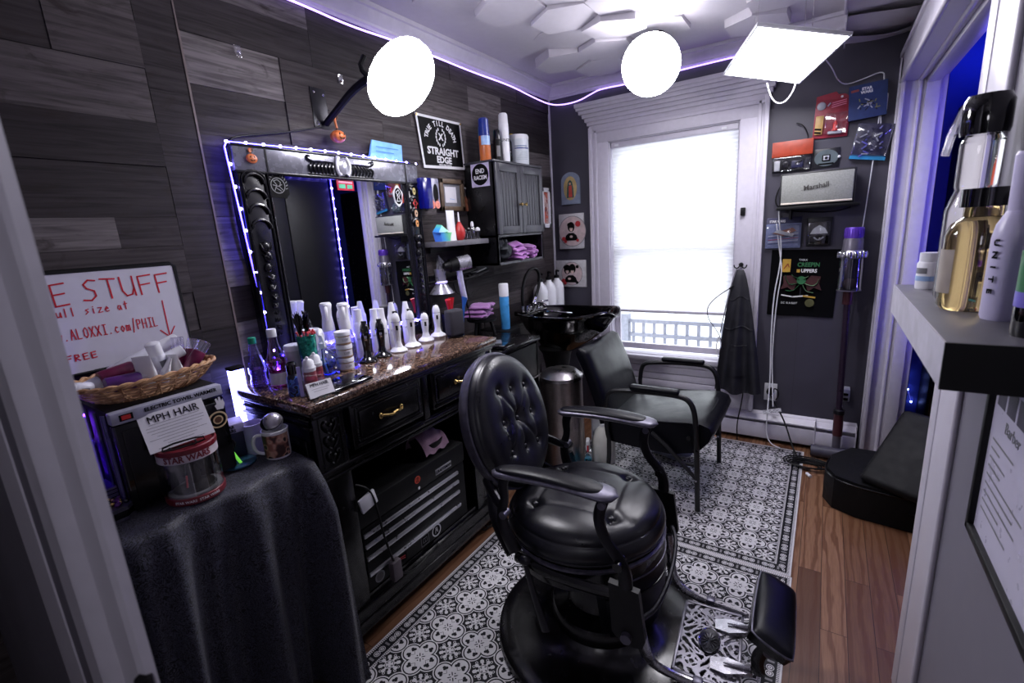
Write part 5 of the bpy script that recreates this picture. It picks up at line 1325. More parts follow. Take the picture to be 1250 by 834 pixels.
for a in [
    ('pearl white sample tube lying along the back of the basket, pointing up right', (-1.67, .44, bz + .055), (-.05, .95, .32), .17, .016, 's'),
    ('maroon sample bottle standing at the right end of the basket, leftmost of three', (-1.64, .600, bz + .03), (-.1, .12, 1), .085, .015, 'm'),
    ('maroon sample bottle leaning at the right end of the basket, middle of three', (-1.62, .618, bz + .028), (-.15, .35, 1), .080, .014, 'm'),
    ('maroon sample bottle tipped over the right rim of the basket', (-1.585, .600, bz + .03), (.0, .62, .75), .085, .015, 'm'),
    ('purple sample bottle with open end lying at the front of the basket', (-1.565, .395, bz + .045), (.02, .97, -.02), .105, .018, 'p'),
    ('sample bottle with clear cap lying at the left end of the basket', (-1.60, .375, bz + .04), (.1, -.9, .25), .05, .015, 's'),
    ('maroon sample bottle lying across the middle of the basket', (-1.62, .40, bz + .058), (-.1, .9, .12), .11, .015, 'm'),
    ('white tube lying in the middle behind the front bottles', (-1.645, .52, bz + .05), (.1, .8, .3), .09, .015, 's'),
    ('pearl sample bottle upright near the middle of the basket', (-1.60, .545, bz + .03), (.1, -.2, 1), .09, .016, 's'),
    ('white squeeze tube standing on its cap at the front middle of the basket', (-1.56, .49, bz + .035), (.15, -.15, 1), .065, .018, 'w'),
    ('white squeeze tube leaning beside the front middle tube', (-1.56, .525, bz + .03), (.1, .45, 1), .055, .016, 'w'),
    ('white squeeze tube low at the right of the basket', (-1.575, .57, bz + .03), (.1, -.2, 1), .055, .014, 'w'),
    ('pearl bottle half buried at the left of the basket', (-1.63, .36, bz + .035), (0, .9, .25), .09, .015, 's')]: sample(*a)

# round clear tin with printed bands
t = thing('display_tin', 'round clear tin with maroon lid and lettered band at the front of the table', 'tin', (-1.45, .502, TZ))
MRN = M('maroon_lid', hexc(110, 34, 44), .3, var=.1)
b = MB(); b.lathe([(0, 0), (.071, 0), (.073, .004), (.073, .018), (.071, .02), (0, .02)], MRN, seg=48); lab(b, .0732, .010, 'STAR WARS  STAR WARS', .010, WPRINT, ang=CA + .3); b.build('base', parent=t)
b = MB(); b.lathe([(.0715, .018), (.0715, .128)], CLR('clear_plastic'), seg=48); b.lathe([(.0705, .02), (.0705, .128)], CLR('clear_plastic'), seg=48); b.build('clear_wall', parent=t)
b = MB(); b.lathe([(.0722, .122), (.0722, .146)], M('band_white', hexc(190, 180, 188), .35), seg=48, caps=False); k = len(b.v); lab(b, .0726, .134, 'STAR WARS', .024, MRN, ang=CA + .25, sx=.9, bold=.0006); b.build('lettered_band', parent=t)
b = MB(); b.lathe([(.0725, .144), (.0735, .148), (.0735, .158), (.070, .160), (.064, .154), (0, .152)], MRN, seg=48, caps=False); b.build('lid', parent=t)
b = MB(); b.lathe([(0, .021), (.055, .021), (.05, .03), (.02, .04), (.015, .09), (0, .10)], BLACKM, seg=20); b.lathe([(0, .02), (.066, .02), (.066, .024), (0, .024)], GREYPR); b.tube([(.03, -.03, .04), (.035, -.028, .075)], .0025, REDP); b.build('inner_stand', parent=t)
# printed sheets in a wire holder on the tin
t = thing('leaflet_stack', 'stack of white MPH HAIR leaflets in a black wire holder on top of the tin', 'leaflets', (-1.452, .492, TZ + .158), rad(-12))
t.scale = (1, 1, .93)
b = MB(); Xl = FR((.0, 0, .056), (0, 1, 0), (-.42, 0, 1)); b.box((0, 0, 0), (.152, .112, .008), WLAB, X=Xl @ T(rz=rad(4)), a=0)
b.text('MPH HAIR', .030, INK, X=Xl @ T(.0, .036, .0046, rz=rad(4)), sx=.88)
R = random.Random(6)
for i in range(9):
    w_ = R.uniform(.03, .065) if i not in (1, 2, 5) else .066; y = .020 - i * .0088; b.strokes([[(-w_, y), (w_, y + .003)]], .0012, GREYPR, X=Xl @ T(rz=rad(2)), t=.0047)
b.build('leaflets', parent=t)
b = MB(); b.tube([(.045, -.05, .002), (.045, .05, .002), (.050, .045, .022), (.050, -.045, .022)], .0028, BLACKM, closed=True, smooth=1, seg=6); b.tube([(.045, -.03, .003), (-.02, -.03, .003)], .0025, BLACKM, seg=6); b.tube([(.045, .03, .003), (-.02, .03, .003)], .0025, BLACKM, seg=6); b.build('wire_holder', parent=t)

# mug with metal ball, cup behind, base with green stem, lettered box, clear boxes at the left
t = thing('mug', 'white mug with brown printed wrap near the right corner of the table', 'mug', (-1.46, .755, TZ), rad(200))
b = MB(); b.lathe([(0, 0), (.036, 0), (.039, .004), (.040, .09), (.041, .094), (.037, .094), (.036, .008), (0, .008)], WHITEG, seg=40); b.lathe([(.0405, .008), (.0412, .084)], art_mat('brown_portrait_wrap', [hexc(60, 36, 34), hexc(150, 100, 84), hexc(190, 150, 130), hexc(40, 26, 26)], 60), seg=30, ang=(rad(60), rad(190))); b.build('cup_body', parent=t)
b = MB(); b.tube([(0, .038, .078), (0, .060, .080), (0, .070, .055), (0, .062, .022), (0, .039, .014)], .0055, WHITEG, smooth=2, seg=10); b.v = [tuple(T(rz=rad(-57)) @ Vector(p)) for p in b.v]; b.build('handle', parent=t)
b = MB(); b.sph((0, 0, 0), .030, M('brushed_ball', hexc(180, 176, 186), .3, metal=.7, var=.2, scale=40), seg=28, ring=18); b.tube([(.0303 * math.cos(a), .0303 * math.sin(a), 0) for a in [2 * PI * i / 32 for i in range(32)]], .0012, IRON, closed=True, seg=5); b.sph((-.012, -.012, -.004), .024, BLACKM, seg=20, ring=12)
tag(b.build('metal_ball', loc=(-1.46, .755, TZ + .118), rot=(.5, .3, 0)), 'dull silver ball resting in the mouth of the mug', 'ball')
bottle('cup', 'pale lilac cup standing behind the mug', (-1.56, .735, TZ), [('body', L([(0, 0), (.030, 0), (.033, .10), (.034, .104), (.031, .104), (.029, .006), (0, .006)], M('lilac_plastic', hexc(190, 180, 230), .35)))], cat='cup')
t = thing('figure_stand', 'round glossy display base with a bright green stem in front of the lettered box', 'display stand', (-1.525, .655, TZ))
b = MB(); b.lathe([(0, 0), (.050, 0), (.054, .003), (.054, .007), (.05, .010), (0, .010)], M('teal_glossy', hexc(40, 70, 90), .1)); b.build('base', parent=t)
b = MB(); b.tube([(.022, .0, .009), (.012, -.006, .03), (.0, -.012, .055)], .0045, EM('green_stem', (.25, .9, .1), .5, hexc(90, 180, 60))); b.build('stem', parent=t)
b = MB()
for k in range(6): a = k * 1.05; b.tube([(0, -.012, .052), (.014 * math.cos(a), -.012 + .014 * math.sin(a), .068), (.010 * math.cos(a), -.012 + .010 * math.sin(a), .088)], [.004, .0055, .002], IRON, seg=6, smooth=1)
b.build('claw_cup', parent=t)
t = thing('toy_box', 'small white and purple lettered box between the towel warmer and the mug', 'box', (-1.60, .68, TZ), rad(-20))
b = MB(); b.box((0, 0, .045), (.075, .075, .09), M('navy_card', hexc(36, 36, 70), .4), bev=.002); b.box((0, 0, .105), (.080, .085, .03), M('lilac_card', hexc(176, 168, 214), .4), bev=.002); X = FR((.0405, 0, .105), (0, 1, 0), (0, 0, 1)); b.text('STAR', .013, INK, X=X @ T(0, .006, .0003), bold=.0004); b.text('WARS', .013, INK, X=X @ T(0, -.007, .0003), bold=.0004); b.build('box_body', parent=t)
t = thing('clear_case', 'clear plastic case holding a dark figure stand at the left end of the table', 'case', (-1.63, .335, TZ))
b = MB(); b.bx(-.05, .05, -.06, .03, .06, .19, CLR('violet_clear', (.75, .7, 1))); b.bx(-.052, .052, -.062, .032, .188, .196, CLR('frost_cap'), bev=.002); b.build('case_wall', parent=t)
b = MB(); b.lathe([(0, .004), (.03, .004), (.026, .04), (.012, .06), (.02, .09), (0, .12)], M('dull_brown_print', hexc(96, 64, 60), .5), X=T(0, -.015, .06)); b.build('contents', parent=t)
b = MB(); b.bx(-.054, .054, -.064, .034, 0, .06, M('magazine_edges', hexc(120, 112, 150), .6), bev=.003); 
for k in range(5): b.bx(-.0545, .0545, -.0645, .0345, .008 + k * .011, .010 + k * .011, INK)
b.build('paper_stack', parent=t)
t = thing('led_strip', 'short violet LED strip glowing behind the left side of the towel warmer', 'light strip', (-1.74, .33, TZ))
PUL = EM('purple_led_tube', (.16, .03, 1), 34); b = MB(); b.tube([(0, 0, .01), (0, 0, .22), (.03, .02, .245), (.07, .04, .25)], .004, PUL, smooth=1, seg=6); b.build('strip', parent=t)
t = thing('trinket_tray', 'octagonal silver edged trinket tray with dark contents at the left end of the table', 'tray', (-1.51, .335, TZ))
oc = [(.040 * math.cos(rad(22.5 + 45 * i)), .040 * math.sin(rad(22.5 + 45 * i))) for i in range(8)]
b = MB(); b.prism(oc, .008, PEWTER); b.prism([(x * .95, y * .95) for x, y in oc], .02, BLACKG, z0=.008); b.prism([(x * 1.08, y * 1.08) for x, y in oc], .010, PEWTER, z0=.028); b.build('tray_body', parent=t)
b = MB(); R = random.Random(9)
for i in range(16): a = R.random() * 6.3; r = .03 * R.random() ** .5; b.sph((r * math.cos(a), r * math.sin(a), .043), .006, [BRASS, BLACKG, M('plum_bead', hexc(90, 40, 110), .2)][i % 3], seg=8, ring=6)
b.build('trinkets', parent=t)
# ------------------------------------------------------------------ things on the plank wall
def wl(y, z, x=XW + .012): return FR((x, y, z), (0, 1, 0), (0, 0, 1))
XX = FR((0, 0, 0), (0, 1, 0), (0, 0, 1))
t = thing('banner', 'black and white pennant reading STRAIGHT EDGE pinned high on the plank wall', 'banner', (XW + .014, 2.148, 2.0))
b = MB(); w2, h2 = .185, .135; b.prism([(-w2, h2), (w2, h2), (w2 + .012, -h2 + .012), (-w2 + .03, -h2)][::-1], .002, WPRINT, X=XX); b.prism([(-w2 + .014, h2 - .013), (w2 - .014, h2 - .013), (w2 - .004, -h2 + .026), (-w2 + .042, -h2 + .015)][::-1], .001, INK, X=XX, z0=.002); b.build('cloth', parent=t)
b = MB()
for i, ch in enumerate('TRUE TILL DEATH'):
    a = rad(168 - i * (156 / 14)); b.text(ch, .037, WPRINT, X=XX @ T(.118 * math.cos(a), .012 + .092 * math.sin(a), .0034, rz=(a - PI / 2)), bold=.0012, sx=.85)
b.text('STRAIGHT', .052, WPRINT, X=XX @ T(.012, -.042, .0034), bold=.0018, sx=1.08); b.text('EDGE', .048, WPRINT, X=XX @ T(.014, -.085, .0034), bold=.0018, sx=1.05); b.text('DRUG FREE YOUTH', .012, WPRINT, X=XX @ T(.02, -.111, .0034), bold=.0003)
b.text('X', .048, WPRINT, X=XX @ T(0, .035, .0034), bold=.002)
for s_ in (-1, 1):
    for k in range(7):
        a = rad(-70 + k * 22); x, y = s_ * .038 * math.cos(a), .035 + .044 * math.sin(a); b.prism([(x + .0085 * math.cos(q) * .55, y + .0085 * math.sin(q)) for q in [2 * PI * i / 8 for i in range(8)]], .0006, WPRINT, X=XX, z0=.0032)
b.build('lettering', parent=t)
b = MB()
for y in (-w2 + .006, w2 - .006): b.cyl((.003, y, h2 - .008), (.008, y, h2 - .008), .005, BRASS, seg=12)
b.build('grommets', parent=t)

# wall cabinet with two doors and open shelf
t = thing('wall_cabinet', 'dark grey wall cabinet with two beadboard doors and an open shelf, right of the banner', 'cabinet', (XW + .012, 2.615, 1.31))
GC = M('charcoal_cabinet', hexc(56, 56, 62), .35, var=.06); GCs = M('black_cabinet_side', hexc(16, 16, 19), .3)
W, H, Dp = .275, .59, .205
b = MB(); b.bx(0, Dp, -W, -W + .014, 0, H, GCs); b.bx(0, Dp, W - .014, W, 0, H, GCs); b.bx(0, .006, -W, W, 0, H, GCs); b.bx(0, Dp, -W, W, 0, .014, GC); b.bx(0, Dp, -W, W, .165, .178, GC); b.bx(-.0, Dp + .012, -W - .008, W + .008, H, H + .012, GC, bev=.002)
b.bx(Dp - .006, Dp, -W, -W + .018, 0, H, GC); b.bx(Dp - .006, Dp, W - .018, W, 0, H, GC); b.build('cabinet_body', parent=t)
for s_ in (-1, 1):
    b = MB(); y0, y1 = (-W + .006, -.002) if s_ < 0 else (.002, W - .006); z0, z1 = .182, H - .004; x = Dp
    for a in ((y0, y0 + .04, z0, z1), (y1 - .04, y1, z0, z1), (y0 + .039, y1 - .039, z0, z0 + .045), (y0 + .039, y1 - .039, z1 - .045, z1)): b.bx(x, x + .016, *a, GC, bev=.0006)
    n = 6; wd = (y1 - y0 - .08) / n
    for k in range(n): b.bx(x + .001, x + .009, y0 + .04 + k * wd + .0012, y0 + .04 + (k + 1) * wd - .0012, z0 + .045, z1 - .045, GC, bev=.0015)
    b.bx(x, x + .004, y0, y1, z0, z1, GCs); dr = b.build('door', parent=t)
    b = MB(); b.lathe([(0, 0), (.005, 0), (.005, .010), (.010, .016), (.009, .024), (0, .027)], BRASS, X=T(x + .016, s_ * .026 - .004, .355, ry=PI / 2), seg=16); b.build('knob', parent=dr)
t = thing('sticker_card', 'square END RACISM sticker on the black side of the wall cabinet', 'sticker', (-1.722, 2.339, 1.838))
b = MB(); X = FR((0, 0, 0), (1, 0, 0), (.04, 0, 1)); b.quad(-.066, .066, -.068, .068, M('lilac_sticker', hexc(186, 176, 206), .4), X=X, t=.0006); b.disc((0, 0), .060, INK, X=X, t=.001)
b.text('END', .036, WPRINT, X=X @ T(0, .018, .0014), bold=.0006, sx=.9); b.text('RACISM', .033, WPRINT, X=X @ T(0, -.018, .0014), bold=.0006, sx=.82); b.build('sticker_face', parent=t)
CZ = 1.912
def can(label, loc, r, h, body, cap, capf=.25, txt=None, extra=None, cat='spray can'):
    pr = [('body', lambda b: (b.lathe([(0, 0), (r * .95, 0), (r, .004), (r, h * (1 - capf)), (r * .85, h * (1 - capf) + .006), (0, h * (1 - capf) + .006)], body), extra(b) if extra else None, lab(b, r, h * .45, txt, r * .8, INK, ang=-.55) if txt else None)),
          ('cap', L([(0, h * (1 - capf)), (r * .97, h * (1 - capf)), (r * .9, h * .97), (r * .7, h), (0, h)], cap))]
    return bottle('spray_can', label, loc, pr, cat=cat)
OR = M('burnt_orange_print', hexc(186, 100, 50), .35); BL = M('royal_blue', hexc(30, 50, 130), .3); TE = M('teal_cap', hexc(40, 120, 150), .3)
can('blue and orange disinfectant can at the left end of the wall cabinet top', (-1.70, 2.375, CZ), .032, .232, OR, BL, .42, extra=lambda b: b.lathe([(.0325, .085), (.0325, .135)], M('pale_blue_print', hexc(150, 180, 220), .35), ang=(-1.6, .4)))
can('grey can with teal cap behind the orange can on the wall cabinet', (-1.76, 2.455, CZ), .034, .215, M('grey_can', hexc(120, 112, 130), .35), TE, .28)
can('black can beside the tall white can on the wall cabinet', (-1.68, 2.475, CZ), .022, .18, BLACKM, BLACKG, .3, extra=lambda b: b.lathe([(.0225, .03), (.0225, .09)], GREYPR, ang=(-1.2, -.2)))
can('tallest white can on the wall cabinet', (-1.675, 2.545, CZ), .030, .28, WHITEG, WHITEG, .22, txt='UNITE')
bottle('pump_bottle', 'slim clear bottle with black trigger head between the white can and the wipes tub', (-1.70, 2.62, CZ), [('body', L([(0, 0), (.024, 0), (.026, .005), (.026, .13), (.012, .155), (0, .155)], GL('pale_green_clear', (.8, .95, .9)))), ('trigger_head', lambda b: (b.lathe([(0, .15), (.013, .15), (.013, .18), (0, .18)], BLACKG), b.box((0, -.006, .205), (.025, .045, .035), BLACKG, bev=.008), b.tube([(0, -.02, .2), (0, -.03, .17)], .004, BLACKG)))])
t = thing('wipes_tub', 'large white wipes tub with a yellow tab on the wall cabinet', 'tub', (-1.70, 2.735, CZ))
b = MB(); b.lathe([(0, 0), (.066, 0), (.068, .004), (.070, .15), (.069, .155), (0, .155)], M('tub_print', hexc(205, 210, 216), .35, var=.05), seg=40); b.lathe([(.0704, .095), (.0704, .102)], BL, ang=(-1.3, .2)); b.lathe([(.0704, .108), (.0704, .114)], M('blue_grey_print', hexc(110, 130, 160), .4), ang=(-1.3, -.1))
for k in range(6): b.lathe([(.0702, .03 + k * .009), (.0702, .033 + k * .009)], M('pale_print', hexc(170, 180, 186), .4), ang=(-1.2 + .1 * k, 0))
b.build('body', parent=t)
b = MB(); b.lathe([(0, .154), (.071, .154), (.072, .17), (.066, .182), (0, .184)], PLW, seg=40); b.box((-.03, -.035, .187), (.04, .03, .008), M('yellow_tab', hexc(230, 190, 40), .4), bev=.002); b.build('lid', parent=t)
bottle('small_bottle', 'small dark bottle with white lettering at the right end of the wall cabinet top', (-1.71, 2.855, CZ), [('body', lambda b: (b.lathe([(0, 0), (.02, 0), (.021, .07), (.012, .08), (0, .08)], BLACKM), b.lathe([(.0215, .02), (.0215, .055)], GREYPR, ang=(-1, -.5)))), ('cap', L([(0, .078), (.012, .078), (.012, .105), (0, .105)], BLACKM))])
def crumple(name, label, loc, sz, mat, seed, cat='cloth'):
    R = random.Random(seed); P = [(R.uniform(1, 4), R.uniform(1, 4), R.random() * 6) for _ in range(5)]
    def f(u, v):
        a = 2 * PI * u; p = PI * v; k = 1 + sum(.10 * math.sin(q[0] * a + q[2]) * math.sin(q[1] * p * 2 + q[2]) for q in P)
        k += .06 * math.sin(7 * a + 5 * p + seed)
        return (sz[0] / 2 * math.sin(p) * math.cos(a) * k, sz[1] / 2 * math.sin(p) * math.sin(a) * k, sz[2] / 2 - sz[2] / 2 * math.cos(p) * (k if v > .5 else 1))
    b = MB(); b.grid(f, 48, 24, mat, cu=True); return tag(b.build(name, loc=loc), label, cat)
crumple('mesh_bag', 'dark crumpled mesh cloth at the left of the open cabinet shelf', (-1.70, 2.46, 1.326), (.14, .14, .13), M('dark_mesh', hexc(34, 38, 44), .6), 3)
folded('folded_towel', 'lavender towel folded at the bottom of the open cabinet shelf', (-1.71, 2.62, 1.325), (.17, .17, .05), LAV, 11, .1, 2, 'lavender towels in the cabinet')
folded('folded_towel', 'lavender towel lying on top of the pile in the open cabinet shelf, left', (-1.70, 2.60, 1.378), (.15, .13, .055), LAV, 12, -.2, 2, 'lavender towels in the cabinet')
folded('folded_towel', 'lavender towel at the right side of the open cabinet shelf', (-1.71, 2.77, 1.325), (.16, .12, .085), LAV, 13, .2, 3, 'lavender towels in the cabinet')
# floating shelf
SZ = 1.474
t = thing('floating_shelf', 'narrow grey floating shelf between the mirror and the wall cabinet', 'shelf', (XW + .012, 2.12, SZ))
b = MB(); b.bx(0, .165, -.19, .19, -.028, 0, M('grey_shelf', hexc(100, 98, 104), .4), bev=.002); b.build('board', parent=t)
b = MB(); b.bx(0, .01, -.15, .15, -.06, -.028, BLACKM); b.build('bracket', parent=t)
m, nt = newmat('rainbow_foil'); sp = nt.node('ShaderNodeSeparateXYZ'); nt.l.new(nt.coord('Generated'), sp.inputs[0]); nt.set(col=nt.ramp(nt.add(nt.mul(sp.outputs[1], .7), nt.mul(sp.outputs[2], .3)), [(0, hexc(70, 90, 220)), (.35, hexc(70, 160, 220)), (.65, hexc(110, 210, 150)), (1, hexc(150, 220, 130))]), rough=.25)
b = MB(); b.raw([(0, -.03, 0), (.04, -.02, 0), (.04, .06, 0), (0, .06, 0), (.0, -.045, .05), (.045, -.03, .045), (.045, .06, .045), (0, .06, .05)], [[0, 3, 2, 1], [4, 5, 6, 7], [0, 1, 5, 4], [1, 2, 6, 5], [2, 3, 7, 6], [3, 0, 4, 7]], m)
b.raw([(0, -.045, .052), (.045, -.045, .047), (.03, -.0, .085), (-.005, .0, .09), (.05, .03, .05)], [[0, 1, 2, 3], [1, 4, 2]], m)
tag(b.build('foil_bag', loc=(-1.75, 1.96, SZ)), 'blue to green iridescent folded pouch on the floating shelf', 'pouch')
b = MB()
b.grid(lambda u, v: (.022 * math.sin(2 * PI * u) * (1 - .9 * v), .030 * math.cos(2 * PI * u) * (1 + .12 * v), .16 * v), 28, 10, WHITEG, cu=True); b.lathe([(0, -.001), (.018, -.001), (.02, .012), (0, .012)], PLW); b.strokes([[(-.0, .03), (.0, .12)]], .006, M('pale_print'), X=FR((.021, 0, 0), (0, 1, 0), (-.13, 0, 1)), t=.0006)
tag(b.build('lotion_tube', loc=(-1.72, 2.035, SZ + .001)), 'tall white squeeze tube on the floating shelf', 'tube')
bottle('bulb_syringe', 'red rubber bulb with a white nozzle on the floating shelf', (-1.72, 2.105, SZ), [('bulb', L([(0, 0), (.016, .0), (.028, .016), (.032, .038), (.028, .062), (.014, .088), (.007, .10), (0, .10)], M('red_rubber', hexc(176, 44, 44), .45))), ('nozzle', L([(0, .098), (.006, .098), (.0035, .15), (0, .152)], PLW))], cat='bulb')
for i, (y, h, k, lb) in enumerate(((2.165, .05, 0, 'small clear jar with dark lid, leftmost of the little bottles on the floating shelf'), (2.20, .06, 0, 'small dark dropper bottle beside the clear jar on the floating shelf'), (2.235, .09, 1, 'small bottle with white spray top, tallest of the little bottles on the floating shelf'), (2.285, .06, 2, 'short bottle with milky dome cap at the right end of the floating shelf'))):
    bottle('small_bottle', lb, (-1.73, y, SZ), [('body', (lambda h: L([(0, 0), (.014, 0), (.015, .003), (.015, h * .7), (.009, h * .8), (0, h * .8)], CLR('smoke_clear', (.5, .5, .55), .3)))(h)),
        ('cap', (lambda h, k: L([(0, h * .78), (.009 + .006 * (k == 2), h * .78), (.009 + .005 * (k == 2), h), (.005, h * 1.12), (0, h * 1.12)], BLACKG if k == 0 else PLW))(h, k))])
# wooden picture frame, hanging key-ring, blue box, boot card
t = thing('picture_frame', 'brown wooden frame with a small white card inside, above the floating shelf', 'picture frame', (XW + .012, 2.195, 1.728))
FW = M('brown_frame_wood', hexc(96, 78, 60), .5, var=.25)
b = MB()
for a in ((-.105, .105, .062, .088), (-.105, .105, -.088, -.062), (-.105, -.079, -.088, .088), (.079, .105, -.088, .088)): b.bx(0, .02, a[0], a[1], a[2], a[3], FW, bev=.003)
b.build('frame', parent=t)
b = MB(); b.bx(0, .008, -.08, .08, -.063, .063, M('grey_mat', hexc(120, 120, 126), .5)); b.bx(.008, .010, -.058, .04, -.042, .046, WLAB); b.strokes([[(-.02, -.02), (.02, -.024)]], .003, M('pale_blue_print'), X=wl(0, 0, .0105)); b.build('picture', parent=t)
t = thing('key_ring', 'copper coloured guitar-shaped charm hanging between the wood frame and the cabinet', 'charm', (XW + .014, 2.325, 1.69))
b = MB(); CP = M('copper_charm', hexc(176, 110, 84), .35, metal=.4, var=.3); b.prism([(-.014, -.05), (.014, -.05), (.018, -.03), (.011, -.008), (.013, .015), (.004, .035), (-.004, .035), (-.013, .015), (-.011, -.008), (-.018, -.03)], .006, CP, X=XX); b.build('charm_body', parent=t)
b = MB(); b.tube([(.003, 0, .035), (.003, .001, .075)], .0016, STEEL, seg=6); b.sph((.004, 0, .080), .008, STEEL, seg=10, ring=8); b.build('ring', parent=t)
t = thing('blue_box', 'deep blue glossy box with a black oval front hanging right of the mirror', 'box', (XW + .012, 1.965, 1.725))
BX = M('deep_blue_gloss', hexc(16, 22, 110), .15); b = MB(); b.bx(0, .075, -.075, -.005, -.078, .078, BX, bev=.004); b.build('box_body', parent=t)
b = MB(); b.bx(0, .07, -.004, .055, -.07, .078, M('grey_card_front', hexc(140, 140, 160), .3), bev=.002); b.disc((.026, .0), .020, INK, X=wl(0, .0, .0705), ry=.050); b.build('front_card', parent=t)
for i, (y, lb) in enumerate(((1.958, 'flat orange pumpkin face cut-out, left of the pair below the blue box'), (1.995, 'flat orange pumpkin face cut-out, right of the pair below the blue box'))):
    b = MB(); PK = M('salmon_pumpkin', hexc(236, 140, 120), .4); b.prism([(.017 * math.cos(a), .021 * math.sin(a)) for a in [2 * PI * k / 20 for k in range(20)]], .003, PK, X=XX)
    b.strokes([[(-.007, .005), (-.003, .003)], [(.007, .005), (.003, .003)], [(-.006, -.007), (0, -.009), (.006, -.007)]], .0025, M('dark_orange_print', hexc(150, 60, 40), .4), X=XX, t=.0034); b.strokes([[(0, .02), (.002, .027)]], .004, M('dark_orange_print'), X=XX, t=.0034)
    tag(b.build('pumpkin_cutout', loc=(XW + .0835, y, 1.668)), lb, 'decoration', 'pumpkin cut-outs')
t = thing('picture_frame', 'narrow white frame with a reddish print near the corner of the plank wall', 'picture frame', (XW + .010, 3.31, 1.665))
b = MB()
for a in ((-.062, .062, .118, .148), (-.062, .062, -.148, -.118), (-.062, -.036, -.148, .148), (.036, .062, -.148, .148)): b.bx(0, .016, *a, PLW, bev=.002)
b.build('frame', parent=t)
b = MB(); b.bx(0, .004, -.037, .037, -.12, .12, art_mat('reddish_print', [hexc(120, 40, 40), hexc(220, 190, 180), hexc(60, 50, 60), hexc(190, 90, 70)], 30)); b.build('picture', parent=t)

# three prints on the back wall
def bw(x, z, y=YB - .012): return FR((x, y, z), (1, 0, 0), (0, 0, 1))
XB = FR((0, 0, 0), (1, 0, 0), (0, 0, 1))
b = MB(); k = [(-.078, -.118), (.078, -.118), (.078, .05)] + [(.078 * math.cos(a), .05 + .068 * math.sin(a)) for a in [PI * i / 12 for i in range(1, 12)]] + [(-.078, .05)]
b.prism(k, .012, M('print_border', hexc(120, 130, 150), .4), X=XB); b.prism([(.056 * math.cos(a), -.0 + .088 * math.sin(a)) for a in [2 * PI * i / 26 for i in range(26)]], .001, M('gold_print', hexc(184, 160, 110), .4), X=XB, z0=.012)
b.prism([(-.030, -.07), (.030, -.07), (.026, .0), (.018, .045), (0, .062), (-.018, .045), (-.026, .0)], .001, M('teal_robe', hexc(50, 84, 84), .4), X=XB, z0=.013); b.prism([(-.014, -.065), (.018, -.065), (.013, .02), (-.011, .02)], .001, M('red_robe', hexc(176, 70, 60), .4), X=XB, z0=.014); b.disc((0, .034), .009, M('skin_print', hexc(200, 160, 130), .4), X=XB, t=.0152)
tag(b.build('wall_print', loc=(-1.683, YB, 1.80), rot=(0, 0, 0)), 'arched print of a robed figure, topmost of the three on the window wall', 'picture')
def portrait(label, x, z, w, h, two):
    b = MB(); b.bx(-w / 2, w / 2, -.016, 0, -h / 2, h / 2, M('print_paper', hexc(190, 188, 192), .4), bev=.002); X = bw(0, 0, -.0165)
    b.disc((.01, .0), h * .44, M('dusty_rose_print', hexc(196, 176, 178), .4), X=X, t=.0004); b.disc((.01, 0), h * .44, GREYPR, X=X, ri=h * .42, t=.0006)
    SK = M('skin_print', hexc(200, 160, 130), .4); RD = M('rose_red_print', hexc(170, 50, 56), .4)
    SKP = M('pale_skin_print', hexc(214, 188, 180), .4)
    for i, cx in enumerate(((-.03, .015) if two else (.0,))):
        b.disc((cx, .034 + .006 * i), .030, INK, X=X, ry=.038, t=.0008 + i * .0001); b.disc((cx - .018, .05), .016, INK, X=X, t=.0007)
        b.disc((cx, .020), .0135, SKP, X=X, ry=.020, t=.0016 + i * .0001); b.prism([(cx - .015, .026), (cx + .015, .026), (cx + .012, .040), (cx - .010, .044)], .0002, INK, X=X, z0=.0017)
        b.strokes([[(cx - .008, .021), (cx - .003, .021)], [(cx + .003, .021), (cx + .008, .021)]], .0018, INK, X=X, t=.002); b.strokes([[(cx - .002, .008), (cx + .003, .008)]], .0018, RD, X=X, t=.002)
    b.prism([(-.06, -.07), (.06, -.07), (.045, -.03), (.02, -.012), (-.02, -.012), (-.045, -.03)], .0006, INK, X=X, z0=.0024); b.disc((.0 if not two else -.012, -.040), .013, SKP, X=X, ry=.009, t=.0034)
    for px, py, r in ((-.065, -.055, .016), (-.05, -.075, .013), (.055, -.07, .012), (.06, .055, .013 if two else .022)): b.disc((px, py), r, RD if not (two and px > 0) else INK, X=X, t=.004)
    return tag(b.build('wall_print', loc=(x, YB, z)), label, 'picture')
portrait('square tattoo-style portrait print, middle of the three on the window wall', -1.684, 1.477, .212, .268, False)
portrait('tattoo-style print of two dark-haired figures, lowest of the three on the window wall', -1.70, 1.147, .265, .212, True)
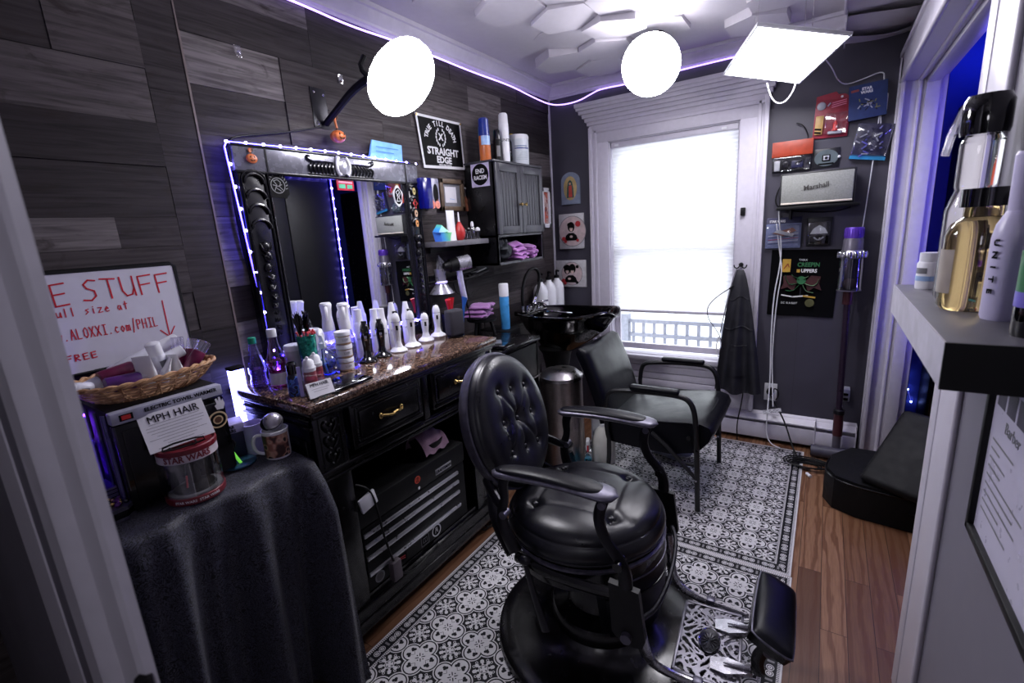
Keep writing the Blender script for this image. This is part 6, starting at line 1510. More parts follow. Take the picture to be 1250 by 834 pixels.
# ------------------------------------------------------------------ shampoo bowl and what stands round it
t = thing('shampoo_bowl', 'glossy black shampoo bowl on a pedestal in the corner beside the window', 'shampoo bowl', (-1.45, 2.83, 0))
def bowl():
    def rimp(a):
        c, s_ = math.cos(a), math.sin(a)
        x = (.36 if c > 0 else .33) * math.copysign(abs(c) ** .8, c); y = .25 * math.copysign(abs(s_) ** .8, s_) * (1 - .18 * max(0, c) ** 2)
        z = .955 + .035 * max(0, c) ** 2 - .05 * math.exp(-(s_ / .28) ** 2) * (c > 0) * c
        return x, y, z
    b = MB()
    sec = [(0, .12, 0), (.0, .30, .06), (.0, .55, .30), (0, .82, .62), (0, .97, .93), (0, 1.03, .985), (0, 1.02, 1.01), (0, .98, 1.01), (0, .93, .96), (0, .84, .80), (0, .68, .64), (0, .4, .56), (0, .08, .54), (0, 0, .54)]
    def f(u, v):
        a = 2 * PI * u; x, y, z = rimp(a); k = v * (len(sec) - 1); i = min(int(k), len(sec) - 2); w = k - i
        r = sec[i][1] * (1 - w) + sec[i + 1][1] * w; h = sec[i][2] * (1 - w) + sec[i + 1][2] * w
        z0 = .67; off = -.10 * (1 - r) if v < .4 else -.06 * (1 - r)
        return (x * r + off * .8, y * r, z0 + (z - z0) * h)
    b.grid(f, 72, 52, BLACKG, cu=True); b.build('basin', parent=t, ang=60)
    b = MB(); b.lathe([(.13, 0), (.13, .02), (.085, .05), (.08, .55), (.10, .66), (.13, .70), (.10, .72), (0, .72)], BLACKM, X=T(-.08), seg=30); b.build('pedestal', parent=t)
    b = MB(); b.bx(-.33, -.22, -.14, .14, .93, .965, BLACKG, bev=.01); b.cyl((-.27, .0, .96), (-.27, .0, .99), .035, CHROME); b.cyl((-.25, -.08, .96), (-.25, -.08, 1.0), .018, CHROME); b.cyl((-.25, .08, .96), (-.25, .08, 1.0), .018, CHROME)
    b.tube([(-.25, -.08, 1.0), (-.19, -.10, 1.01)], .007, CHROME); b.tube([(-.25, .08, 1.0), (-.19, .11, 1.01)], .007, CHROME); b.tube([(-.27, 0, .98), (-.2, 0, 1.01), (-.15, .0, .985)], .012, CHROME, smooth=1); b.build('taps', parent=t)
    b = MB(); b.tube([(-.20, -.06, .965), (-.12, -.12, .975), (.05, -.10, .965), (.07, -.05, .955)], .006, CHROME, smooth=1); b.build('rail', parent=t)
    b = MB(); b.tube([(-.27, -.10, .95), (-.275, -.11, 1.08), (-.27, -.06, 1.20), (-.25, .01, 1.255), (-.23, .07, 1.22), (-.23, .06, 1.12), (-.24, .0, 1.03), (-.245, -.03, .985)], .011, BLACKM, smooth=2, seg=10)
    b.tube([(-.24, .01, 1.045), (-.243, -.015, 1.005)], .0135, CHROME, seg=12); b.tube([(-.2745, -.105, .96), (-.275, -.107, 1.0)], .0135, CHROME, seg=12); b.build('spray_hose', parent=t)
bowl()
b = MB(); b.bx(-1.83, -1.70, 2.98, 3.40, .86, .88, BLACKM, bev=.003); b.bx(-1.83, -1.82, 2.98, 3.40, .80, .86, BLACKM); tag(b.build('wall_shelf'), 'small black shelf behind the shampoo bowl carrying the white jugs', 'shelf')
for i, (x, y, lb) in enumerate(((-1.765, 3.05, 'white jug with black pump behind the bowl, nearest of three'), (-1.765, 3.18, 'white jug with black pump behind the bowl, middle of three'), (-1.765, 3.31, 'white jug at the corner behind the bowl, farthest of three'))):
    bottle('pump_jug', lb, (x, y, .88), [('body', L([(0, 0), (.052, 0), (.055, .006), (.055, .17), (.045, .21), (.022, .235), (.02, .25), (0, .25)], WHITEG)), ('pump', lambda b: (b.lathe([(0, .248), (.021, .248), (.021, .268), (.008, .272), (.008, .30), (0, .30)], BLACKM), b.tube([(0, 0, .30), (.0, -.0, .308), (.03, -.02, .304)], .008, BLACKM, smooth=1)))], cat='jug')
bottle('small_bottle', 'short white bottle beside the black hose at the back of the bowl', (-1.80, 2.93, .862), [('body', L([(0, 0), (.024, 0), (.024, .10), (0, .10)], PLW)), ('cap', L([(0, .1), (.018, .1), (.018, .12), (0, .12)], BLACKM))])
b = MB(); b.bx(-1.83, -1.77, 2.89, 2.97, .845, .86, BLACKM, bev=.003); tag(b.build('wall_bracket'), 'tiny black ledge holding the short white bottle', 'shelf')
t = thing('trash_can', 'tall brushed steel bin with a rounded lid behind the barber chair', 'bin', (-1.33, 2.50, 0))
STB = M('brushed_bin_steel', hexc(150, 140, 138), .32, metal=.9, var=.1, scale=50)
b = MB(); b.lathe([(0, 0), (.138, 0), (.14, .01), (.132, .60), (0, .60)], STB, seg=48); b.build('bin_body', parent=t)
b = MB(); b.lathe([(0, .598), (.136, .598), (.136, .618), (.128, .622), (.10, .648), (.05, .662), (0, .665)], STEEL, seg=48); b.build('lid', parent=t)
bottle('cleaner_bottle', 'clear spray bottle of bright blue cleaner on the floor behind the barber chair', (-1.14, 2.46, .003), [
    ('body', lambda b: (b.box((0, 0, .06), (.045, .075, .12), GL('cyan_liquid', (.05, .62, .95)), bev=.012), b.box((0, 0, .14), (.045, .075, .05), CLR('clear_plastic'), bev=.012), b.box((.0235, 0, .10), (.001, .05, .04), WLAB))),
    ('trigger_head', lambda b: (b.lathe([(0, .16), (.014, .16), (.013, .20), (0, .205)], PLW), b.box((.0, -.01, .222), (.025, .07, .03), PLW, bev=.01), b.tube([(0, -.035, .215), (0, -.045, .17)], .006, REDP)))], rot=.4)
bottle('cleaner_bottle', 'dark blue spray bottle on the floor beside the steel bin', (-1.21, 2.36, .003), [('body', L([(0, 0), (.032, 0), (.035, .005), (.035, .12), (.02, .16), (.013, .18), (0, .18)], GL('dark_teal_liquid', (.1, .3, .4)))), ('trigger_head', lambda b: (b.lathe([(0, .178), (.014, .178), (.012, .21), (0, .21)], CLR('clear_plastic')), b.box((0, -.01, .225), (.022, .06, .026), BLACKM, bev=.008)))])
bottle('gallon_jug', 'large milky gallon jug on the floor under the window armchair', (-1.12, 2.66, .003), [('body', lambda b: b.lathe([(0, 0), (.068, 0), (.074, .01), (.074, .16), (.05, .22), (.02, .245), (0, .245)], M('milky_plastic', hexc(220, 218, 212), .4, var=.03), sx=1, sy=1)), ('cap', L([(0, .244), (.022, .244), (.022, .262), (0, .262)], PLW))], cat='jug')
b = MB(); b.box((0, 0, .17), (.012, .17, .34), PLW, bev=.004); tag(b.build('foam_board', loc=(-1.19, 2.72, .003)), 'white board standing on the floor behind the cleaner bottles', 'board')
crumple('floor_towel', 'grey-blue cloth bundled on the floor beneath the window armchair', (-.76, 2.93, .0035), (.26, .2, .10), terry_mat('grey_blue_towel', hexc(120, 122, 144)), 6, 'towel')

# ------------------------------------------------------------------ apron, cords, outlet
t = thing('apron', 'black barber apron hanging from a hook on the right window casing', 'apron', (-.46, 3.40, 1.17))
AP = M('waxed_black_cloth', hexc(34, 34, 40), .45, var=.25, scale=14, bump=.3)
def ap(side):
    def f(u, v):
        w = .020 + .100 * v ** .62 + .022 * v; yy = (2 * u - 1)
        x = .0 + .025 * v + w * yy; z = -.81 * v - .02 * (1 - abs(yy)) * v
        y = -.012 - .045 * v ** .5 - (.010 + .018 * v) * math.sin(yy * 6.5 + 2 * v + .6 + .7 * math.sin(3 * v)) * v - .02 * (1 - yy * yy) * v
        return (x, y + side, z)
    return f
b = MB(); b.grid(ap(0), 40, 40, AP); b.grid(lambda u, v: ap(.012)(1 - u, v), 40, 40, AP)
for z0 in (.22, .46): b.tube([tuple(Vector(ap(-.003)(i / 16, z0 + .02 * math.sin(i * .5)))) for i in range(1, 16)], .003, AP, seg=5)
b.build('apron_cloth', parent=t, ang=180)
b = MB(); b.grid(lambda u, v: tuple(Vector(ap(-.006)(.25 + .5 * u, .60 + .25 * v))), 12, 8, AP); b.tube([tuple(Vector(ap(-.007)(.25 + .5 * i / 10, .60))) for i in range(11)], .003, AP, seg=5); b.build('pocket', parent=t)
b = MB(); b.tube([(-.02, -.02, .01), (-.05, -.04, -.12), (-.075, -.06, -.28), (-.10, -.05, -.42)], .006, M('grey_strap', hexc(110, 108, 116), .6), smooth=2, flat=.3); b.tube([(-.105, -.07, -.44), (-.12, -.07, -.52), (-.10, -.07, -.58)], .004, WPRINT, smooth=1); b.tube([(-.10, -.07, -.44), (-.085, -.07, -.50), (-.10, -.07, -.54)], .004, WPRINT, smooth=1); b.build('tie_strap', parent=t)
t = thing('coat_hook', 'small black double hook on the window casing holding the apron', 'hook', (-.46, 3.414, 1.20))
b = MB(); b.cyl((0, .006, 0), (0, .018, 0), .014, BLACKM); b.sph((0, 0, .005), .010, BLACKM, seg=10, ring=8)
for s_ in (-1, 1): b.tube([(0, 0, 0), (s_ * .018, -.015, -.022), (s_ * .034, -.02, -.015), (s_ * .038, -.022, .002)], .004, BLACKM, smooth=1)
b.build('hook_body', parent=t)
b = MB(); b.tube([(-.50, 3.36, 1.06), (-.56, 3.34, 1.02), (-.62, 3.33, .965), (-.645, 3.33, .91), (-.63, 3.33, .84), (-.57, 3.34, .76), (-.55, 3.35, .70)], .003, M('grey_cable', hexc(70, 68, 74), .5), smooth=2, seg=6); b.cyl((-.49, 3.36, 1.07), (-.515, 3.355, 1.05), .006, BLACKM)
tag(b.build('cable_loop'), 'thin dark cable looping out from the apron in front of the window shade', 'cable')
b = MB(); b.box((0, 0, 0), (.028, .018, .05), BLACKM, bev=.004); b.sph((0, -.009, .005), .005, IRON, seg=8, ring=6); tag(b.build('door_sensor', loc=(-.463, 3.420, 1.537)), 'little black square device on the right window casing', 'device')
t = thing('wall_outlet', 'white wall outlet with a black plug, low on the wall right of the apron', 'outlet', (-.245, YB, .345))
b = MB(); b.bx(-.038, .038, -.007, 0, -.06, .06, PLW, bev=.003); b.build('cover_plate', parent=t)
b = MB(); b.cyl((0, -.007, .01), (0, -.04, .01), .022, BLACKM); b.tube([(0, -.035, .005), (.012, -.05, -.03), (.04, -.06, -.07), (.10, -.10, -.16), (.16, -.2, -.30), (.20, -.27, -.335), (.23, -.27, -.335)], .005, BLACKM, smooth=2, seg=8)
b.tube([(.0, -.038, .02), (.035, -.045, .045), (.055, -.04, .0), (.035, -.05, -.04)], .004, BLACKM, smooth=2, seg=6); b.build('plug', parent=t)
b = MB(); b.prism([(-.055, -.02), (.05, .012), (.058, -.012), (-.045, -.046)], .003, art_mat('grey_tag_print', [hexc(190, 190, 196), hexc(120, 120, 128), hexc(205, 205, 210)], 120), X=FR((0, 0, 0), (1, 0, 0), (0, .3, 1)))
tag(b.build('care_tag', loc=(-.225, 3.37, .255)), 'grey printed tag hanging on the cords above the baseboard heater', 'tag')
b = MB(); b.tube([(-.262, 3.43, 1.525), (-.262, 3.43, 1.50), (-.235, 3.43, 1.30), (-.238, 3.43, 1.17), (-.262, 3.43, 1.0), (-.262, 3.43, .7), (-.25, 3.425, .45), (-.25, 3.36, .22), (-.25, 3.36, .08), (-.22, 3.33, .02), (-.16, 3.32, .006)], .004, PLW, smooth=2, seg=6)
tag(b.build('white_cable'), 'long white cable running from the speaker shelf past the poster to the floor', 'cable')
b = MB(); b.tube([(-.272, 3.432, 1.45), (-.245, 3.43, 1.28), (-.222, 3.43, 1.16), (-.245, 3.43, .95), (-.25, 3.43, .6), (-.235, 3.42, .42), (-.22, 3.37, .27)], .0035, PLW, smooth=2, seg=6)
tag(b.build('white_cable'), 'thinner white cable beside the long one, ending at the grey tag', 'cable')
b = MB(); b.tube([(-.40, 3.37, .38), (-.41, 3.36, .25), (-.43, 3.35, .12), (-.42, 3.34, .006)], .004, BLACKM, smooth=2, seg=6); tag(b.build('black_cable'), 'black cable hanging from below the apron to the floor', 'cable')

# ------------------------------------------------------------------ boxed toys, speaker, poster, vacuum
PY = 3.425
def pk(name, label, x, z, w, h, d, body, fn, rot=0, cat='toy package'):
    t = thing(name, label, cat, (x, YB - .003, z), (0, rot, 0))
    b = MB(); b.bx(-w / 2, w / 2, -d, 0, -h / 2, h / 2, body, bev=.002); b.build('backing_box', parent=t)
    X = FR((0, -d - .0005, 0), (1, 0, 0), (0, 0, 1)); fn(t, X, w, h); return t
def blister(t, X, x0, x1, y0, y1, d, name='clear_blister'):
    b = MB(); b.bx(x0, x1, y0, y1, 0, d, CLEAR, X=X, bev=.006); b.build(name, parent=t)
NAVY = M('navy_card', hexc(36, 36, 70), .4); DKC = M('dark_toy_card', hexc(30, 30, 36), .35); ORX = M('orange_box_card', hexc(160, 62, 38), .4); LGR = M('light_grey_plastic', hexc(170, 172, 180), .35)
def f1(t, X, w, h):
    b = MB(); b.bx(-w / 2 - .002, w / 2 + .002, .0, h / 2, 0, .022, ORX, X=X, bev=.002); b.disc((0, h * .25), .014, M('dark_orange_print'), X=X, ri=.011, t=.0226); b.strokes([[(-.004, h * .25 - .007), (0, h * .25 + .007), (.004, h * .25 - .007)]], .002, M('dark_orange_print'), X=X, t=.0226); b.build('header_card', parent=t)
    b = MB(); b.sph((-.03, -.045, .016), .024, IRON, X=X, sc=(1, 1, .5)); b.sph((-.03, -.045, .018), .010, LGR, X=X, sc=(1, 1, .8)); b.bx(.0, .06, -.07, -.03, .002, .02, NAVY, X=X, bev=.004); b.bx(-.09, -.06, -.078, -.02, 0, .012, LGR, X=X, bev=.003); b.cyl((.02, -.045, .02), (.055, -.03, .022), .006, IRON, X=X); b.build('toy', parent=t)
    blister(t, X, -w / 2 + .006, w / 2 - .006, -h / 2 + .002, -.004, .032)
pk('toy_package', 'orange-topped package with a clear window of dark parts, nearest the window casing', -.212, 1.838, .205, .17, .02, DKC, f1)
RED = M('crimson_toy_card', hexc(140, 40, 56), .4)
def f2(t, X, w, h):
    b = MB(); b.prism([(-w / 2, h * .5), (-w / 2, h * .62), (w * .05, h * .70), (w * .12, h * .62), (w * .3, h * .62), (w / 2, h * .5)], .004, RED, X=X, z0=-.002); b.disc((w * .22, h * .55), .006, WPRINT, X=X, t=.0024); b.sph((-w * .33, h * .36, .004), .022, LGR, X=X, sc=(1, 1, .3)); b.tube([(-w * .15, h * .34, .004), (-w * .08, h * .42, .004)], .004, LGR, X=X)
    for k in range(3): b.strokes([[(-.005, h * .30 + k * .011), (.06, h * .36 + k * .011)]], .004, M('pink_print', hexc(226, 130, 160), .3), X=X, t=.0012)
    b.build('header_card', parent=t)
    b = MB(); b.bx(-w / 2 + .008, -w * .22, -h * .40, h * .1, 0, .014, M('sand_print', hexc(186, 150, 90), .4), X=X, bev=.004); b.strokes([[(-w * .43, -h * .25), (-w * .28, -h * .27)], [(-w * .43, -h * .34), (-w * .28, -h * .36)]], .010, INK, X=X, t=.015); b.build('side_insert', parent=t)
    b = MB(); b.lathe([(0, 0), (.016, 0), (.010, .02), (.013, .035), (.006, .05), (0, .055)], M('red_and_white_top', hexc(206, 60, 60), .4), X=X @ T(.022, -h * .34, .012, rx=-PI / 2)); b.bx(-.012, .056, -h * .42, -h * .34, .002, .02, LGR, X=X, bev=.004); b.build('toy', parent=t)
    blister(t, X, -w * .18, w / 2 - .008, -h * .42, h * .14, .035)
pk('toy_package', 'red-carded clear toy package, upper middle of the wall group', -.030, 2.015, .168, .20, .008, RED, f2, rot=rad(2))
def f3(t, X, w, h):
    b = MB(); b.bx(-w / 2, w / 2, -h / 2, h / 2, -.001, .0015, M('deep_blue_print', hexc(30, 50, 96), .4), X=X); b.text('STAR', .019, WPRINT, X=X @ T(-.005, h * .36, .002), bold=.0008); b.text('WARS', .019, WPRINT, X=X @ T(-.005, h * .26, .002), bold=.0008); b.strokes([[(-w * .42, h * .34), (-w * .26, h * .35)]], .012, M('dull_red_print', hexc(130, 60, 60), .4), X=X, t=.002)
    R = random.Random(3)
    for k in range(22): a = R.random() * 6.3; r = R.random() * .045; p = (r * 1.2 * math.cos(a), -.015 + r * .8 * math.sin(a)); b.strokes([[p, (p[0] + R.uniform(-.025, .025), p[1] + R.uniform(-.014, .014))]], .005, [LGR, IRON, M('olive_print', hexc(120, 120, 70), .4)][k % 3], X=X, t=.002 + k * .0001)
    b.build('printed_front', parent=t)
pk('toy_package', 'dark blue lettered box high on the wall beside the white adapter', .128, 2.075, .168, .175, .04, NAVY, f3, rot=rad(-3))
def f4(t, X, w, h):
    b = MB(); b.bx(-w / 2, w / 2, -h / 2, -h / 2 + .018, 0, .003, M('cyan_band', hexc(40, 130, 180), .4), X=X); R = random.Random(5)
    for k in range(26): a = R.random() * 6.3; r = R.random() ** .5 * .06; p = (r * math.cos(a), r * 1.1 * math.sin(a)); b.tube([(p[0], p[1], .006), (p[0] + R.uniform(-.03, .03), p[1] + R.uniform(-.02, .02), .012)], .004, [M('violet_plastic', hexc(110, 110, 190), .3), LGR, NAVY][k % 3], X=X, seg=5)
    b.build('toy', parent=t); blister(t, X, -w / 2 + .004, w / 2 - .004, -h / 2 + .02, h / 2 - .004, .022)
pk('toy_package', 'tilted blue clear-front package right of the red-carded one, above the vacuum', .165, 1.862, .165, .185, .03, NAVY, f4, rot=rad(10))
def f5(t, X, w, h):
    b = MB(); b.prism([(.058 * math.cos(a) * 1.0, .045 * math.sin(a)) for a in [2 * PI * i / 24 for i in range(24)]], .006, M('grey_green_card', hexc(84, 96, 100), .4), X=X); b.bx(-.02, .02, -.018, .018, .006, .012, INK, X=X, bev=.004); b.bx(-.014, .014, -.012, .012, .011, .014, LGR, X=X, bev=.003); b.sph((0, 0, .014), .008, IRON, X=X); b.strokes([[(-.035, -.032), (.035, -.032)]], .008, INK, X=X, t=.008); b.sph((.062, 0, .004), .008, PLW, X=X); b.build('toy', parent=t)
pk('toy_package', 'small dark oval toy package just above the speaker', -.040, 1.806, .13, .105, .006, DKC, f5)
SB = M('black_leatherette', hexc(26, 26, 28), .45, bump=.3)
t = thing('guitar_amp_speaker', 'black speaker with grey fabric grille and script lettering on a wall shelf', 'speaker', (-.072, 3.35, 1.548), rad(-2))
b = MB(); b.bx(-.182, .182, -.06, .075, 0, .182, SB, bev=.006); b.build('cabinet', parent=t)
b = MB(); b.bx(-.172, .172, -.066, -.058, .018, .172, M('grey_grille_cloth', hexc(134, 136, 132), .8, bump=.6, scale=120), bev=.003); b.bx(-.172, .172, -.067, -.058, .008, .018, M('cream_piping', hexc(215, 205, 190), .4), bev=.002); b.build('grille', parent=t)
b = MB(); X = FR((0, -.0675, .098), (1, 0, 0), (0, 0, 1)); b.text('Marshall', .040, M('script_dark', hexc(60, 58, 56), .4), X=X @ T(rz=rad(6)) @ Matrix.Shear('XZ', 4, (0, 0)), bold=.0006, sx=.92, ext=.001); b.strokes([[(-.072, -.016), (.0, -.008), (.07, .004)]], .0015, M('script_dark'), X=X, t=.001); b.build('script_badge', parent=t)
b = MB(); b.bx(-.265, .135, 3.27, YB, 1.528, 1.546, BLACKM, bev=.002); b.bx(-.2, -.19, 3.3, YB, 1.47, 1.528, BLACKM); tag(b.build('speaker_shelf'), 'black wall shelf under the grey-grilled speaker', 'shelf')
b = MB(); b.tube([(-.23, 3.43, 1.72), (-.27, 3.43, 1.66), (-.29, 3.42, 1.58), (-.25, 3.42, 1.53), (-.12, 3.425, 1.51), (.02, 3.43, 1.50), (.1, 3.43, 1.52)], .004, BLACKM, smooth=2, seg=6)
tag(b.build('black_cable'), 'black cable trailing around the grey-grilled speaker and its shelf', 'cable')
b = MB(); b.tube([(-.20, 3.43, 2.02), (-.16, 3.43, 2.0), (-.135, 3.435, 1.94), (-.14, 3.435, 1.92)], .003, BLACKM, smooth=2, seg=6)
tag(b.build('black_cable'), 'short black cable on the wall above the orange-topped package', 'cable')
def f6(t, X, w, h):
    b = MB(); b.bx(-w / 2, w / 2, -h / 2, h * .3, 0, .004, M('silver_blue_card', hexc(104, 112, 146), .35), X=X); b.text('STAR WARS', .020, WPRINT, X=X @ T(-.035, h * .38, .001), bold=.0006, sx=.8); R = random.Random(7)
    b.prism([(-.06, .0), (.05, .03), (.07, .01), (.0, -.02)], .008, M('rust_toy', hexc(130, 84, 70), .4), X=X, z0=.004); b.prism([(-.03, .02), (.06, -.01), (.05, -.025), (-.05, .005)], .006, LGR, X=X, z0=.012)
    for k in range(5): b.strokes([[(-w * .42, -h * .1 - k * .012), (w * .42, -h * .02 - k * .014)]], .004, [LGR, NAVY, RED][k % 3], X=X, t=.0045)
    b.build('toy', parent=t); blister(t, X, -w / 2 + .006, w / 2 - .006, -h / 2 + .012, h * .26, .03)
pk('toy_package', 'silver-blue lettered toy package below the speaker, left of the pair', -.232, 1.392, .19, .185, .012, NAVY, f6)
def f7(t, X, w, h):
    b = MB(); b.prism([(-.045, -.01), (.045, -.01), (.03, .02), (.0, .04), (-.03, .02)], .010, M('white_hood', hexc(215, 220, 222), .3), X=X); b.bx(-.05, .05, -.07, -.02, 0, .014, BLACKG, X=X, bev=.006); b.tube([(-.025, -.03, .016), (0, -.05, .02), (.025, -.03, .016)], .004, LGR, X=X, smooth=1); b.build('toy', parent=t); blister(t, X, -.055, .055, -.075, .06, .034)
pk('toy_package', 'black toy package with a white triangular piece below the speaker, right of the pair', -.045, 1.388, .128, .168, .012, DKC, f7)
t = thing('poster', 'black cloth poster with a green creature print on the window wall', 'poster', (-.112, YB - .002, 1.078), (0, rad(1.2), 0))
b = MB(); b.grid(lambda u, v: ((u - .5) * .36, -.004 - .004 * math.sin(u * 9) * (1 - v) - .003 * math.sin(v * 7 + u * 4), (v - .5) * .415), 24, 24, M('black_poster_cloth', hexc(14, 14, 17), .9, spec=.1)); b.build('cloth', parent=t)
X = FR((-.005, -.013, 0), (1, 0, 0), (0, 0, 1)); G1 = M('green_ink', hexc(50, 110, 70), .6); G2 = M('pale_green_ink', hexc(120, 160, 120), .6); YL = M('mustard_ink', hexc(190, 150, 60), .6); b = MB()
b.quad(-.11, -.065, .07, .15, YL, X=X); b.strokes([[(-.10, .09), (-.08, .12), (-.072, .10)]], .006, M('dark_orange_print'), X=X, t=.001)
b.text('TABLE', .016, WPRINT, X=X @ T(.0, .145, 0)); b.text('CREEPIN', .036, G1, X=X @ T(.03, .115, 0), bold=.001, sx=.85); b.text('UPPERS', .030, WPRINT, X=X @ T(.035, .078, 0), bold=.001, sx=.85); b.quad(-.03, -.012, .068, .088, YL, X=X); b.text('DC  IS A RIOT', .018, WPRINT, X=X @ T(-.055, -.125, 0), sx=.8)
for s_ in (-1, 1): b.prism([(s_ * .02, .01), (s_ * .05, .05), (s_ * .10, .045), (s_ * .095, .0), (s_ * .11, -.04), (s_ * .07, -.025), (s_ * .04, -.05)][::s_], .0006, M('dark_maroon_ink', hexc(64, 30, 34), .6), X=X)
b.disc((0, .02), .025, G1, X=X, t=.0012)
for k, pts in enumerate([[(-.02, .0), (-.06, -.01), (-.08, .02), (-.09, .05)], [(.02, 0), (.06, -.015), (.085, .0), (.09, .03)], [(-.01, -.01), (-.04, -.05), (-.08, -.045)], [(.01, -.01), (.03, -.05), (.07, -.055)], [(-.01, .03), (-.04, .04), (-.055, .055)], [(.01, .03), (.035, .045)]]): b.tube([(p[0], p[1], .001) for p in pts], .010, G2 if k % 2 else G1, X=X, smooth=2, seg=5, flat=.15, up=(0, -1, 0))
b.strokes([[(-.10, -.075), (-.04, -.085), (.04, -.075)]], .008, WPRINT, X=X); b.strokes([[(.02, -.078), (.08, -.085)]], .010, YL, X=X, t=.001); b.disc((.055, -.12), .025, M('dull_olive_ink', hexc(80, 80, 50), .6), X=X, t=.0008); b.build('print', parent=t)
# cordless vacuum
t = thing('cordless_vacuum', 'grey cordless stick vacuum with purple cap standing upright beside the door casing', 'vacuum', (.125, 3.345, 0))
VG = M('vacuum_grey', hexc(96, 92, 104), .3, metal=.3); VP = M('vacuum_purple', hexc(86, 54, 160), .3, metal=.3)
b = MB(); b.lathe([(0, 1.27), (.05, 1.27), (.048, 1.34), (.040, 1.355), (0, 1.355)], VG, seg=32); b.lathe([(.030, 1.345), (.045, 1.35), (.046, 1.40), (.042, 1.408), (0, 1.408)], VP, seg=32)
for k in range(24): a = 2 * PI * k / 24; b.box((.0465 * math.cos(a), .0465 * math.sin(a), 1.378), (.002, .004, .04), VP)
b.build('motor_head', parent=t)
b = MB(); b.lathe([(.045, 1.235), (.062, 1.242), (.066, 1.255), (.058, 1.275), (.046, 1.285)], STEEL, seg=40, caps=False)
for k in range(14): a = 2 * PI * k / 14; b.lathe([(0, -.022), (.011, -.018), (.014, .0), (.010, .016), (0, .02)], CHROME, X=T(.060 * math.cos(a), .060 * math.sin(a), 1.258), seg=10)
b.build('cyclone_ring', parent=t)
b = MB(); b.lathe([(.060, 1.05), (.057, 1.235)], CLR('smoke_clear', (.5, .5, .55), .3), seg=32, caps=False); b.lathe([(0, 1.05), (.06, 1.05), (.06, 1.056), (0, 1.056)], VG, seg=32); b.lathe([(0, 1.056), (.028, 1.06), (.032, 1.235), (0, 1.235)], M('bin_shroud', hexc(70, 66, 76), .4), seg=24); b.sph((.0, -.02, 1.09), .034, M('dust_brown', hexc(84, 70, 72), .9), sc=(1, .8, 1)); b.build('dust_bin', parent=t)
b = MB(); b.tube([(0, .045, 1.36), (0, .075, 1.33), (0, .08, 1.22), (0, .05, 1.16)], .015, VG, smooth=2); b.build('handle', parent=t)
b = MB(); b.cyl((0, 0, 1.05), (0, -.0, .97), .026, M('dark_red_sleeve', hexc(74, 40, 46), .35, metal=.3)); b.cyl((0, 0, .98), (.012, -.03, .20), .0175, M('tube_dark', hexc(56, 44, 60), .3, metal=.5)); b.cyl((.012, -.03, .30), (.014, -.033, .16), .026, M('dark_red_sleeve')); b.lathe([(.02, .295), (.03, .30), (.03, .325), (.02, .33)], IRON, X=T(.012, -.03, 0), caps=False); b.cyl((.013, -.031, .16), (.014, -.035, .05), .022, VG); b.build('wand', parent=t)
b = MB(); b.cyl((-.115, -.055, .045), (.11, -.055, .045), .036, M('roller_grey', hexc(70, 68, 80), .5)); b.box((0, -.02, .04), (.21, .07, .05), VG, bev=.014); b.cyl((-.118, -.055, .045), (-.112, -.055, .045), .034, IRON); b.build('floor_head', parent=t)
b = MB(); b.bx(.02, .06, .03, .10, .36, .44, LGR, bev=.005); b.bx(.028, .052, .026, .03, .37, .385, INK); b.bx(.028, .052, .026, .03, .40, .415, INK); tag(b.build('power_tap', loc=(.125, 3.345, 0)), 'pale grey multi-outlet behind the vacuum wand', 'outlet')
R = random.Random(2); b = MB()
for k in range(6):
    a0 = R.random() * 6; r = .05 + .012 * k; b.tube([(.0 + r * 1.2 * math.cos(a0 + i * .55), 3.13 + r * .7 * math.sin(a0 + i * .55), .008 + .004 * k + .003 * math.sin(i)) for i in range(11)], .0045, BLACKM, smooth=1, seg=6)
tag(b.build('cable_tangle'), 'tangle of black cables on the floor beside the vacuum head', 'cables')
b = MB(); b.cyl((0, 0, .0), (.02, -.03, .0), .009, PLW); tag(b.build('white_plug', loc=(.0, 3.02, .0095)), 'small white plug lying on the wooden floor by the cables', 'plug')
b = MB()
for k in range(4): b.tube([(-1.56 + .02 * k, 1.72 + .03 * k, .005), (-1.44 + .02 * k, 1.80 - .05 * k, .012 + .008 * k), (-1.36, 1.76 - .03 * k, .010), (-1.30 - .03 * k, 1.84 - .02 * k, .006)], .0035, BLACKM, smooth=2, seg=6)
tag(b.build('cable_tangle'), 'loose black cords on the wooden floor beside the dresser foot', 'cables')
# floor booster case
CASEM = M('black_nylon', hexc(15, 15, 18), .62, spec=.25, bump=.3)
t = thing('instrument_case', 'black rounded case with a tilted padded lid on the floor by the doorway', 'case', (.33, 2.90, 0), rad(-3))
b = MB(); poly = [(-.245, -.12), (-.20, -.21), (-.10, -.255), (.12, -.27), (.24, -.2), (.25, .17), (.15, .22), (-.14, .20), (-.23, .05)]
b.prism(poly, .165, CASEM, z0=.004); b.prism([(x * .97, y * .97) for x, y in poly], .015, CASEM, z0=.169)
b.build('case_base', parent=t)
b = MB(); b.tube([(x * 1.005, y * 1.005, .168) for x, y in poly], .006, BLACKL, closed=True, smooth=2, seg=8); b.build('seam_piping', parent=t)
b = MB(); X = FR((.115, -.13, .335), (.88, -.47, 0), (.37, .69, .63)); b.box((0, 0, 0), (.30, .45, .06), CASEM, X=X, bev=.025, seg=4); b.build('padded_lid', parent=t)
b = MB(); b.tube([(.10, -.275, .10), (.2, -.25, .10)], .004, IRON); b.build('zip', parent=t)

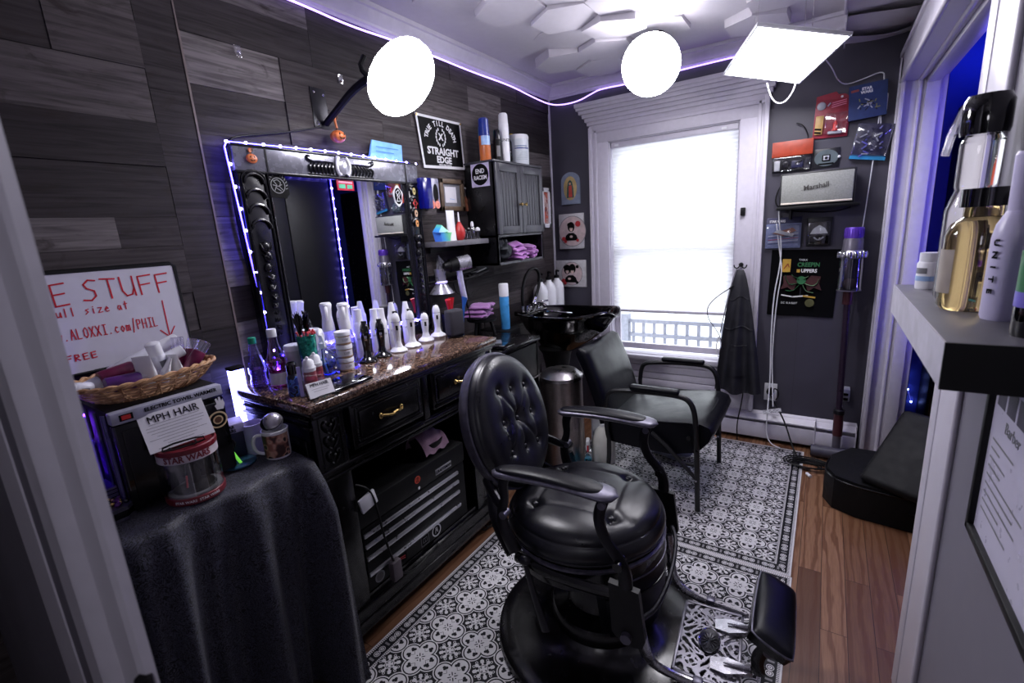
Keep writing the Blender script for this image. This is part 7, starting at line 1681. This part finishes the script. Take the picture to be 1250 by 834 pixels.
# ------------------------------------------------------------------ room beyond the doorway
t = thing('tall_cabinet', 'tall black cabinet standing in the blue-lit room beyond the doorway', 'cabinet', (.90, 2.67, 0))
b = MB(); b.bx(-.29, .3, -.5, .5, 0, 2.14, BLACKM, bev=.006); b.build('cabinet_body', parent=t)
for y0, y1 in ((-.48, -.005), (.005, .48)): b = MB(); b.bx(-.305, -.29, y0, y1, .05, 2.1, BLACKM, bev=.004); b.build('door', parent=t)
t = thing('wardrobe', 'black wardrobe against the far blue wall beyond the doorway', 'wardrobe', (.86, 3.84, 0))
b = MB(); b.bx(-.27, .27, -.14, .15, 0, 2.05, BLACKM, bev=.006); b.build('wardrobe_body', parent=t); b = MB(); b.bx(-.26, .26, -.152, -.14, .05, 2.0, BLACKL, bev=.004); b.build('door', parent=t)
t = thing('led_strip', 'violet LED strip on the tall cabinet in the blue room, seen in the mirror', 'light strip', (.59, 3.19, 2.14))
b = MB(); b.tube([(0, -.9, 0), (0, 0, 0), (0, 0, -1.45)], .006, LEDS, seg=6); b.build('strip', parent=t)
b = MB(); b.sph((0, 0, 0), .009, LEDB, seg=8, ring=6); p = b.build('led_bead', parent=t)
for i in range(1, 15): c = p.copy(); C.objects.link(c); c.parent = t; c.location = (-.004, 0, -.1 * i)
for i in range(1, 9): c = p.copy(); C.objects.link(c); c.parent = t; c.location = (-.004, -.1 * i, 0)
BLB = EM('blue_star_light', (.25, .35, 1), 25)
t = thing('string_lights', 'string of small blue lights on the far wall of the blue room', 'string lights', (.5, 3.97, .0))
b = MB(); b.tube([(.0, 0, .45), (.015, 0, .395), (.03, 0, .30), (.06, 0, .20)], .002, EM('blue_wire', (.1, .1, .8), .6), seg=5); b.build('wire', parent=t)
b = MB(); b.sph((0, 0, 0), .006, BLB, seg=8, ring=6); p = b.build('bulb', parent=t, loc=(.015, 0, .395))
for q in ((.03, 0, .30), (.055, 0, .215), (-.02, 0, .30)): c = p.copy(); C.objects.link(c); c.parent = t; c.location = q

for i, (y, z) in enumerate(((1.075, 2.20), (1.52, 2.20))):
    b = MB(); b.bx(0, .004, -.012, .012, -.02, .02, CLEAR, bev=.001); b.sph((.010, 0, -.006), .008, CHROME, seg=10, ring=8, sc=(.6, 1, 1)); tag(b.build('wall_hook', loc=(XW + .008, y, z)), ['small clear stick-on hook on the planks, high left of the lamp bracket', 'small clear stick-on hook on the planks behind the round lamp'][i], 'hook')
# ------------------------------------------------------------------ near right: shelf with bottles and framed notice
t = thing('wall_shelf', 'thick grey shelf with black end holding bottles, close on the right', 'shelf', (XR - .002, 1.27, 1.30))
b = MB(); b.bx(-.118, .02, -.348, .35, -.072, 0, M('slate_shelf_top', hexc(92, 90, 98), .5, var=.12, scale=20), bev=.002)
b.bx(-.1195, -.112, -.349, .35, -.0725, -.0005, M('pale_shelf_edge', hexc(176, 172, 184), .4)); b.bx(-.1196, .02, -.352, -.346, -.073, .0, BLACKM); b.build('board', parent=t)
SH = 1.30
AM = GL('amber_oil', (.93, .72, .32), .02, 1.33); CL2 = GL('thick_clear', (.93, .93, .88), .03, 1.35)
_s = (1.65, 1.65, 1.66)
NB = bottle('oil_bottle', 'square clear bottle of amber liquid with a black cap on the near shelf', (.240, 1.245, SH), [
    ('body', lambda b: (b.lathe([(0, 0), (.026, 0), (.030, .005), (.031, .085), (.026, .098), (.017, .105), (.017, .118), (0, .118)], AM, seg=32))),
    ('label', L([(.0314, .02), (.0314, .07)], M('smoke_label', hexc(150, 140, 130), .4), ang=(2.6, 3.9))),
    ('cap', L([(0, .116), (.021, .116), (.021, .136), (0, .137)], BLACKG))])
NB.scale = _s
_s = (1.22, 1.22, 1.42)
NB = bottle('tall_bottle', 'tall clear ribbed bottle with a black pump, behind the amber one on the near shelf', (.246, 1.365, SH), [
    ('body', L([(0, 0), (.032, 0), (.036, .006), (.036, .13), (.03, .15), (.026, .16), (.028, .165), (.028, .225), (.02, .235), (0, .235)], CL2, seg=32)),
    ('pump', lambda b: (b.lathe([(0, .233), (.030, .233), (.032, .24), (.032, .275), (.026, .285), (0, .287)], BLACKG, seg=28), b.tube([(-.028, 0, .27), (-.04, -.0, .24), (-.045, .0, .21)], .006, CLR('frost_cap'), smooth=1)))])
NB.scale = _s
bottle('small_bottle', 'little white bottle with a blue label at the far end of the near shelf', (.217, 1.545, SH), [('body', L([(0, 0), (.024, 0), (.025, .004), (.025, .062), (.021, .068), (0, .068)], PLW)), ('label', lambda b: (b.lathe([(.0254, .02), (.0254, .032)], M('pale_blue_print'), ang=(2.8, 5)), b.lathe([(.0254, .038), (.0254, .052)], GREYPR, ang=(3.2, 4.4)))), ('cap', L([(0, .067), (.022, .067), (.022, .088), (0, .089)], PLW))])
LVB = M('lavender_bottle', hexc(190, 184, 214), .35, var=.04)
_s = (1.12, 1.12, 1.7)
NB = bottle('lotion_bottle', 'lavender-white slim bottle with vertical lettering in front on the near shelf', (.264, 1.14, SH), [
    ('body', lambda b: (b.lathe([(0, 0), (.024, 0), (.026, .004), (.026, .082), (.023, .095), (.014, .108), (0, .108)], LVB, seg=30), [b.text(ch, .010, INK, X=FR((-.0262 * math.cos(.6), -.0262 * math.sin(.6), .078 - .012 * i), (math.sin(.6), -math.cos(.6), 0), (0, 0, 1)) @ T(z=.0012, rz=-PI / 2), bold=.0004) for i, ch in enumerate('UNITE')])),
    ('cap', L([(0, .107), (.0135, .107), (.0145, .16), (.012, .163), (0, .163)], LVB))])
NB.scale = _s
_s = (1.2, 1.2, 1.5)
NB = bottle('green_bottle', 'dark bottle with a green and violet label at the right edge on the near shelf', (.274, 1.0, SH), [('body', L([(0, 0), (.025, 0), (.026, .004), (.026, .10), (.012, .12), (0, .12)], BLACKG)), ('label', lambda b: (b.lathe([(.0264, .045), (.0264, .085)], M('green_label', hexc(50, 110, 70), .4)), b.lathe([(.0266, .03), (.0266, .045)], M('violet_label', hexc(110, 100, 190), .4)))), ('cap', L([(0, .118), (.013, .118), (.013, .15), (0, .15)], BLACKM))])
NB.scale = _s
t = thing('notice_frame', 'black framed notice with small photos and text on the near right wall', 'framed notice', (XR + .017, .975, 1.03))
XN = FR((0, 0, 0), (0, -1, 0), (0, 0, 1)); w, h = .244, .18; b = MB()
for a in ((-w, w, h - .016, h), (-w, w, -h, -h + .016), (-w, -w + .016, -h, h), (w - .016, w, -h, h)): b.bx(a[0], a[1], a[2], a[3], 0, .016, BLACKM, X=XN, bev=.002)
b.build('frame', parent=t)
b = MB(); b.bx(-w + .014, w - .014, -h + .014, h - .014, .0, .006, M('notice_paper', hexc(190, 186, 206), .3, var=.02), X=XN)
for k in range(4): b.bx(-w + .03 + k * .055, -w + .075 + k * .055, .10, .145, .006, .0064, M('dark_photo', hexc(70, 66, 80), .4), X=XN)
b.text('Barber', .03, GREYPR, X=XN @ T(-.11, .075, .0066)); 
for k in range(9): b.strokes([[(-w + .04, .035 - k * .018), (-w + .04 + (.12, .05, .09, .07, .2, .16, .18, .1, .15)[k], .035 - k * .018)]], .004, GREYPR, X=XN, t=.0066)
b.build('notice', parent=t)
# ------------------------------------------------------------------ lamps and LED strips
LAMPE = EM('lamp_diffuser', (.95, .93, 1), 52)
LAMPA = EM('lamp_dome', (.95, .93, 1), 80); LAMPP = EM('panel_diffuser', (.95, .93, 1), 30)
def disc_lamp(name, label, c, n, r, em=LAMPE, dome=0):
    n = Vector(n).normalized(); q = n.to_track_quat('Z', 'Y')
    t = thing(name, label, 'lamp', c, q.to_euler())
    b = MB(); b.lathe([(0, .006 + dome), (r * .5, .006 + dome * .88), (r * .82, .004 + dome * .5), (r * .96, .006 + dome * .1), (r, .0), (r * 1.0, -.022)], em, seg=48, caps=False); b.build('diffuser', parent=t)
    b = MB(); b.lathe([(r * .99, -.018), (r * 1.0, -.024), (r * .8, -.035), (.05, -.045), (.045, -.07), (0, -.07)], BLACKM, seg=48, caps=False); b.build('lamp_housing', parent=t)
    return t
l1 = disc_lamp('studio_lamp', 'round bright studio lamp on a black arm fixed to the plank wall above the mirror', (-1.42, 1.475, 2.10), (.752, .006, -.659), .148, LAMPA, .045)
b = MB(); b.tube([(-1.83, 1.405, 2.0), (-1.74, 1.40, 2.04), (-1.62, 1.42, 2.115), (-1.5, 1.46, 2.145)], [.014, .014, .016, .018], BLACKM, smooth=2, X=l1.matrix_basis.inverted() if False else I4)
l1m = Matrix.LocRotScale(l1.location, l1.rotation_euler, None).inverted()
b.v = [tuple(l1m @ Vector(p)) for p in b.v]; b.build('arm', parent=l1)
b = MB(); b.bx(XW + .004, XW + .01, 1.355, 1.43, 1.98, 2.14, IRON, bev=.001)
for y, z in ((1.37, 2.12), (1.415, 2.115), (1.37, 2.0), (1.415, 2.0)): b.sph((XW + .012, y, z), .006, CHROME, seg=8, ring=6)
b.v = [tuple(l1m @ Vector(p)) for p in b.v]; b.build('wall_plate', parent=l1)
b = MB(); b.tube([(-1.56, 1.44, 2.12), (-1.60, 1.42, 2.17), (-1.585, 1.44, 2.215)], .010, BLACKM, smooth=1)
b.v = [tuple(l1m @ Vector(p)) for p in b.v]; b.build('tilt_handle', parent=l1)
b = MB(); b.tube([(-1.835, 1.38, 1.985), (-1.835, 1.25, 1.95), (-1.835, 1.1, 1.92), (-1.83, 1.0, 1.90), (-1.80, .955, 1.87), (-1.83, .95, 1.6), (-1.83, .97, 1.3), (-1.82, .985, 1.02)], .004, BLACKM, smooth=2)
tag(b.build('lamp_cable'), 'thin black cable from the lamp bracket down beside the mirror', 'cable')
l2 = disc_lamp('studio_lamp', 'round bright studio lamp hanging in front of the window head', (-.86, 2.78, 2.325), (.284, -.919, -.35), .152)
m2 = Matrix.LocRotScale(l2.location, l2.rotation_euler, None).inverted()
b = MB(); b.tube([(-.86, 2.83, 2.335), (-.87, 2.9, 2.42), (-.87, 2.92, 2.53)], .012, BLACKM, smooth=1); b.lathe([(.04, 2.515), (.04, 2.54)], BLACKM, X=T(-.87, 2.92, 0))
b.v = [tuple(m2 @ Vector(p)) for p in b.v]; b.build('arm', parent=l2)
# square panel
c = [Vector(p) for p in ((-.391, 2.532, 2.326), (-.041, 2.685, 2.241), (-.117, 3.168, 2.158), (-.468, 3.015, 2.242))]
cc = sum(c, Vector()) / 4; u = (c[1] - c[0]); v = (c[3] - c[0]); lu, lv = u.length, v.length
Xp = FR(cc, -u, v)          # z faces down
t = thing('ceiling_light', 'square bright LED panel light hung below the ceiling in front of the window', 'light panel', cc, Xp.to_euler())
b = MB(); b.bx(-lu / 2 + .006, lu / 2 - .006, -lv / 2 + .006, lv / 2 - .006, .0, .002, LAMPP); b.build('diffuser', parent=t)
b = MB()
for a in ((-lu / 2, lu / 2, -lv / 2, -lv / 2 + .008), (-lu / 2, lu / 2, lv / 2 - .008, lv / 2), (-lu / 2, -lu / 2 + .008, -lv / 2, lv / 2), (lu / 2 - .008, lu / 2, -lv / 2, lv / 2)):
    b.bx(a[0], a[1], a[2], a[3], -.012, .003, PLW, bev=.001)
b.bx(-lu / 2, lu / 2, -lv / 2, lv / 2, -.014, -.002, PLW); b.build('frame', parent=t)
inv = Matrix.LocRotScale(cc, Xp.to_euler(), None).inverted()
b = MB()
for sx in (-.3, .3):
    for sy in (-.3, .3):
        p = cc + u * sx + v * sy; b.tube([p, (p.x, p.y, ZC)], .0015, STEEL, seg=5)
b.v = [tuple(inv @ Vector(p)) for p in b.v]; b.build('hanging_wire', parent=t)
b = MB(); b.tube([(-.33, 3.08, 2.19), (-.315, 3.1, 2.13), (-.285, 3.11, 2.085), (-.24, 3.1, 2.08), (-.2, 3.1, 2.14), (-.2, 3.1, 2.2)], .0035, PLW, smooth=2)
tag(b.build('extension_cord'), 'short loop of white cord drooping from the square light panel', 'cord')
b = MB(); b.tube([(-.075, 2.9, 2.21), (-.04, 3.1, 2.2), (-.02, 3.36, 2.20), (.02, 3.42, 2.175), (.10, 3.42, 2.19), (.185, 3.42, 2.215), (.192, 3.425, 2.17), (.192, 3.425, 2.1)], .003, PLW, smooth=2)
tag(b.build('extension_cord'), 'white cord running from the light panel along the wall to the white adapter', 'cord')
t = thing('power_adapter', 'white power adapter on the wall beside the door casing', 'adapter', (.192, 3.43, 2.05))
b = MB(); b.box((0, 0, 0), (.05, .03, .1), PLW, bev=.006); b.build('adapter_body', parent=t)
b = MB(); b.tube([(0, 0, -.05), (.008, -.005, -.12), (-.05, -.005, -.17)], .0025, PLW, smooth=2); b.tube([(-.005, 0, -.05), (-.01, -.005, -.25), (-.03, -.005, -.7), (-.05, -.005, -1.1), (-.075, -.02, -1.45), (-.06, -.02, -1.55)], .003, PLW, smooth=2); b.build('cord', parent=t)

# purple LED neon line along the crown
NEON = EM('violet_led_tube', (.42, .26, 1), 3.2)
pts = [(XW + .02, .7, 2.44), (XW + .02, 1.0, 2.438), (XW + .02, 1.35, 2.44), (XW + .02, 1.6, 2.428), (XW + .02, 1.85, 2.44), (XW + .02, 2.15, 2.44), (XW + .02, 2.5, 2.436), (XW + .02, 2.9, 2.445), (XW + .02, 3.2, 2.425), (XW + .04, 3.42, 2.41),
       (-1.7, 3.43, 2.395), (-1.58, 3.43, 2.40), (-1.48, 3.43, 2.43), (-1.42, 3.43, 2.445), (-1.2, 3.43, 2.437), (-.9, 3.43, 2.447), (-.5, 3.43, 2.45), (-.2, 3.43, 2.45)]
b = MB(); b.tube(pts, .0045, NEON, smooth=2, seg=6)
tag(b.build('led_rope'), 'glowing violet light rope sagging along the crown moulding', 'light rope')

# LED bar standing on the table behind the mug
t = thing('light_bar', 'short glowing blue-white light bar standing upright behind the table', 'light bar', (-1.80, .83, .868))
b = MB(); b.bx(-.017, .017, -.022, .022, .0, .20, EM('blue_white_led', (.25, .25, 1), 12)); b.build('tube', parent=t)
for z in (.2, -.036): b = MB(); b.bx(-.021, .021, -.026, .026, z, z + (.012 if z > 0 else .036), BLACKM, bev=.003); b.build('end_cap', parent=t)
# ------------------------------------------------------------------ camera, lights, world
cam = bpy.data.cameras.new('camera'); co = bpy.data.objects.new('camera', cam); C.objects.link(co)
F = 575.34; yaw, pit, rol = -0.591883, -0.22767, -0.0631626
f_ = Vector((math.sin(yaw) * math.cos(pit), math.cos(yaw) * math.cos(pit), math.sin(pit)))
r_ = Vector((math.cos(yaw), -math.sin(yaw), 0)); u_ = r_.cross(f_)
r2 = math.cos(rol) * r_ + math.sin(rol) * u_; u2 = -math.sin(rol) * r_ + math.cos(rol) * u_
co.matrix_world = Matrix(((r2.x, u2.x, -f_.x, 0), (r2.y, u2.y, -f_.y, 0), (r2.z, u2.z, -f_.z, 1.5), (0, 0, 0, 1)))
cam.sensor_width = 36; cam.lens = F / 1250 * 36; cam.clip_start = .02
cam.dof.use_dof = True; cam.dof.focus_distance = 2.0; cam.dof.aperture_fstop = 5.0
bpy.context.scene.camera = co

def light(name, typ, loc, energy, col=(1, 1, 1), size=.1, rot=None, **kw):
    l = bpy.data.lights.new(name, typ); l.energy = energy; l.color = col
    if typ == 'AREA': l.size = size
    else: l.shadow_soft_size = size
    for k, v in kw.items(): setattr(l, k, v)
    o = bpy.data.objects.new(name, l); C.objects.link(o); o.location = loc
    if rot: o.rotation_euler = rot
    return o
light('hall_fill', 'POINT', (.12, -.75, 1.9), 9, (.92, .9, 1), .15)  # unseen fill added behind the camera to light the door casing
light('blue_room_lamp', 'POINT', (.66, 3.80, 2.32), 2.4, (.03, .07, 1), .1)

w = bpy.data.worlds.new('sky'); bpy.context.scene.world = w; w.use_nodes = True
bg = w.node_tree.nodes['Background']; bg.inputs[0].default_value = (.86, .92, 1, 1); bg.inputs[1].default_value = 4.6
vs = bpy.context.scene.view_settings
vs.view_transform = 'Standard'; vs.look = 'None'; vs.exposure = 0.0; vs.gamma = 1; vs.use_curve_mapping = False
